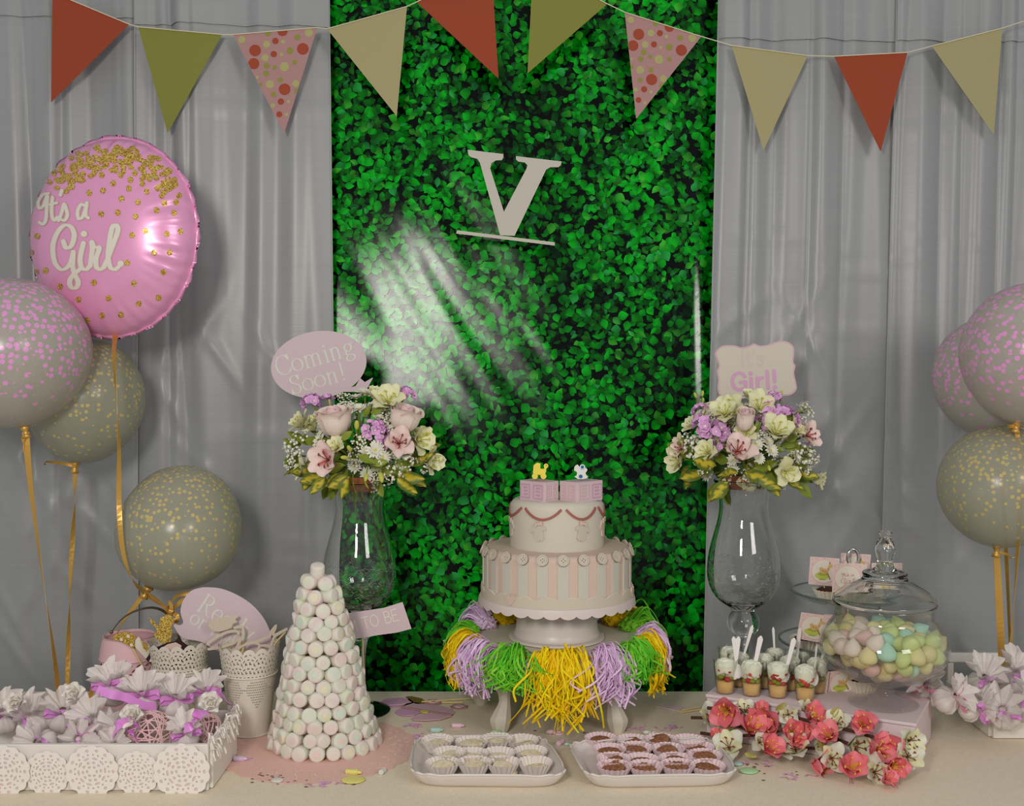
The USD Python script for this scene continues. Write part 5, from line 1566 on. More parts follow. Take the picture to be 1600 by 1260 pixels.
def bouquet(label, center_px, base, items, seed):
    """Flowers given in pixels with a radius; they sit on a dome over the mouth of the vase."""
    r = rng(seed)
    mouth = base + [0, 0, 0.425]
    t = thing('flower_bouquet', label, 'bouquet', mouth)
    part(t, 'clay_bowl', lathe([(0.001, -0.004), (0.036, -0.004), (0.041, 0.002), (0.0445, 0.012), (0.046, 0.021), (0.0445, 0.023), (0.001, 0.023)], 40), M_CLAY, 'terracotta bowl set into the mouth of the vase', smooth=35, local=True)
    core = ball(mouth + [0, 0, 0.040], 0.052, 3, (1.15, 0.8, 0.75))
    core.vertices += 0.006 * (meshkit.noise(core.vertices * 120, 3)[:, None] - 0.5)
    part(t, 'foam', core, M_LEAFD, 'dark green florist foam between the flowers', smooth=True)
    cy = base[1]
    c0 = mouth + [0, 0, 0.035]
    # small blooms and sprigs that fill the dome between the large flowers
    extra = []
    for k in range(84):
        a, q = r.uniform(0, 2 * PI), math.sqrt(r.uniform(0.02, 0.95))
        kx, kz = 102 * q * math.cos(a), 74 * q * math.sin(a)
        kd = ['filler', 'leaf_green', 'leaf_green', 'daisy', 'filler', 'leaf_green', 'cream_lily', 'leaf_green'][k % 8]
        if kd == 'leaf_green' and kz > 30:
            kd = 'filler'
            kz = min(kz, 56)
        dep = max(0.0, 0.055 * math.sqrt(max(0, 1 - q * q)) - 0.004)
        e = (kd, center_px[0] + kx, center_px[1] + 6 - kz, {'filler': 13, 'leaf_green': 30, 'daisy': 11, 'cream_lily': 15}[kd], dep)
        extra.append(e + ((math.degrees(a),) if kd == 'leaf_green' else ()))
    items = list(items) + extra
    for k, it in enumerate(items):
        kind, px_, py_, rad = it[:4]
        dy = it[4] if len(it) > 4 else None
        # depth: nearer in the middle of the dome
        flat_ = P(px_, py_, cy)
        off = flat_ - c0
        q = (off[0] / 0.145)**2 + (off[2] / 0.125)**2
        depth = 0.085 * math.sqrt(max(0.0, 1 - min(q, 1))) if dy is None else dy
        at = P(px_, py_, cy - depth)
        nrm = np.array([off[0] * 1.1, -depth * 0.9 - 0.030, off[2] * 0.9 + 0.025])
        if kind in ('leaf', 'leaf_green'):
            nrm = np.array([math.cos(math.radians(it[5])), -0.35, math.sin(math.radians(it[5]))])
        elif len(it) > 5:
            nrm = np.array(it[5], float)
        s = rad * (cy - depth) / FOCAL * {'pink_lily': 1.3, 'cream_lily': 1.35, 'stock': 1.1, 'daisy': 1.1, 'filler': 1.15, 'rose': 0.88, 'bud': 1.15}.get(kind, 1.0)
        add_flower(t, kind, at, nrm, s, seed * 100 + k)
        if kind not in ('leaf', 'leaf_green', 'bud', 'filler'):
            e = at - nrm / np.linalg.norm(nrm) * s * 0.15
            part(t, 'stem', tube(spline([c0, (c0 + e) / 2 + [0, 0, 0.004], e], 4), 0.0018, 5), M_STEM, smooth=True)
    return t


def zq(kind, x, y, r_, *rest, o=(440, 600), k=6.4):
    return (kind, o[0] + x / k, o[1] + y / k, r_ / k, *rest)


B1 = [
    zq('rose', 535, 390, 215, 0.07, (-0.12, -0.22, 1.0)), zq('rose', 1225, 360, 200, 0.05, (0.30, -0.18, 1.0)),
    zq('pink_lily', 480, 760, 185, 0.085, (-0.25, -0.95, 0.1)), zq('pink_lily', 1170, 610, 170, 0.085, (0.15, -0.9, 0.35)),
    zq('stock', 910, 470, 125), zq('stock', 1010, 545, 105), zq('stock', 300, 195, 110, 0.0), zq('stock', 450, 190, 90, 0.0), zq('stock', 1240, 130, 110, 0.0), zq('stock', 1060, 545, 80),
    zq('daisy', 840, 120, 105, 0.02), zq('daisy', 775, 260, 75, 0.05), zq('daisy', 390, 580, 80, 0.06), zq('daisy', 935, 670, 95, 0.095), zq('daisy', 1010, 740, 75, 0.095), zq('daisy', 840, 680, 65, 0.09), zq('daisy', 960, 340, 60), zq('daisy', 740, 150, 70, 0.01),
    zq('cream_lily', 1060, 210, 165, 0.03, (0.1, -0.7, 0.7)), zq('cream_lily', 920, 150, 110, 0.02), zq('cream_lily', 225, 420, 125, 0.03), zq('cream_lily', 1330, 560, 165, 0.03, (0.7, -0.6, 0.1)), zq('cream_lily', 1440, 760, 150, 0.02, (0.8, -0.5, -0.1)), zq('cream_lily', 570, 640, 100), zq('cream_lily', 240, 860, 100, 0.05),
    zq('filler', 130, 640, 110, 0.03), zq('filler', 170, 720, 100, 0.04), zq('filler', 220, 560, 100, 0.04), zq('filler', 110, 790, 80, 0.03), zq('filler', 1110, 910, 95, 0.08), zq('filler', 1230, 760, 105, 0.075), zq('filler', 1170, 700, 80, 0.08), zq('filler', 780, 590, 80, 0.09), zq('filler', 1390, 830, 75, 0.04), zq('filler', 920, 930, 60, 0.08), zq('filler', 690, 250, 60, 0.05), zq('filler', 1100, 480, 60, 0.07), zq('filler', 620, 150, 70, 0.0),
    zq('bud', 750, 450, 95, 0.09, (0.1, -0.5, 1)), zq('bud', 690, 670, 85, 0.10, (-0.2, -0.7, 0.6)), zq('bud', 660, 740, 85, 0.10, (-0.6, -0.6, 0.1)), zq('bud', 985, 890, 105, 0.10, (0.25, -0.5, -0.9)), zq('bud', 850, 900, 80, 0.10, (-0.1, -0.5, -0.9)), zq('bud', 1430, 520, 70, 0.03, (0.8, -0.3, 0.5)), zq('bud', 1470, 660, 70, 0.03, (0.9, -0.4, 0.3)),
    zq('leaf_green', 600, 560, 150, 0.09, 40), zq('leaf_green', 760, 720, 200, 0.10, -15), zq('leaf_green', 900, 790, 170, 0.10, 5), zq('leaf_green', 900, 300, 160, 0.05, 35), zq('leaf_green', 820, 330, 140, 0.05, 60),
    zq('leaf', 420, 900, 260, 0.07, 200), zq('leaf', 330, 880, 250, 0.05, 175), zq('leaf', 300, 900, 200, 0.06, 245), zq('leaf', 440, 930, 240, 0.08, 230), zq('leaf', 690, 930, 260, 0.085, 205), zq('leaf', 680, 930, 250, 0.09, 245), zq('leaf', 720, 900, 200, 0.09, 268), zq('leaf', 1160, 940, 260, 0.08, -40), zq('leaf', 1160, 920, 280, 0.07, -8), zq('leaf', 1200, 950, 220, 0.06, -60), zq('leaf', 1330, 770, 200, 0.04, 15), zq('leaf', 1280, 930, 200, 0.04, -25), zq('leaf', 560, 900, 180, 0.08, 215), zq('leaf', 830, 930, 120, 0.08, 275), zq('leaf', 180, 850, 170, 0.02, 190), zq('leaf_green', 1000, 850, 220, 0.06, -10), zq('leaf_green', 640, 820, 220, 0.06, 190), zq('leaf_green', 700, 500, 220, 0.02, 120), zq('leaf_green', 1000, 450, 240, 0.02, 60), zq('leaf_green', 600, 420, 220, 0.01, 140),
]
bouquet('bouquet with two large pale pink roses in the vase left of the cake', (563, 690), V1, B1, 3)


def zr(kind, x, y, r_, *rest):
    return zq(kind, x, y, r_, *rest, o=(1020, 500), k=4.2)


B2 = [
    zr('rosebud', 605, 660, 84, 0.10, (0.0, -0.5, 0.9)), zr('rose', 400, 600, 80, 0.02, (-0.3, -0.2, 1.0)),
    zr('pink_lily', 545, 890, 125, 0.10, (0.0, -0.75, 0.6)), zr('pink_lily', 985, 770, 95, 0.04, (0.6, -0.7, 0.3)), zr('pink_lily', 200, 850, 70, 0.03, (-0.7, -0.6, 0.2)),
    zr('stock', 340, 690, 85, 0.05), zr('stock', 420, 740, 85, 0.06), zr('stock', 430, 830, 60, 0.07), zr('stock', 780, 610, 85, 0.05), zr('stock', 870, 650, 90, 0.05), zr('stock', 730, 680, 60, 0.07), zr('stock', 800, 510, 50, 0.0), zr('stock', 310, 600, 55, 0.01),
    zr('cream_lily', 690, 600, 105, 0.04, (0.1, -0.75, 0.65)), zr('cream_lily', 510, 600, 95, 0.04, (-0.3, -0.7, 0.6)), zr('cream_lily', 480, 640, 95, 0.07), zr('cream_lily', 800, 760, 115, 0.08, (0.1, -0.7, 0.6)), zr('cream_lily', 860, 990, 95, 0.08, (0.2, -0.9, -0.1)), zr('cream_lily', 370, 880, 85, 0.07), zr('cream_lily', 190, 920, 85, 0.03, (-0.8, -0.5, -0.1)), zr('cream_lily', 1050, 1040, 75, 0.02, (0.9, -0.4, -0.2)), zr('cream_lily', 600, 760, 80, 0.08), zr('cream_lily', 900, 740, 80, 0.06),
    zr('daisy', 690, 910, 42, 0.10), zr('daisy', 770, 860, 50, 0.09), zr('daisy', 670, 820, 55, 0.09), zr('daisy', 960, 600, 50, 0.02), zr('daisy', 1000, 580, 50, 0.02), zr('daisy', 750, 800, 40, 0.09), zr('daisy', 930, 900, 50, 0.06),
    zr('filler', 970, 890, 80, 0.05), zr('filler', 1030, 910, 55, 0.04), zr('filler', 980, 960, 60, 0.05), zr('filler', 280, 850, 85, 0.04), zr('filler', 250, 790, 60, 0.03), zr('filler', 340, 980, 45, 0.07), zr('filler', 660, 790, 60, 0.08), zr('filler', 990, 600, 60, 0.01), zr('filler', 720, 760, 45, 0.08), zr('filler', 1010, 760, 45, 0.03),
    zr('bud', 760, 960, 45, 0.10, (0, -0.7, -0.5)), zr('bud', 810, 520, 40, 0.0, (0, -0.2, 1)), zr('bud', 840, 500, 38, 0.0, (0.1, -0.2, 1)), zr('bud', 325, 500, 36, 0.0, (0.1, -0.1, 1)), zr('bud', 285, 510, 36, 0.0, (-0.4, -0.1, 1)), zr('bud', 330, 540, 30, 0.0, (0, -0.1, 1)), zr('bud', 550, 620, 50, 0.08, (0, -0.6, 0.8)),
    zr('leaf_green', 350, 690, 110, 0.05, 110), zr('leaf_green', 640, 760, 110, 0.08, 60), zr('leaf_green', 880, 800, 100, 0.06, 40),
    zr('leaf', 420, 960, 190, 0.08, 165), zr('leaf', 330, 990, 180, 0.05, 200), zr('leaf', 500, 1060, 190, 0.09, 222), zr('leaf', 440, 1070, 170, 0.08, 232), zr('leaf', 560, 1010, 170, 0.10, 175), zr('leaf', 600, 1000, 180, 0.09, -20), zr('leaf', 690, 1030, 170, 0.09, -30), zr('leaf', 740, 1040, 150, 0.08, -55), zr('leaf', 860, 1050, 150, 0.06, -20), zr('leaf', 950, 1010, 140, 0.04, -5), zr('leaf', 260, 1000, 140, 0.03, 235), zr('leaf', 250, 960, 130, 0.03, 215), zr('leaf_green', 660, 970, 160, 0.07, 10), zr('leaf_green', 500, 930, 150, 0.05, 160), zr('leaf_green', 900, 900, 160, 0.02, 20), zr('leaf_green', 480, 760, 170, 0.02, 130), zr('leaf_green', 780, 720, 170, 0.02, 60), zr('leaf', 620, 950, 120, 0.10, 268), zr('leaf_green', 940, 1070, 140, 0.03, -40),
]
bouquet('bouquet with a single pale pink rosebud in front in the vase right of the cake', (1165, 690), V2, B2, 4)

# ---------------------------------------------------------------- the two signs stuck into the bouquets
SY = 2.24
bubble = ellipse(498, 570, 75, 52.5, -8, 72)
tailp = Polygon([(545, 607), (556, 604), (563, 592), (570, 598), (582, 591), (574, 606), (560, 612), (550, 612), (538, 612)])
bub = unary_union([bubble, tailp.buffer(0.6)])
sg = thing('party_sign', 'pink oval speech bubble sign reading Coming Soon! above the left bouquet', 'sign', P(498, 622, SY))
part(sg, 'sign_board', board(bub, SY, 0.0025), M_SIGN, smooth=False)
t1 = text_px('Coming', SERIF, 3.2, 9.5, (435, 589), 30, 16.5, 1.00)
t2 = text_px('Soon!', SERIF, 3.2, 9.5, (457, 617), 28, 15.5, 1.06)
part(sg, 'lettering', board(unary_union([t1, t2]).simplify(0.08), SY - 0.0006, 0.0008), M_SIGN_TEXT2, 'pale serif letters Coming Soon!', smooth=False, kind='stuff')
part(sg, 'stick', tube([P(510, 600, SY + 0.0045), P(517, 640, SY + 0.0045), P(530, 720, SY - 0.01)], 0.0018, 6), M_STICK)

M_PLAQUE = mat('plaque_cream', col(192, 184, 170), 0.7, 0.25)
M_PLAQUE_EDGE = mat('plaque_pink_edge', col(194, 158, 170), 0.7, 0.25)
M_PLAQUE_TXT = mat('plaque_pink_text', col(196, 152, 178), 0.7, 0.25)
M_PLAQUE_FAINT = mat('plaque_faint_text', col(192, 178, 168), 0.7, 0.25)
pl = spline([(1122, 545), (1131, 540), (1148, 540), (1158, 543), (1169, 541), (1178, 537), (1187, 540), (1199, 539), (1215, 533.5), (1230, 534), (1240, 542), (1241, 553), (1240, 566), (1243, 572), (1241, 583), (1244, 598), (1245, 608), (1238, 616), (1226, 619), (1205, 618), (1192, 622), (1183, 626), (1172, 622), (1155, 624), (1138, 626), (1126, 620), (1121, 608), (1122, 594), (1120, 580), (1123, 572), (1120, 562), (1117, 553)], 4, closed=True)
plq = Polygon(pl)
PY_ = 2.245
sg = thing('party_sign', "cream bracket-shaped sign with pink edge reading It's a Girl! above the right bouquet", 'sign', P(1180, 626, PY_))
part(sg, 'sign_board', board(plq, PY_, 0.0025), M_PLAQUE_EDGE, smooth=False)
part(sg, 'sign_face', board(plq.buffer(-2.4), PY_ - 0.0006, 0.0008), M_PLAQUE, smooth=False)
part(sg, 'lettering', board(text_px('Girl!', PLAIN, 21, 21, (1143, 610.5), 27, 3.5, 1.02).simplify(0.15), PY_ - 0.0011, 0.0008), M_PLAQUE_TXT, 'pink rounded letters Girl!', smooth=False, kind='stuff')
part(sg, 'faint_lettering', board(text_px("It's", PLAIN, 16, 16, (1158, 572), 23, 3.5, 1.0).simplify(0.15), PY_ - 0.0011, 0.0008), M_PLAQUE_FAINT, "washed-out letters It's", smooth=False, kind='stuff')
part(sg, 'stick', tube([P(1180, 600, PY_ + 0.0045), P(1176, 660, PY_ + 0.0045), P(1168, 720, PY_ - 0.01)], 0.0018, 6), M_STICK)

# ---------------------------------------------------------------- the pink display box on the right, with everything on it
ZD = TABLE + 0.078
M_PINKBOX = mat('display_box_pink', col(204, 186, 188), 0.6, 0.3)
A = T(1104, 1085, ZD)
B = T(1430, 1131, ZD)
ax = (B - A) / np.linalg.norm(B - A)
ay = np.array([-ax[1], ax[0], 0])
W_, D_ = float(np.linalg.norm(B - A)), 0.18
bx = thing('display_box', 'low pink display box on the right, under the dessert cups and the candy jar', 'display box', (A + ax * W_ / 2 + ay * D_ / 2) * [1, 1, 0] + [0, 0, TABLE])


def slab(p0, w, d, z0, z1, r_=0.003):
    yaw_ = math.atan2(ax[1], ax[0])
    c = p0 + ax * w / 2 + ay * d / 2
    return rbox((c[0], c[1], (z0 + z1) / 2), (w, d, z1 - z0), r_, yaw_)


part(bx, 'box_top', slab(A - ax * 0.002 - ay * 0.002, W_ + 0.004, D_ + 0.004, ZD - 0.006, ZD, 0.002), M_PINKBOX)
part(bx, 'front_panel', slab(A, W_, 0.006, TABLE + 0.0005, ZD - 0.006, 0.002), M_PINKBOX)
part(bx, 'back_panel', slab(A + ay * (D_ - 0.006), W_, 0.006, TABLE + 0.0005, ZD - 0.006, 0.002), M_PINKBOX)
part(bx, 'side_panel', slab(A + ay * 0.006, 0.006, D_ - 0.012, TABLE + 0.0005, ZD - 0.006, 0.002), M_PINKBOX)
part(bx, 'side_panel', slab(A + ax * (W_ - 0.006) + ay * 0.006, 0.006, D_ - 0.012, TABLE + 0.0005, ZD - 0.006, 0.002), M_PINKBOX)

# dessert cups
M_SPONGE = mat('sponge_cake', col(206, 168, 108), 0.85, 0.15)
M_KIWI = mat('kiwi', col(124, 128, 34), 0.45, 0.4)
M_BERRY = mat('berry_red', col(170, 44, 40), 0.35, 0.5)
M_BERRY2 = mat('strawberry', col(204, 82, 60), 0.35, 0.5)
M_CREAM = mat('whipped_cream', col(232, 218, 198), 0.7, 0.2)
M_SPOON = mat('white_plastic', col(208, 202, 196), 0.35, 0.5)
CUP_H, CUP_R0, CUP_R1 = 0.060, 0.0150, 0.0215


def cup_at(px_, py_):
    return T(px_, py_, ZD)


def dessert(px_, py_, label, seed, heap, fruit):
    c = cup_at(px_, py_)
    r = rng(seed)
    t = thing('dessert_cup', label, 'dessert cup', c, None)

    def cr(z):
        return CUP_R0 + (CUP_R1 - CUP_R0) * z / CUP_H
    part(t, 'plastic_cup', lathe([(0.0002, 0.0), (CUP_R0, 0.0), (CUP_R0 + 0.0006, 0.0015), (CUP_R1, CUP_H), (CUP_R1 + 0.0008, CUP_H + 0.0006), (CUP_R1 - 0.0002, CUP_H + 0.0008), (CUP_R1 - 0.0012, CUP_H - 0.001), (CUP_R0 - 0.0008, 0.0018), (0.0002, 0.0016)], 40), M_THIN, smooth=True, local=True)
    s = lathe([(0.0002, 0.0022), (cr(0.003) - 0.0018, 0.0022), (cr(0.012) - 0.0016, 0.012), (cr(0.0215) - 0.0016, 0.0215), (0.0002, 0.0225)], 36)
    s.vertices[:, 2] += 0.0020 * (meshkit.noise(s.vertices * 160 + seed, 2) - 0.5) * (s.vertices[:, 2] > 0.01)
    part(t, 'sponge', s, M_SPONGE, smooth=True, local=True)
    for k in range(7):
        a = k / 7 * 2 * PI + r.uniform(0, 0.5)
        zf = 0.027 + r.uniform(-0.003, 0.004)
        rr_ = cr(zf) - 0.0068
        m = ball((rr_ * math.cos(a), rr_ * math.sin(a), zf), 0.0058, 2, (1.0, 1.0, 0.75))
        m.vertices += 0.0012 * (meshkit.noise(m.vertices * 400 + k, seed)[:, None] - 0.5)
        part(t, 'fruit_piece', m, M_KIWI if (k + seed) % 3 else M_BERRY, smooth=True, local=True)
    fm = []
    for k in range(fruit):
        a = -PI / 2 + r.normal(0, 0.9)
        zf = 0.034 + r.uniform(-0.001, 0.010)
        rr_ = cr(zf) - 0.0064
        fm.append(ball((rr_ * math.cos(a), rr_ * math.sin(a), zf), 0.0052, 2, (1, 1, 0.9)))
    for m in fm:
        m.vertices += 0.0014 * (meshkit.noise(m.vertices * 500, seed)[:, None] - 0.5)
        part(t, 'strawberry_piece', m, M_BERRY2 if seed % 2 else M_BERRY, smooth=True, local=True)
    cm = ball((0, 0, 0.046), 1.0, 4, (CUP_R1 - 0.0020, CUP_R1 - 0.0020, 0.0140 + heap))
    cm.vertices[:, 2] -= 0.008 * np.clip((0.046 - cm.vertices[:, 2]) / 0.012, 0, 1) * (np.sin(3 * np.arctan2(cm.vertices[:, 1], cm.vertices[:, 0]) + seed) * 0.5)
    d = meshkit.fbm(cm.vertices * 190 + seed, 3, seed) - 0.5
    cm.vertices += (cm.vertices - [0, 0, 0.046]) * d[:, None] * 0.36
    q = np.hypot(cm.vertices[:, 0], cm.vertices[:, 1])
    lim = np.minimum(1, (cr(np.minimum(cm.vertices[:, 2], CUP_H)) - 0.0018) / np.maximum(q, 1e-6))
    cm.vertices[:, :2] *= lim[:, None]
    part(t, 'whipped_cream', cm, M_CREAM, smooth=True, local=True)
    return t


FRONT = [(1133, 1083), (1174, 1086.5), (1215, 1089.5), (1258, 1094)]
SECOND = [(1154, 1072), (1193, 1075), (1234, 1078), (1276, 1082)]
THIRD = [(1140, 1062.5), (1210, 1066), (1250, 1068)]
WHICH = ['leftmost', 'second from the left', 'third from the left', 'last on the right']
for k, (x, y) in enumerate(FRONT):
    dessert(x, y, f'layered dessert cup, front row on the pink box, {WHICH[k]}', 10 + k, 0.002, (2, 2, 7, 6)[k])
for k, (x, y) in enumerate(SECOND):
    dessert(x, y, f'layered dessert cup, second row on the pink box, {WHICH[k]}', 20 + k, 0.002, 3)
for k, (x, y) in enumerate(THIRD):
    dessert(x, y, f'layered dessert cup, back row on the pink box, {("leftmost", "middle", "last on the right")[k]}', 30 + k, 0.002, 2)


def spoon(label, top, bottom, cup, w=0.0085, lean=0.0):
    """A spoon stuck into a cup: its handle runs from bottom to top, in pixels, over the cup's distance."""
    y = cup_at(*cup)[1]
    p0, p1 = P(bottom[0], bottom[1], y - 0.004), P(top[0], top[1], y + 0.012 + lean)
    d = p1 - p0
    L = np.linalg.norm(d)
    d = d / L
    t = thing('plastic_spoon', label, 'spoon', p0)
    side = np.cross(d, [0, -1.0, 0])
    side /= np.linalg.norm(side)
    s = np.linspace(0, 1, 12)
    ww = w * np.where(s > 0.94, np.sqrt(np.clip(1 - ((s - 0.94) / 0.062)**2, 0.02, 1)), 0.55 + 0.45 * s / 0.94)
    pth = p0 + d * (s * L)[:, None]
    part(t, 'handle', strap(pth, ww, 0.0018, side), M_SPOON, smooth=40)
    bowl = ball((0, 0, 0), 1.0, 2, (0.009, 0.013, 0.0022))
    M = np.stack([side, d, np.cross(side, d)], 1)
    bowl.vertices = bowl.vertices @ M.T + p0 - d * 0.010
    part(t, 'spoon_bowl', bowl, M_SPOON, smooth=True)


spoon('white plastic spoon in the leftmost front cup, the left of its pair', (1146, 995), (1151, 1040), FRONT[0], 0.008)
spoon('white plastic spoon in the leftmost front cup, the right of its pair', (1154, 995), (1149, 1042), FRONT[0], 0.0085)
spoon('white plastic spoon leaning right out of the leftmost cup of the second row', (1176, 977), (1161, 1028), SECOND[0], 0.0065)
spoon('broad white plastic spoon in the second front cup', (1189, 994), (1178, 1045), FRONT[1], 0.0098)
spoon('slim white plastic spoon standing straight in the middle cup of the back row', (1208, 980), (1210.5, 1026), THIRD[1], 0.0048)
spoon('white plastic spoon leaning right out of the third front cup', (1241, 997), (1228, 1048), FRONT[2], 0.0090)
spoon('white plastic spoon behind the one in the third front cup', (1250, 981), (1245, 1030), SECOND[2], 0.0070)
spoon('white plastic spoon seen edge on in the last front cup', (1276, 1008), (1272, 1052), FRONT[3], 0.0032)
spoon('white plastic spoon leaning right out of the last cup of the second row', (1296, 996), (1282, 1034), SECOND[3], 0.0060)

# candy jar
M_JAR = pane_mat('jar_glass', (0.972, 0.97, 0.955), 0.62, 2.4)
JC = T(1380, 1100, ZD)
jar = thing('candy_jar', 'footed clear glass candy jar with a domed lid full of pastel marshmallows', 'jar', JC)
jo = [(0.0002, 0.0006), (0.057, 0.0006), (0.0585, 0.0025), (0.054, 0.0055), (0.034, 0.010), (0.022, 0.016), (0.0185, 0.022), (0.021, 0.030), (0.040, 0.0385), (0.066, 0.050), (0.090, 0.065), (0.1035, 0.082), (0.1075, 0.100), (0.1040, 0.118), (0.0940, 0.134), (0.0845, 0.146), (0.0815, 0.156), (0.0820, 0.172)]
jin = [(0.0795, 0.172), (0.0790, 0.156), (0.0820, 0.145), (0.0912, 0.133), (0.1012, 0.117), (0.1047, 0.100), (0.1008, 0.083), (0.0875, 0.067), (0.064, 0.0525), (0.036, 0.0415), (0.0002, 0.038)]
so = np.vstack([jo[:2], spline(np.array(jo[2:]), 4)])
kf = int(np.argmax(so[:, 1] > 0.0300))
part(jar, 'jar_foot', lathe(np.vstack([so[:kf], [[0.0002, so[kf - 1][1]]]]), 72), pane_mat('foot_glass', (0.985, 0.98, 0.975), 0.34, 2.2), 'round glass foot with a short stem', smooth=True, local=True)
part(jar, 'jar_bowl', lathe(np.vstack([[[0.0002, so[kf - 1][1] + 0.0004]], so[kf:], spline(np.array(jin), 4)]), 80), M_JAR, smooth=True, local=True)
lo = [(0.0850, 0.1735), (0.0862, 0.178), (0.0835, 0.183), (0.0760, 0.191), (0.0600, 0.2015), (0.0450, 0.2095), (0.0395, 0.2135), (0.0365, 0.219), (0.0375, 0.2235), (0.034, 0.2275), (0.0205, 0.2300), (0.0002, 0.2305)]
knob = [(0.0002, 0.2306), (0.0200, 0.2306), (0.0150, 0.2365), (0.0125, 0.2460), (0.0150, 0.2560), (0.0168, 0.2650), (0.0140, 0.2760), (0.0100, 0.2850), (0.0095, 0.2900), (0.0118, 0.2930), (0.0090, 0.2965), (0.0002, 0.2975)]
part(jar, 'lid_knob', lathe(np.vstack([knob[:2], spline(np.array(knob[2:]), 5)]), 40), M_GLASS, 'solid glass knob of the lid', smooth=35, local=True)
li = [(0.0002, 0.2245), (0.030, 0.222), (0.034, 0.2135), (0.0435, 0.2065), (0.058, 0.1990), (0.0740, 0.1885), (0.0825, 0.1800), (0.0835, 0.1735), (0.0850, 0.1735)]
part(jar, 'jar_lid', lathe(np.vstack([spline(np.array(lo), 4), li]), 80), M_GLASS, 'domed glass lid with a knob', smooth=True, local=True)
part(jar, 'rim_bead', lathe([(0.0818, 0.1700), (0.0850, 0.1705), (0.0856, 0.1722), (0.0842, 0.1733), (0.0815, 0.1730), (0.0818, 0.1700)], 72), M_JAR, smooth=True, local=True)
DROPC = [('mint', col(160, 198, 178)), ('yellow', col(206, 196, 144)), ('cream', col(208, 194, 180)), ('lime', col(186, 198, 132)), ('pink', col(206, 172, 166))]


def drop_mesh():
    return lathe([(0.0002, -0.012), (0.008, -0.0118), (0.0142, -0.008), (0.0160, -0.002), (0.0140, 0.005), (0.0095, 0.011), (0.0050, 0.0155), (0.0018, 0.0185), (0.0002, 0.0190)], 18)


r = rng(61)
place = []
tries = 0
zin = np.array([p[1] for p in jin])[::-1]
rin = np.array([p[0] for p in jin])[::-1]


def inside(z):
    return np.interp(z, zin, rin)


# against the glass first, then the heap
while len(place) < 215 and tries < 60000:
    tries += 1
    z = r.uniform(0.052, 0.135)
    R = float(inside(z)) - 0.0165
    if R < 0.004:
        continue
    heap = 0.113 + 0.018 * math.cos(min(1, 1) * 1.2)
    q = R * (1 if tries < 25000 else math.sqrt(r.uniform(0, 1)))
    a = r.uniform(0, 2 * PI)
    p = np.array([q * math.cos(a), q * math.sin(a), z])
    if z > 0.128 - 0.10 * (q - 0.02) * (q > 0.02):
        continue
    if inside(z - 0.012) - 0.012 < q:
        continue
    if all(np.sum((p - o)**2) > 0.0228**2 for o in place):
        place.append(p)
firsts = {}
for k, p in enumerate(place):
    front = p[1] < 0
    zrel = p[2]
    if zrel < 0.066:
        ci = int(r.choice([4, 4, 4, 1]))
    elif p[0] < -0.03:
        ci = int(r.choice([2, 2, 1, 4, 1]))
    else:
        ci = int(r.choice([0, 0, 1, 3, 1, 2, 3]))
    cn, cc = DROPC[ci]
    w = p + JC
    lab = f'{cn} marshmallow drop among those filling the glass candy jar'
    if cn not in firsts:
        t = firsts[cn] = thing('marshmallow_drop', lab, 'sweet', w, f'{cn} marshmallow drops in the candy jar')
        part(t, 'drop', drop_mesh(), mat('drop_' + cn, cc, 0.75, 0.2, subsurface_weight=0.2, subsurface_radius=(0.8, 0.8, 0.7)), smooth=True, local=True)
    else:
        dup(firsts[cn], w, lab, (r.uniform(-1.4, 1.4), r.uniform(-1.4, 1.4), r.uniform(0, 6.28)), r.uniform(0.85, 1.0))

# tiered glass stand with brownie cakes and cards
SC = P(1322, 1000, 2.13)
SC = np.array([SC[0], 2.13, TABLE])
tiers = [(0.122, float(P(1322, 1006, 2.13)[2])), (0.099, float(P(1322, 929, 2.13)[2]))]
M_PLATE = pane_mat('plate_glass', (0.92, 0.95, 0.935), 0.6, 2.4)
M_CHROME = mat('chrome', (0.75, 0.75, 0.74), 0.12, 0.5, metallic=1.0)
ts = thing('tiered_stand', 'two-tier glass plate stand with a chrome loop handle behind the candy jar', 'tiered stand', SC)
rod_top = float(P(1331, 872, 2.13)[2])
for R, z in tiers:
    zl = z - TABLE
    part(ts, 'glass_plate', lathe([(0.004, zl - 0.012), (R * 0.62, zl - 0.012), (R * 0.85, zl - 0.007), (R, zl + 0.004), (R + 0.001, zl + 0.006), (R - 0.003, zl + 0.006), (R * 0.84, zl - 0.003), (R * 0.6, zl - 0.008), (0.004, zl - 0.008)], 72), M_PLATE, smooth=True, local=True)
    part(ts, 'plate_rim', lathe([(R - 0.002, zl + 0.004), (R + 0.0015, zl + 0.0045), (R + 0.0015, zl + 0.0065), (R - 0.002, zl + 0.007), (R - 0.002, zl + 0.004)], 72), mat('green_glass_edge', col(120, 140, 128), 0.15, 0.5, transmission_weight=0.6), smooth=True, local=True)
part(ts, 'centre_rod', tube(np.array([[0, 0, 0.0], [0, 0, rod_top - TABLE - 0.012]]), 0.0035, 10, (1, 0, 0)), M_CHROME, local=True)
part(ts, 'base_foot', lathe([(0.0002, 0), (0.05, 0), (0.05, 0.004), (0.02, 0.010), (0.006, 0.02), (0.0002, 0.02)], 40), M_CHROME, local=True)
hz = rod_top - TABLE
loop = [(0.010 * math.cos(a) if abs(math.cos(a)) < 2 else 0, 0, hz + 0.016 * math.sin(a)) for a in np.linspace(-PI / 2, 1.5 * PI, 28)]
part(ts, 'loop_handle', tube(np.array(loop) + [0.011, 0, 0], 0.0028, 10, (0, 1, 0)), M_CHROME, local=True, smooth=True)
M_BROWNIE = mat('brownie', col(64, 24, 16), 0.55, 0.35)
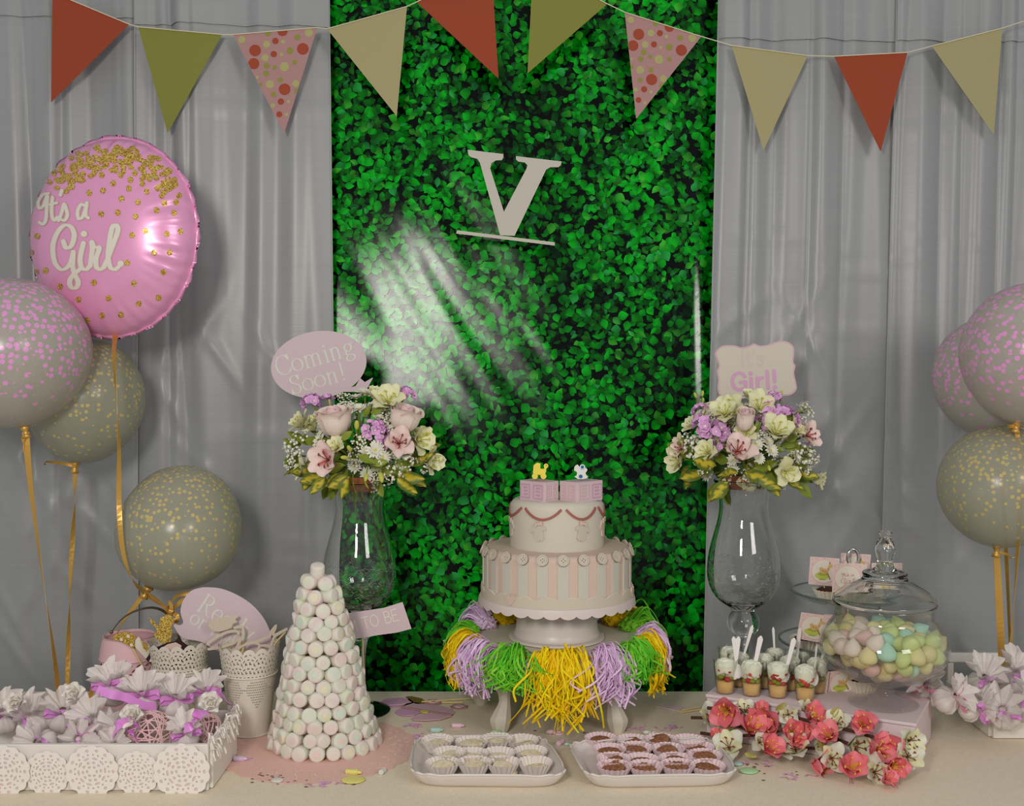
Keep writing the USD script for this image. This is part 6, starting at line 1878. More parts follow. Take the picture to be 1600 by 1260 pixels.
M_LINER_C = mat('paper_cream', col(200, 192, 174), 0.75, 0.2)


def brownie(x, y, ti, label, dy=0.0):
    if ti is None:
        p = T(x, y, ZD)
    else:
        R, z = tiers[ti]
        p = P(x, y, 2.13 + dy)
        p[2] = z - 0.0075 + (0.003 if abs(dy) > 0.05 else 0)
    t = thing('brownie_cake', label, 'cake', p)
    part(t, 'paper_case', liner_mesh(0.021, 0.032, 0.022, 26), M_LINER_C, smooth=40, local=True)
    m = ball((0, 0, 0.0175), 1.0, 3, (0.0265, 0.0265, 0.0075))
    m.vertices += 0.0016 * (meshkit.noise(m.vertices * 150 + x, 2)[:, None] - 0.5)
    part(t, 'crumb', m, M_BROWNIE, smooth=True, local=True)
    return p


brownie(1298, 926, 1, 'dark brownie in a cream paper case under the left card of the top plate', -0.02)
brownie(1341, 932, 1, 'dark brownie in a cream paper case at the front of the top plate', -0.055)
brownie(1360, 926, 1, "dark brownie in a cream paper case on the top plate, nearest the jar lid", 0.01)
brownie(1304, 1008, 0, 'dark brownie in a cream paper case at the front of the middle plate', -0.07)
brownie(1262, 1000, 0, 'dark brownie in a cream paper case on the left of the middle plate', -0.01)
brownie(1312, 1073, None, 'dark brownie in a cream paper case on the pink box behind the leaning card')
brownie(1348, 1079, None, 'dark brownie in a cream paper case on the pink box, left behind the jar foot')

M_CARD = mat('card_blush', col(204, 182, 174), 0.7, 0.2)
M_CARD_W = mat('card_white', col(208, 198, 186), 0.7, 0.2)
M_CARD_H = mat('card_hearts', col(206, 160, 160), 0.7, 0.2)
M_CARD_T = mat('card_text', col(186, 142, 130), 0.7, 0.2)
M_ANIM = mat('print_tan', col(196, 160, 104), 0.7, 0.2)
M_ANIM_D = mat('print_brown', col(140, 100, 62), 0.7, 0.2)
M_CUPG = mat('print_green_cup', col(176, 182, 84), 0.7, 0.2)
M_CUPG2 = mat('print_green_shade', col(148, 158, 62), 0.7, 0.2)


def gift_card(label, quad, y, motif, stick_to=None):
    """A small square card: pink with hearts, a white disc, and on it an animal in a green cup or the words."""
    q = np.array(quad, float)

    def uv(pts):
        p = np.asarray(pts, float)
        u, v = p[:, :1], p[:, 1:2]
        return (1 - u) * (1 - v) * q[0] + u * (1 - v) * q[1] + u * v * q[2] + (1 - u) * v * q[3]

    def poly(pts):
        return Polygon(uv(pts))

    def disc(cx, cy, rx, ry, n=28):
        t = np.arange(n) / n * 2 * PI
        return poly(np.stack([cx + rx * np.cos(t), cy + ry * np.sin(t)], 1))
    c = P(*q.mean(0), y)
    t = thing('gift_card', label, 'card', c)
    part(t, 'card_sheet', board(Polygon(q), y, 0.0012), M_CARD, smooth=False)
    hs = []
    rr_ = rng(int(q[0, 0]))
    for hx, hy in ((0.08, 0.10), (0.22, 0.07), (0.10, 0.26), (0.90, 0.10), (0.78, 0.06), (0.92, 0.28), (0.08, 0.88), (0.10, 0.72), (0.28, 0.94), (0.90, 0.90), (0.93, 0.72), (0.72, 0.95), (0.5, 0.045), (0.5, 0.965)):
        h = affinity.scale(heart, 0.032, -0.032, origin=(0, 0))
        h = affinity.translate(affinity.rotate(h, rr_.uniform(-50, 50), origin=(0, 0)), hx, hy)
        hs.append(poly(np.array(h.exterior.coords)))
    part(t, 'heart_print', board(unary_union(hs), y - 0.0005, 0.0006), M_CARD_H, smooth=False, kind='stuff')
    if motif == 'back':
        return t
    part(t, 'ring_print', board(disc(0.5, 0.5, 0.43, 0.43), y - 0.0009, 0.0006), M_CARD_H, smooth=False)
    part(t, 'round_label', board(disc(0.5, 0.5, 0.41, 0.41), y - 0.0013, 0.0006), M_CARD_W, smooth=False)
    if motif == 'animal':
        part(t, 'cup_print', board(unary_union([disc(0.46, 0.66, 0.22, 0.14), disc(0.27, 0.66, 0.07, 0.08)]), y - 0.0018, 0.0007), M_CUPG, smooth=False)
        part(t, 'cup_line', board(unary_union([disc(0.46, 0.60, 0.16, 0.05), disc(0.46, 0.79, 0.12, 0.02)]), y - 0.0022, 0.0006), M_CUPG2, smooth=False)
        part(t, 'animal_print', board(unary_union([disc(0.50, 0.50, 0.13, 0.10), poly([(0.56, 0.50), (0.64, 0.50), (0.72, 0.30), (0.66, 0.24)]), poly([(0.64, 0.24), (0.70, 0.20), (0.84, 0.27), (0.82, 0.34), (0.70, 0.32)]), disc(0.40, 0.42, 0.06, 0.06)]), y - 0.0026, 0.0006), M_ANIM, smooth=False)
        part(t, 'animal_spots', board(unary_union([disc(0.47, 0.48, 0.02, 0.02, 8), disc(0.55, 0.51, 0.02, 0.02, 8), disc(0.65, 0.40, 0.015, 0.02, 8), poly([(0.66, 0.15), (0.69, 0.15), (0.70, 0.22), (0.67, 0.22)]), poly([(0.60, 0.55), (0.63, 0.54), (0.74, 0.76), (0.71, 0.78)])]), y - 0.0030, 0.0006), M_ANIM_D, smooth=False, kind='stuff')
    if motif == 'words':
        k = 3.315
        w1 = pen([np.asarray(s, float) for s in SCRIPT_ITS + SCRIPT_A], 14, 14)
        w2 = pen([np.asarray(s, float) for s in SCRIPT_GIRL], 14, 16)
        x0, y0, x1, y1 = w1.bounds
        u0, v0, u1, v1 = w2.bounds
        a = affinity.affine_transform(w1, [0.44 / (x1 - x0), 0, 0, 0.14 / (y1 - y0), 0.28 - x0 * 0.44 / (x1 - x0), 0.32 - y0 * 0.14 / (y1 - y0)])
        b = affinity.affine_transform(w2, [0.48 / (u1 - u0), 0, 0, 0.25 / (v1 - v0), 0.27 - u0 * 0.48 / (u1 - u0), 0.50 - v0 * 0.25 / (v1 - v0)])
        g = unary_union([a, b]).simplify(0.003)
        gs = []
        for z_ in getattr(g, 'geoms', [g]):
            gs.append(Polygon(uv(np.array(z_.exterior.coords)), [uv(np.array(i.coords)) for i in z_.interiors]))
        part(t, 'lettering', board(unary_union([z_.buffer(0) for z_ in gs]), y - 0.0018, 0.0006), M_CARD_T, "script letters it's a Girl", smooth=False, kind='stuff')
    if stick_to:
        part(t, 'pick', tube([P(*stick_to[0], y + 0.002), P(*stick_to[1], y + 0.004)], 0.0011, 6), M_STICK)
    return t


gift_card('square pink card with a green cup and animal print, left one above the top plate', [(1266, 870), (1312, 873), (1309, 917), (1263, 913)], 2.105, 'animal', [(1287, 912), (1290, 928)])
gift_card("square pink card reading it's a Girl at the front of the top plate", [(1301, 880), (1349, 881), (1348, 927), (1300, 926)], 2.06, 'words', [(1324, 920), (1336, 934)])
gift_card('square pink card behind the chrome loop handle above the top plate', [(1314, 864), (1361, 867), (1357, 913), (1312, 911)], 2.15, 'animal', [(1336, 905), (1338, 928)])
gift_card('pink card partly hidden behind the knob of the candy jar lid', [(1362, 880), (1410, 880), (1409, 912), (1361, 912)], 2.14, 'animal', [(1384, 905), (1372, 930)])
gift_card('square pink card with a green cup and animal print above the middle plate', [(1252, 957), (1299, 963), (1294, 1007), (1244, 998)], 2.045, 'animal', [(1274, 996), (1290, 1012)])
gift_card('plain side of a pink hearts card behind the animal card of the middle plate', [(1288, 960), (1316, 962), (1314, 1004), (1290, 1002)], 2.11, 'back', [(1302, 1000), (1304, 1012)])
gift_card('square pink card with an animal print on the pink box, left of the jar foot', [(1295, 1050), (1342, 1046), (1338, 1086), (1290, 1091)], 2.02, 'animal')
gift_card('small pink hearts card seen edge-on beside the last dessert cup', [(1284, 1060), (1296, 1049), (1291, 1092), (1280, 1096)], 2.01, 'back')

# the garland of alstroemeria along the front of the box
M_TWIG = mat('garland_twig', col(84, 52, 40), 0.7, 0.2)
gl = thing('flower_garland', 'garland of coral and white alstroemeria along the front of the pink box', 'garland', T(1260, 1165))


def zg(x, y):
    return 1080 + x / 3.9375, 920 + y / 3.9375


def G(x, y, h):
    """A point seen at the zoomed pixel, h metres over the cloth."""
    p = T(*zg(x, y), TABLE + h)
    # in front of the box: slide along the sight line until clear of its front panel
    over = float((p - A) @ ay) + 0.022
    if over > 0 and p[0] < B[0] + 0.03:
        d = (CAM - p) / np.linalg.norm(CAM - p)
        p = p + d * over / max(float(-d @ ay), 0.2)
    return p


for pts_ in ([(100, 735, 0.045), (240, 745, 0.043), (440, 765, 0.04), (620, 790, 0.04), (820, 840, 0.035), (1000, 880, 0.03), (1250, 960, 0.025), (1400, 1040, 0.02)], [(0, 795, 0.012), (90, 800, 0.02), (180, 830, 0.03), (300, 850, 0.03), (470, 940, 0.025), (640, 980, 0.025), (760, 985, 0.02)], [(60, 890, 0.012), (200, 905, 0.02), (420, 900, 0.03), (660, 860, 0.035), (900, 930, 0.03), (1150, 1030, 0.02)]):
    q = np.array([G(*a) for a in pts_])
    part(gl, 'twig', tube(spline(q, 5), 0.0028, 7, (0, 0, 1)), M_TWIG, smooth=True)
GF = [('coral_lily', 230, 740, 88, 0.055), ('white_lily', 110, 820, 72, 0.03), ('coral_lily', 350, 880, 96, 0.04), ('coral_lily', 480, 810, 90, 0.055), ('coral_lily', 160, 920, 42, 0.025), ('white_lily', 240, 990, 80, 0.015), ('coral_lily', 465, 1010, 80, 0.022), ('coral_lily', 620, 890, 85, 0.045), ('coral_lily', 630, 940, 60, 0.038), ('coral_lily', 720, 880, 70, 0.05), ('coral_lily', 730, 800, 80, 0.058), ('white_lily', 650, 1010, 78, 0.02), ('white_lily', 900, 840, 62, 0.055), ('coral_lily', 1060, 840, 85, 0.055), ('coral_lily', 860, 930, 72, 0.045), ('white_lily', 970, 960, 88, 0.04), ('white_lily', 860, 1040, 70, 0.025), ('coral_lily', 745, 1070, 85, 0.015), ('coral_lily', 1110, 1020, 95, 0.035), ('coral_lily', 1200, 950, 85, 0.045), ('coral_lily', 970, 1120, 95, 0.015), ('white_lily', 1330, 930, 70, 0.045), ('white_lily', 330, 770, 55, 0.045), ('white_lily', 600, 770, 55, 0.055), ('white_lily', 560, 1000, 45, 0.02), ('white_lily', 1120, 1130, 80, 0.012), ('coral_lily', 1230, 1080, 80, 0.025), ('white_lily', 1330, 1040, 75, 0.03), ('white_lily', 420, 950, 45, 0.03), ('coral_lily', 1180, 1190, 60, 0.01), ('coral_lily', 430, 760, 50, 0.055), ('white_lily', 700, 745, 45, 0.058), ('white_lily', 520, 870, 45, 0.04), ('white_lily', 800, 960, 50, 0.03)]
r = rng(88)
for k, (kd, x, y, rad, h) in enumerate(GF):
    at = G(x, y, h)
    s = rad / 3.9375 * at[1] / FOCAL * 1.75
    nrm = np.array([r.normal(0, 0.5), -0.8 + r.normal(0, 0.25), 0.45 + r.normal(0, 0.35)])
    add_flower(gl, kd, at + [0, 0.004, -0.002], nrm, s, 700 + k)
for k, (x, y, L, deg, h) in enumerate(((520, 750, 60, 40, 0.06), (860, 790, 60, 60, 0.06), (810, 900, 80, 250, 0.05), (560, 960, 60, 300, 0.03), (990, 870, 60, 110, 0.05), (940, 1050, 70, 330, 0.03), (1270, 1000, 70, 20, 0.04), (270, 880, 60, 150, 0.03), (180, 890, 40, 100, 0.03), (330, 1010, 60, 340, 0.02), (650, 830, 60, 200, 0.05), (520, 930, 60, 240, 0.035), (1050, 950, 80, 200, 0.04))):
    at = G(x, y, h)
    m, c = leaf_mesh(1.0, 0.28, 0.3, k, False)
    c = np.tile(lin((160, 152, 84)) * 1.3, (len(c), 1))
    m = rot(m, -PI / 2, [0, 1, 0])
    part(gl, 'leaf', orient(m, [math.cos(math.radians(deg)), -0.4, math.sin(math.radians(deg))], at, 0.3, L / 3.9375 * at[1] / FOCAL * 1.3), MATS['variegated_leaf'], smooth=True, colors=c)

# white crate with wrapped sweets at the right end
M_CRATE = mat('crate_white', col(206, 200, 192), 0.55, 0.35)
M_TULLE = mat_nodes('tulle_wrap', {'p': ('principled_bsdf', {'base_color': col(210, 202, 196), 'roughness': 0.45, 'specular_ior_level': 0.5}), 't': ('transparent_bsdf', {'color': (1, 1, 1)}), 'm': ('mix_closure', {'fac': 0.80})}, [('t.BSDF', 'm.closure1'), ('p.BSDF', 'm.closure2')], 'm.closure')
M_MAGENTA = mat('ribbon_magenta', col(206, 134, 200), 0.35, 0.5)
M_ROSEBOW = mat('ribbon_rose', col(206, 130, 160), 0.35, 0.5)
M_SWEET_IN = mat('sweet_inside', col(212, 186, 190), 0.5, 0.4)


def crate(label, x0, x1, y0, y1, h, name='wooden_crate', open_back=False):
    hf = 0.45 if open_back else 1.0
    t = thing(name, label, 'crate', ((x0 + x1) / 2, (y0 + y1) / 2, TABLE))
    part(t, 'crate_floor', rbox(((x0 + x1) / 2, (y0 + y1) / 2, TABLE + 0.005), (x1 - x0 - 0.004, y1 - y0 - 0.004, 0.008), 0.002), M_CRATE)
    if open_back:
        part(t, 'back_rail', rbox(((x0 + x1) / 2, y1, TABLE + h - 0.008), (x1 - x0, 0.010, 0.018), 0.002), M_CRATE)
        for xx in (x0 + 0.006, x1 - 0.006):
            part(t, 'corner_post', rbox((xx, y1, TABLE + h / 2 - 0.008), (0.012, 0.010, h - 0.020), 0.002), M_CRATE)
    for yy in (y0,) if open_back else (y0, y1):
        part(t, 'long_panel', rbox(((x0 + x1) / 2, yy, TABLE + 0.001 + h * hf / 2), (x1 - x0, 0.009, h * hf), 0.002), M_CRATE)
    for xx in (x0, x1):
        part(t, 'end_panel', rbox((xx, (y0 + y1) / 2, TABLE + 0.001 + h * hf / 2), (0.009, y1 - y0 - 0.011, h * hf), 0.002), M_CRATE)
    return t


def wrapped(label, at, s, axis, seed, ribbon, flare=1.0, group=None):
    """A sweet twisted into white tulle: a round belly, a tied waist and ruffled ends; axis points to the upper ruffle."""
    r = rng(seed)
    t = thing('wrapped_sweet', label, 'sweet', at, group)
    a = np.asarray(axis, float)
    n, th = 84, np.arange(84) / 84 * 2 * PI
    ph = r.uniform(0, 6)
    rings = []
    for z, rad, rf in ((-0.95, 0.05, 0), (-0.9, 0.45, 0.1), (-0.6, 0.82, 0.1), (-0.2, 0.95, 0.08), (0.15, 0.80, 0.10), (0.42, 0.40, 0.16), (0.58, 0.20, 0.2), (0.75, 0.42, 0.30), (1.0, 0.80 * flare, 0.38), (1.3, 1.05 * flare, 0.42), (1.42, 1.12 * flare, 0.42)):
        w = 1 + rf * (0.45 * np.sin(th * 8 + ph) + 0.22 * np.sin(th * 13 + ph * 2) + 0.12 * np.sin(th * 21 + ph * 3))
        zz = z + 0.35 * rf * np.sin(th * 5 + ph) * (z > 0.6)
        rings.append(np.stack([rad * w * np.cos(th), rad * w * np.sin(th), zz + 0 * th], -1))
    m = trimesh.Trimesh(np.array(rings).reshape(-1, 3), grid_faces(len(rings), n, True)[:, ::-1], process=False)
    part(t, 'tulle', orient(m, a, at, 0, s), M_TULLE, smooth=True)
    part(t, 'filling', orient(ball((0, 0, -0.25), 0.62, 2), a, at, 0, s), M_SWEET_IN, smooth=True)
    bw = []
    for sx in (-1, 1):
        lp = np.array([(0, 0, 0), (sx * 0.35, -0.30, 0.22), (sx * 0.85, -0.36, 0.30), (sx * 0.95, -0.30, 0.0), (sx * 0.6, -0.26, -0.12), (0, 0, 0)]) + [0, -0.24, 0.58]
        bw.append(strap(spline(lp, 5), 0.30, 0.012, (0, 0.3, 1)))
        tl = np.array([(0, 0, 0), (sx * 0.3, -0.2, -0.35), (sx * 0.55, -0.25, -0.8)]) + [0, -0.24, 0.58]
        bw.append(strap(spline(tl, 5), 0.22, 0.012, (1, 0, 0.3)))
    part(t, 'bow', orient(cat_mesh(bw), a, at, r.uniform(-0.5, 0.5) if abs(a[2]) > 0.5 else r.uniform(0, 6), s), ribbon, smooth=30)
    part(t, 'bow_knot', orient(ball((0, -0.24, 0.58), 0.14, 1), a, at, 0, s), ribbon, smooth=True)
    return t


cr0 = P(1480, 1022, 2.20)
crate('white crate frame at the right end of the table, filled with wrapped sweets', float(P(1478, 1030, 2.22)[0]) + 0.0, 1.16, 2.00, 2.215, float(P(1480, 1021, 2.215)[2]) - TABLE, open_back=True)
WS = [(1452, 1078, 26, (-0.5, -0.5, 0.7), 2.00, 'tulle-wrapped sweet with a rose bow, leaning on the right side of the candy jar'), (1482, 1092, 24, (0.5, -0.6, 0.5), 1.96, 'tulle-wrapped sweet with a rose bow right of the candy jar foot'), (1535, 1068, 26, (0.1, -0.5, 0.9), 2.06, 'tulle-wrapped sweet with a magenta bow standing at the middle of the right crate'), (1580, 1060, 28, (0.3, -0.4, 0.8), 2.09, 'tulle-wrapped sweet with a magenta bow at the right edge under the crate rail'), (1520, 1105, 24, (0.8, -0.5, 0.2), 1.97, 'tulle-wrapped sweet lying low in front of the right crate'), (1568, 1115, 27, (-0.4, -0.6, 0.6), 1.97, 'tulle-wrapped sweet low in the right corner, in front of the right crate'), (1605, 1100, 28, (0.2, -0.5, 0.8), 2.0, 'tulle-wrapped sweet cut by the right edge of the photo')]
for k, (x, y, rad, axv, yy, lab) in enumerate(WS):
    wrapped(lab, P(x, y, yy), rad * yy / FOCAL, axv, 300 + k, M_ROSEBOW if k < 2 else M_MAGENTA)

# ---------------------------------------------------------------- the left end: white crate of favours, lace buckets, photo props
M_LACE = mat('lace_metal', col(204, 196, 182), 0.55, 0.35)
M_PINKTIN = mat('pink_tin', col(206, 168, 170), 0.5, 0.35)
M_BLACK = mat('card_black', col(44, 24, 22), 0.6, 0.3)
M_BEIGE = mat('card_beige', col(188, 174, 154), 0.7, 0.2)
M_GLITTER = M_FOIL_GOLD
M_DARKMETAL = mat('handle_metal', col(120, 104, 84), 0.3, 0.5, metallic=0.8)


def hole(x, y, rx, ry, deg=0):
    return affinity.translate(affinity.rotate(Polygon([(rx, 0), (rx * 0.6, ry * 0.6), (0, ry), (-rx * 0.6, ry * 0.6), (-rx, 0), (-rx * 0.6, -ry * 0.6), (0, -ry), (rx * 0.6, -ry * 0.6)]), deg, origin=(0, 0)), x, y)


def pierced(c, r0, r1, h, z0, z1, ncol, nrow, gone, top=None, thick=0.0011):
    """A conical wall of small quads between heights z0 and z1, with the quads where gone(i, j) cut out; two skins."""
    th_ = np.arange(ncol) / ncol * 2 * PI
    tj = np.linspace(0, 1, nrow + 1)[:, None]
    hi = z1 + (0 if top is None else top(th_))
    z = z0 + tj * (hi - z0) + 0 * th_[None, :]
    I, J = np.meshgrid(np.arange(ncol), np.arange(nrow))
    keep = ~gone(I, J)
    i, j = I[keep], J[keep]
    k = (i + 1) % ncol
    q = np.stack([j * ncol + i, j * ncol + k, (j + 1) * ncol + k, (j + 1) * ncol + i], 1)
    vs, fs = [], []
    for n_, off in enumerate((0.0, -thick)):
        rad = r0 + (r1 - r0) * z / h + off
        vs.append(np.stack([c[0] + rad * np.sin(th_), c[1] - rad * np.cos(th_), c[2] + z], -1).reshape(-1, 3))
        qq = q if n_ == 0 else q[:, ::-1]
        fs.append(np.vstack([qq[:, [0, 1, 2]], qq[:, [0, 2, 3]]]) + n_ * ncol * (nrow + 1))
    return trimesh.Trimesh(np.vstack(vs), np.vstack(fs), process=False)


def lace_bucket(label, c, r0, r1, h):
    t = thing('lace_bucket', label, 'bucket', c)
    bead = h * 0.68

    def rim_gone(i, j):
        row_, sub = j // 3, j % 3
        col_ = (i + 2 * (row_ % 2)) % 4
        return (sub == 1) & (col_ < 2) & (row_ < 6) | (sub == 2) & (col_ == 0) & (row_ % 2 == 1) & (row_ < 5)

    def body_gone(i, j):
        u = (i % 29) - 14
        v = 47 - j
        w = np.where(v < 8, 7 + v * 0.8, np.maximum(0, 14 - (v - 8) * 0.9))
        return (v >= 2) & (v < 24) & (np.abs(u) <= w) & ((i + (v // 2) % 2) % 2 == 0) & (v % 2 == 0)
    part(t, 'lace_rim', pierced(c, r0, r1, h, bead, h - 0.006, 176, 20, rim_gone, lambda a: 0.010 * np.abs(np.sin(a * 7.5))**0.6), M_LACE, 'pierced lace rim with a scalloped edge', smooth=True)
    part(t, 'bucket_body', pierced(c, r0, r1, h, 0.0, bead, 174, 48, body_gone), M_LACE, smooth=True)
    for z_, rr_ in ((0.001, 0.0018), (bead, 0.0018)):
        rad = r0 + (r1 - r0) * z_ / h + 0.0008
        th_ = np.linspace(0, 2 * PI, 61)
        part(t, 'bead', tube(np.stack([c[0] + rad * np.cos(th_), c[1] + rad * np.sin(th_), np.full(61, c[2] + z_ + 0.002)], 1), rr_, 8, (0, 0, 1), cap=False), M_LACE, smooth=True)
    part(t, 'bottom', lathe([(0.0002, 0.001), (r0, 0.001), (r0, 0.003), (0.0002, 0.003)], 40, c), M_LACE)
    return t


RB = T(390, 1131)
RB[1] = 2.03
RB = np.array([P(391, 1131, 2.03)[0], 2.03, TABLE])
RBH = float(P(385, 1008, 2.03)[2]) - TABLE
lace_bucket('white pierced lace bucket beside the marshmallow tower', RB, 0.033, 0.0535, RBH)
MB = np.array([P(281, 1120, 2.075)[0], 2.075, TABLE])
MBH = float(P(281, 1003, 2.075)[2]) - TABLE
lace_bucket('white pierced lace bucket behind the favour crate, left of the other lace bucket', MB, 0.034, 0.0545, MBH)

# pink pierced bucket with a dark hoop handle
PB = np.array([P(204, 1100, 2.13)[0], 2.13, TABLE])
PBH = float(P(204, 992, 2.13)[2]) - TABLE
pk = thing('pink_bucket', 'pink tin bucket with a pierced lattice band and a dark hoop handle', 'bucket', PB)
R_ = 0.053
W_p = 2 * PI * R_
lat0 = PBH * 0.50
part(pk, 'bucket_wall', lathe([(0.0002, 0.001), (R_ * 0.93, 0.001), (R_, lat0), (R_ - 0.0015, lat0), (R_ * 0.93 - 0.0015, 0.003), (0.0002, 0.003)], 56, PB), M_PINKTIN, smooth=35)


def lattice_gone(i, j):
    row_ = j // 6
    u, v = (i + 5 * (row_ % 2)) % 10 - 4.5, j % 6 - 2.5
    return (np.abs(u - (0.7 * v if True else 0)) < 2.6 - 0.2 * np.abs(v)) & (np.abs(v) < 2.2) & (row_ < 4)


part(pk, 'lattice_band', pierced(PB + [0, 0, lat0], R_, R_, 0.034, 0.0, 0.034, 200, 25, lattice_gone), M_PINKTIN, 'pierced lattice band', smooth=True)
zt = lat0 + 0.034
part(pk, 'shoulder', lathe([(R_ + 0.001, zt), (R_ + 0.0025, zt + 0.002), (R_ + 0.001, zt + 0.004), (R_ * 0.99, zt + 0.020), (R_ * 0.93, PBH - 0.008), (R_ * 0.88, PBH - 0.003), (R_ * 0.90, PBH), (R_ * 0.86, PBH), (R_ * 0.84, PBH - 0.004), (R_ * 0.9, PBH - 0.010), (R_ * 0.96, zt + 0.018), (R_ * 0.98, zt)], 56, PB), M_PINKTIN, smooth=35)
hp = [P(a, b, c) for a, b, c in [(174, 988, 2.10), (190, 968, 2.10), (212, 955, 2.10), (238, 950, 2.10), (258, 957, 2.11), (268, 972, 2.12), (262, 990, 2.13)]]
part(pk, 'hoop_handle', strap(spline(np.array(hp), 8), 0.0055, 0.002, (0, 1, 0.3)), M_DARKMETAL, 'dark curved hoop handle', smooth=30)
for q in (hp[0], hp[-1]):
    part(pk, 'rivet', ball(q, 0.0035, 2), M_DARKMETAL, smooth=True)


def z1p(pts):
    return Polygon(zoom_px(pts, 140, 920, 7.875))


def z2p(pts):
    return zoom_px(pts, 270, 900, 7.878)


M_DOT_W = mat('card_dot_white', col(206, 196, 180), 0.7, 0.2)
pr = thing('photo_prop', 'gold glitter card prop with white dots on a stick in the pink bucket', 'photo prop', P(200, 1000, 2.085))
part(pr, 'gold_card', board(z1p([(290, 600), (330, 560), (420, 535), (500, 545), (580, 590), (550, 650), (560, 700), (540, 740), (450, 690), (380, 650), (290, 630)]), 2.075, 0.0018), M_GLITTER, smooth=False)
part(pr, 'white_band', board(z1p([(560, 640), (600, 590), (640, 640), (740, 830), (724, 900), (560, 720)]), 2.076, 0.0018), M_DOT_W, smooth=False)
part(pr, 'gold_tip', board(z1p([(625, 630), (700, 690), (770, 770), (730, 820), (660, 730)]), 2.074, 0.0018), M_GLITTER, smooth=False)
for dx, dy in ((390, 628), (475, 587), (515, 695), (728, 778)):
    c = zoom_px([(dx, dy)], 140, 920, 7.875)[0]
    part(pr, 'dot', board(Point(c).buffer(2.6), 2.0734, 0.0006), M_DOT_W, smooth=False)
part(pr, 'stick', tube([P(207, 1012, 2.079), P(222, 1040, 2.085), P(232, 1080, 2.10)], 0.0017, 6), M_STICK)
pr = thing('photo_prop', 'gold glitter card bow standing by the hoop handle, under the gold ribbons', 'photo prop', P(258, 1000, 2.06))
part(pr, 'bow_card', board(z1p([(720, 350), (790, 400), (850, 470), (870, 370), (960, 310), (1060, 380), (1010, 450), (1015, 550), (990, 640), (1010, 660), (950, 660), (920, 690), (860, 650), (780, 570), (830, 540), (820, 490), (750, 420)]), 2.055, 0.002), M_GLITTER, smooth=False)
part(pr, 'stick', tube([P(258, 985, 2.059), P(260, 1040, 2.065), P(262, 1080, 2.07)], 0.0017, 6), M_STICK)
rb = thing('gift_ribbon', 'curled gold ribbon bow tied at the top of the hoop handle', 'ribbon', P(266, 958, 2.10))
for a in ([(266, 958), (262, 948), (265, 942), (268, 950), (266, 958)], [(266, 958), (274, 948), (286, 938), (292, 936)], [(266, 958), (276, 962), (276, 972), (268, 968), (266, 958)], [(266, 958), (258, 972), (252, 982), (256, 990)], [(266, 958), (258, 950), (244, 936), (230, 926)]):
    part(rb, 'loop', strap(spline(np.array([P(x, y, 2.095 - 0.003 * k) for k, (x, y) in enumerate(a)]), 6), 0.008, 0.0006, (0.3, 0.5, 0.8), 0.2), M_GOLD, smooth=False)
pr = thing('photo_prop', 'pale pink card prop with a black outline in the left lace bucket', 'photo prop', P(250, 1030, 2.05))
part(pr, 'black_card', board(z1p([(690, 870), (740, 800), (830, 720), (960, 665), (1050, 650), (1085, 610), (1080, 555), (1110, 590), (1140, 650), (1235, 720), (1290, 800), (1200, 900), (1050, 980), (900, 960), (760, 940)]), 2.047, 0.002), M_BLACK, smooth=False)
part(pr, 'pink_face', board(z1p([(730, 900), (770, 820), (850, 755), (960, 685), (1060, 662), (1130, 700), (1120, 780), (1160, 830), (1050, 930), (900, 940)]), 2.0455, 0.0014), mat('card_shell_pink', col(200, 172, 164), 0.7, 0.2), smooth=False)
part(pr, 'stick', tube([P(268, 1030, 2.051), P(275, 1070, 2.06)], 0.0017, 6), M_STICK)

# the Ready or not bubble
RY = 2.065
ready = Polygon(spline(np.array(z2p([(95, 420), (130, 300), (220, 190), (340, 148), (450, 142), (600, 160), (760, 220), (900, 300), (1010, 390), (1110, 510), (1180, 640), (1210, 760), (1200, 870), (1150, 950), (1040, 1030), (900, 1050), (700, 1000), (500, 900), (380, 830), (290, 800), (130, 770), (60, 700), (0, 600)]) + z2p([(-2, 572), (60, 606), (112, 598), (126, 560), (106, 500)])), 4, closed=True)).buffer(0)
sg = thing('party_sign', 'pink speech bubble sign reading Ready or not in the right lace bucket', 'sign', P(350, 1020, RY))
part(sg, 'sign_board', board(ready, RY, 0.0025), M_SIGN, smooth=False)
rd = [text_px('Ready', SERIF, 3.5, 11, z2p([(285, 415)])[0], 30, -33, 0.98), text_px('or', SERIF, 3.5, 11, z2p([(190, 570)])[0], 24, -30, 0.98), text_px('not', SERIF, 3.5, 11, z2p([(455, 715)])[0], 24, -30, 0.98)]
part(sg, 'lettering', board(unary_union(rd).intersection(ready.buffer(-1)).simplify(0.08), RY - 0.0006, 0.0008), M_SIGN_TEXT2, 'pale serif letters Ready or not', smooth=False, kind='stuff')
part(sg, 'stick', tube([P(352, 985, RY + 0.0045), P(360, 1040, RY), P(372, 1110, 2.05)], 0.0018, 6), M_STICK)


def prop_lines(label, paths, fills, y, width, material, sticks, base):
    t = thing('photo_prop', label, 'photo prop', P(*base, y))
    g = [LineString(spline(np.array(z2p(p)), 5) if len(p) > 2 else z2p(p)).buffer(width / 2, quad_segs=4) for p in paths] + [Polygon(spline(np.array(z2p(f)), 4, closed=True)).buffer(0) for f in fills]
    part(t, 'card_shape', board(unary_union(g), y, 0.003), material, smooth=False)
    for a in sticks:
        q = z2p(a)
        part(t, 'stick', tube([P(*q[0], y + 0.005), P(*q[1], y + 0.006), P(*q[2], y + 0.008)], 0.0017, 6), M_STICK)
    return t


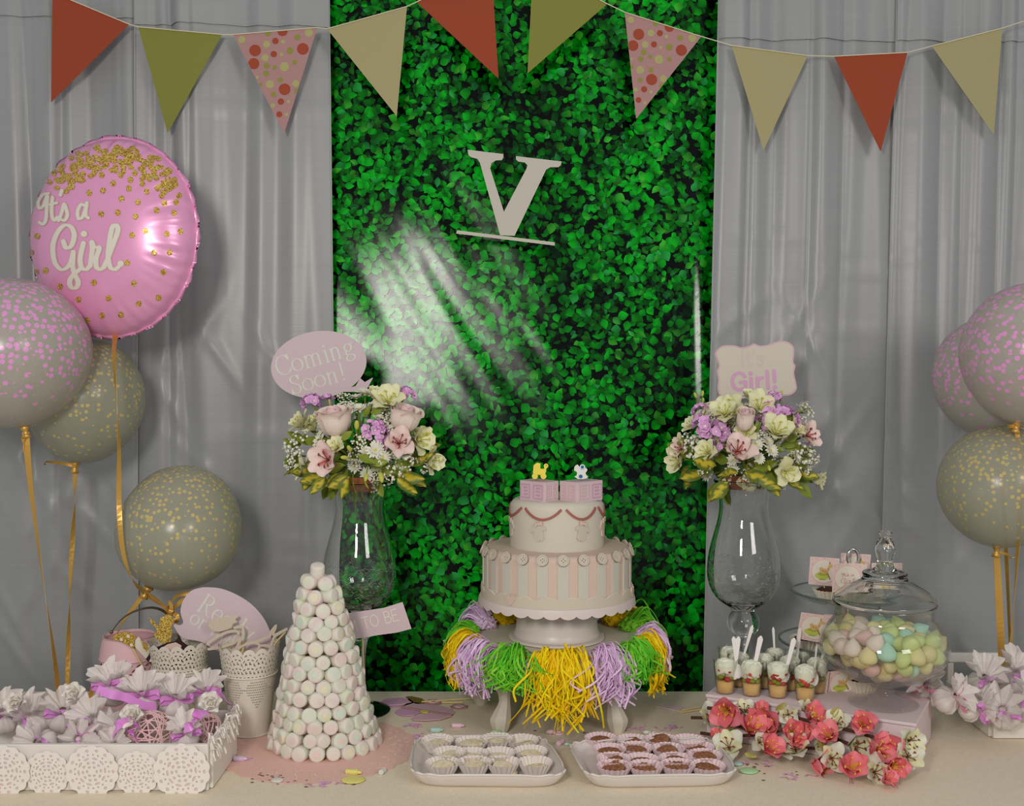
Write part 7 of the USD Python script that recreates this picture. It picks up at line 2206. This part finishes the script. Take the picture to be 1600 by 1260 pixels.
prop_lines('beige card bird-headed cut-out on a stick in front of the Ready or not bubble', [[(430, 830), (560, 745), (680, 692), (780, 682), (810, 710)], [(440, 905), (600, 880), (740, 830), (815, 780)], [(760, 640), (850, 630), (868, 700), (850, 800)]], [[(440, 600), (480, 545), (560, 517), (640, 512), (720, 502), (785, 478), (800, 505), (770, 540), (795, 568), (740, 592), (720, 640), (640, 672), (540, 690), (465, 655)]], 2.04, 4.2, M_BEIGE, [[(868, 650), (855, 860), (790, 1060)]], (368, 1030))
prop_lines('beige card zigzag crown cut-out on sticks at the right of the right lace bucket', [[(800, 900), (900, 845), (1050, 805), (1200, 735)], [(1200, 735), (1215, 680), (1270, 615)], [(1265, 640), (1240, 730), (1400, 655)], [(1400, 660), (1260, 745), (1225, 810), (1205, 890)], [(900, 835), (1000, 825), (1065, 862), (1010, 965)], [(1065, 862), (1150, 860), (1200, 885)], [(690, 960), (760, 920), (830, 800)]], [], 2.028, 3.8, M_BEIGE, [[(880, 850), (850, 960), (800, 1050)], [(1390, 690), (1270, 820), (1180, 960)]], (400, 1030))

# the white favour crate
LX1 = float(P(327, 1236, 1.757)[0])
cr = crate('white favour crate in the front left corner, with paper doilies on its front', LX1 - 0.56, LX1, 1.757, 1.925, 0.072, 'favour_crate')
M_PAPER = mat('doily_white', col(210, 204, 196), 0.75, 0.2)
M_PAPER_B = mat('doily_backing', col(204, 182, 182), 0.75, 0.2)


def doily(px_, py_, rad_px, label, y=1.749):
    c = P(px_, py_, y)
    R = rad_px * y / FOCAL
    th_ = np.linspace(0, 2 * PI, 120, endpoint=False)
    ed = R * (0.94 + 0.07 * np.abs(np.sin(th_ * 7)))
    g = Polygon(np.stack([ed * np.cos(th_), ed * np.sin(th_)], 1))
    hs = []
    for rr_, n_, a_, b_ in ((0.80, 14, 0.055, 0.045), (0.64, 21, 0.030, 0.030), (0.50, 10, 0.085, 0.035), (0.34, 10, 0.05, 0.04), (0.18, 6, 0.05, 0.035)):
        for k in range(n_):
            a = k / n_ * 2 * PI + (0.1 if n_ == 10 else 0)
            hs.append(hole(R * rr_ * math.cos(a), R * rr_ * math.sin(a), R * a_ * 1.35, R * b_ * 1.35, math.degrees(a) + 90))
    g = g.difference(unary_union(hs))
    m = extr(g, 0.0008)
    k = trimesh.Trimesh(np.stack([c[0] + m.vertices[:, 0], y - m.vertices[:, 2], c[2] + m.vertices[:, 1]], 1), m.faces, process=False)
    k.fix_normals()
    t = thing('lace_doily', label, 'doily', c)
    part(t, 'paper_lace', k, M_PAPER, smooth=False)
    bk = extr(Point(0, 0).buffer(R * 0.86), 0.0006)
    k = trimesh.Trimesh(np.stack([c[0] + bk.vertices[:, 0], y + 0.0014 - bk.vertices[:, 2], c[2] + bk.vertices[:, 1]], 1), bk.faces, process=False)
    k.fix_normals()
    part(t, 'backing', k, M_PAPER_B, smooth=False)


doily(284, 1206, 45, 'round white lace doily at the right end of the crate front', 1.7445)
doily(214, 1209, 36, 'round white lace doily second from the right on the crate front', 1.7485)
doily(144, 1206, 42, 'round white lace doily near the middle of the crate front', 1.7445)
doily(74, 1209, 36, 'round white lace doily second from the left on the crate front', 1.7485)
doily(6, 1206, 42, 'round white lace doily at the left end of the crate front', 1.7445)
# paper grass along the crate's end
r = rng(140)
gr = []
for k in range(120):
    yy = r.uniform(1.765, 1.92)
    b = np.array([LX1 - 0.008, yy, TABLE + r.uniform(0.040, 0.066)])
    e = b + [r.uniform(0.002, 0.024), r.normal(0, 0.012), r.uniform(0.004, 0.026)]
    gr.append(strap(spline([b, (b + e) / 2 + [0.004, 0, 0.008], e, e + [0.003, 0, -0.010]], 3), 0.0026, 0.0005, (0, 1, 0), r.normal(0, 0.3)))
sh = single('paper_grass', 'white shredded paper spilling over the right end of the favour crate', 'shredded paper', gr, M_PAPER, kind='stuff', smooth=False, loc=(LX1, 1.84, TABLE + 0.05))
# pink rattan balls
M_RATTAN = mat('rattan_pink', col(206, 170, 168), 0.6, 0.3)


def rattan(label, px_, py_, rad_px, y, seed):
    c = P(px_, py_, y)
    R = rad_px * y / FOCAL
    r = rng(seed)
    t = thing('rattan_ball', label, 'rattan ball', c)
    for k in range(24):
        n_ = r.normal(0, 1, 3)
        th_ = np.linspace(0, 2 * PI, 33)
        ring_ = np.stack([np.cos(th_), np.sin(th_), 0.35 * r.uniform(-1, 1) + 0 * th_], 1)
        ring_ = ring_ / np.linalg.norm(ring_, axis=1, keepdims=True) * R
        m = tube(ring_, 0.00125, 5, (0, 0, 1), cap=False)
        part(t, 'cane', orient(m, n_, c), M_RATTAN, smooth=True)
    return t


rattan('pink rattan ball in the middle of the favour crate', 236, 1150, 38, 1.82, 1)
rattan('pink rattan ball at the right end of the favour crate', 318, 1140, 28, 1.85, 2)
# tulle-wrapped favours with bright ribbon, and paper roses
FAV = [(178, 1078, 29, (-0.15, -0.3, 1.0), 1.90, 'tulle favour with a tall ruffle in front of the pink bucket'), (222, 1096, 30, (0.05, -0.3, 1.0), 1.89, 'tulle favour right of the one in front of the pink bucket'), (272, 1100, 28, (0.2, -0.3, 1.0), 1.91, 'tulle favour in front of the left lace bucket'), (322, 1088, 25, (0.15, -0.3, 1.0), 1.955, 'tulle favour between the two lace buckets'), (196, 1140, 27, (-0.6, -0.7, 0.3), 1.82, 'tulle favour lying left of the middle rattan ball'), (290, 1150, 25, (0.1, -0.5, 0.9), 1.80, 'tulle favour between the two rattan balls'), (150, 1130, 28, (-0.3, -0.5, 0.8), 1.84, 'tulle favour left of the one lying by the rattan ball'), (98, 1120, 28, (0.2, -0.4, 0.9), 1.87, 'tulle favour under the leftmost paper rose'), (50, 1128, 29, (-0.2, -0.4, 0.9), 1.87, 'tulle favour second from the left end of the crate'), (6, 1122, 28, (0.1, -0.4, 0.9), 1.88, 'tulle favour cut by the left edge of the photo'), (120, 1156, 26, (0.4, -0.7, 0.3), 1.80, 'tulle favour lying low at the front, above the second doily from the left'), (66, 1162, 26, (-0.4, -0.7, 0.4), 1.80, 'tulle favour lying low in the front left corner of the crate'), (178, 1166, 22, (0.2, -0.7, 0.4), 1.785, 'tulle favour lying low above the middle doily')]
for k, (x, y, rad, axv, yy, lab) in enumerate(FAV):
    wrapped(lab, P(x, y, yy), rad * yy / FOCAL * 0.92, axv, 500 + k, M_MAGENTA, 1.0)


def paper_rose(label, px_, py_, rad_px, y, seed, nrm=(0, -0.8, 0.5)):
    c = P(px_, py_, y)
    t = thing('paper_rose', label, 'flower', c)
    r = rng(seed)
    s = rad_px * y / FOCAL
    ms = []
    for k, (n_, L, W, op) in enumerate(((6, 1.0, 0.50, 1.15), (5, 0.8, 0.45, 0.85), (4, 0.6, 0.36, 0.55), (3, 0.42, 0.28, 0.25))):
        ms.append(bloom(n_, L, W, op, 0.35, 0.5, k * 0.5, r, 6, 5))
    part(t, 'petals', orient(cat_mesh(ms), nrm, c, r.uniform(0, 6), s), M_PAPER, smooth=True)
    part(t, 'rose_heart', orient(ball((0, 0, 0.25), 0.18, 2), nrm, c, 0, s), mat('paper_rose_heart', col(202, 192, 160), 0.7), smooth=True)


paper_rose('white paper rose at the right end of the crate, by the magenta ribbons', 331, 1101, 21, 1.84, 1)
paper_rose('white paper rose at the far left, in front of the gold ribbons', 116, 1087, 20, 1.85, 2)
paper_rose('white paper rose on the middle of the crate, left of the rattan ball', 208, 1120, 22, 1.79, 3)
paper_rose('white paper rose at the left end of the favour crate', 28, 1100, 20, 1.84, 4)
# loose magenta ribbons
for k, (lab, pts_, yy, w) in enumerate((('magenta satin ribbon curl hanging on the left lace bucket', [(270, 1058), (266, 1068), (263, 1078), (258, 1088)], 1.995, 0.009), ('magenta satin ribbon rippling over the right lace bucket from the paper rose', [(322, 1078), (334, 1080), (342, 1084), (350, 1090), (356, 1100), (364, 1104), (366, 1112)], 1.93, 0.012), ('magenta satin ribbon lying across the favours at the right of the middle rattan ball', [(288, 1138), (298, 1134), (306, 1122), (314, 1110), (322, 1118)], 1.775, 0.016), ('magenta satin ribbon swag behind the favours on the left', [(152, 1078), (176, 1086), (196, 1090), (222, 1102), (244, 1104)], 1.845, 0.014), ('lilac satin ribbon looped left of the middle rattan ball', [(176, 1150), (186, 1132), (206, 1126), (214, 1134), (204, 1146), (216, 1158)], 1.775, 0.014))):
    q = np.array([P(a, b, yy - 0.006 * math.sin(j * 2.1)) for j, (a, b) in enumerate(pts_)])
    single('satin_ribbon', lab, 'ribbon', strap(spline(q, 8), w, 0.0007, (0.2, 0.4, 0.9), 0.35 if k != 3 else 0.1), M_MAGENTA, smooth=False, loc=q[0])
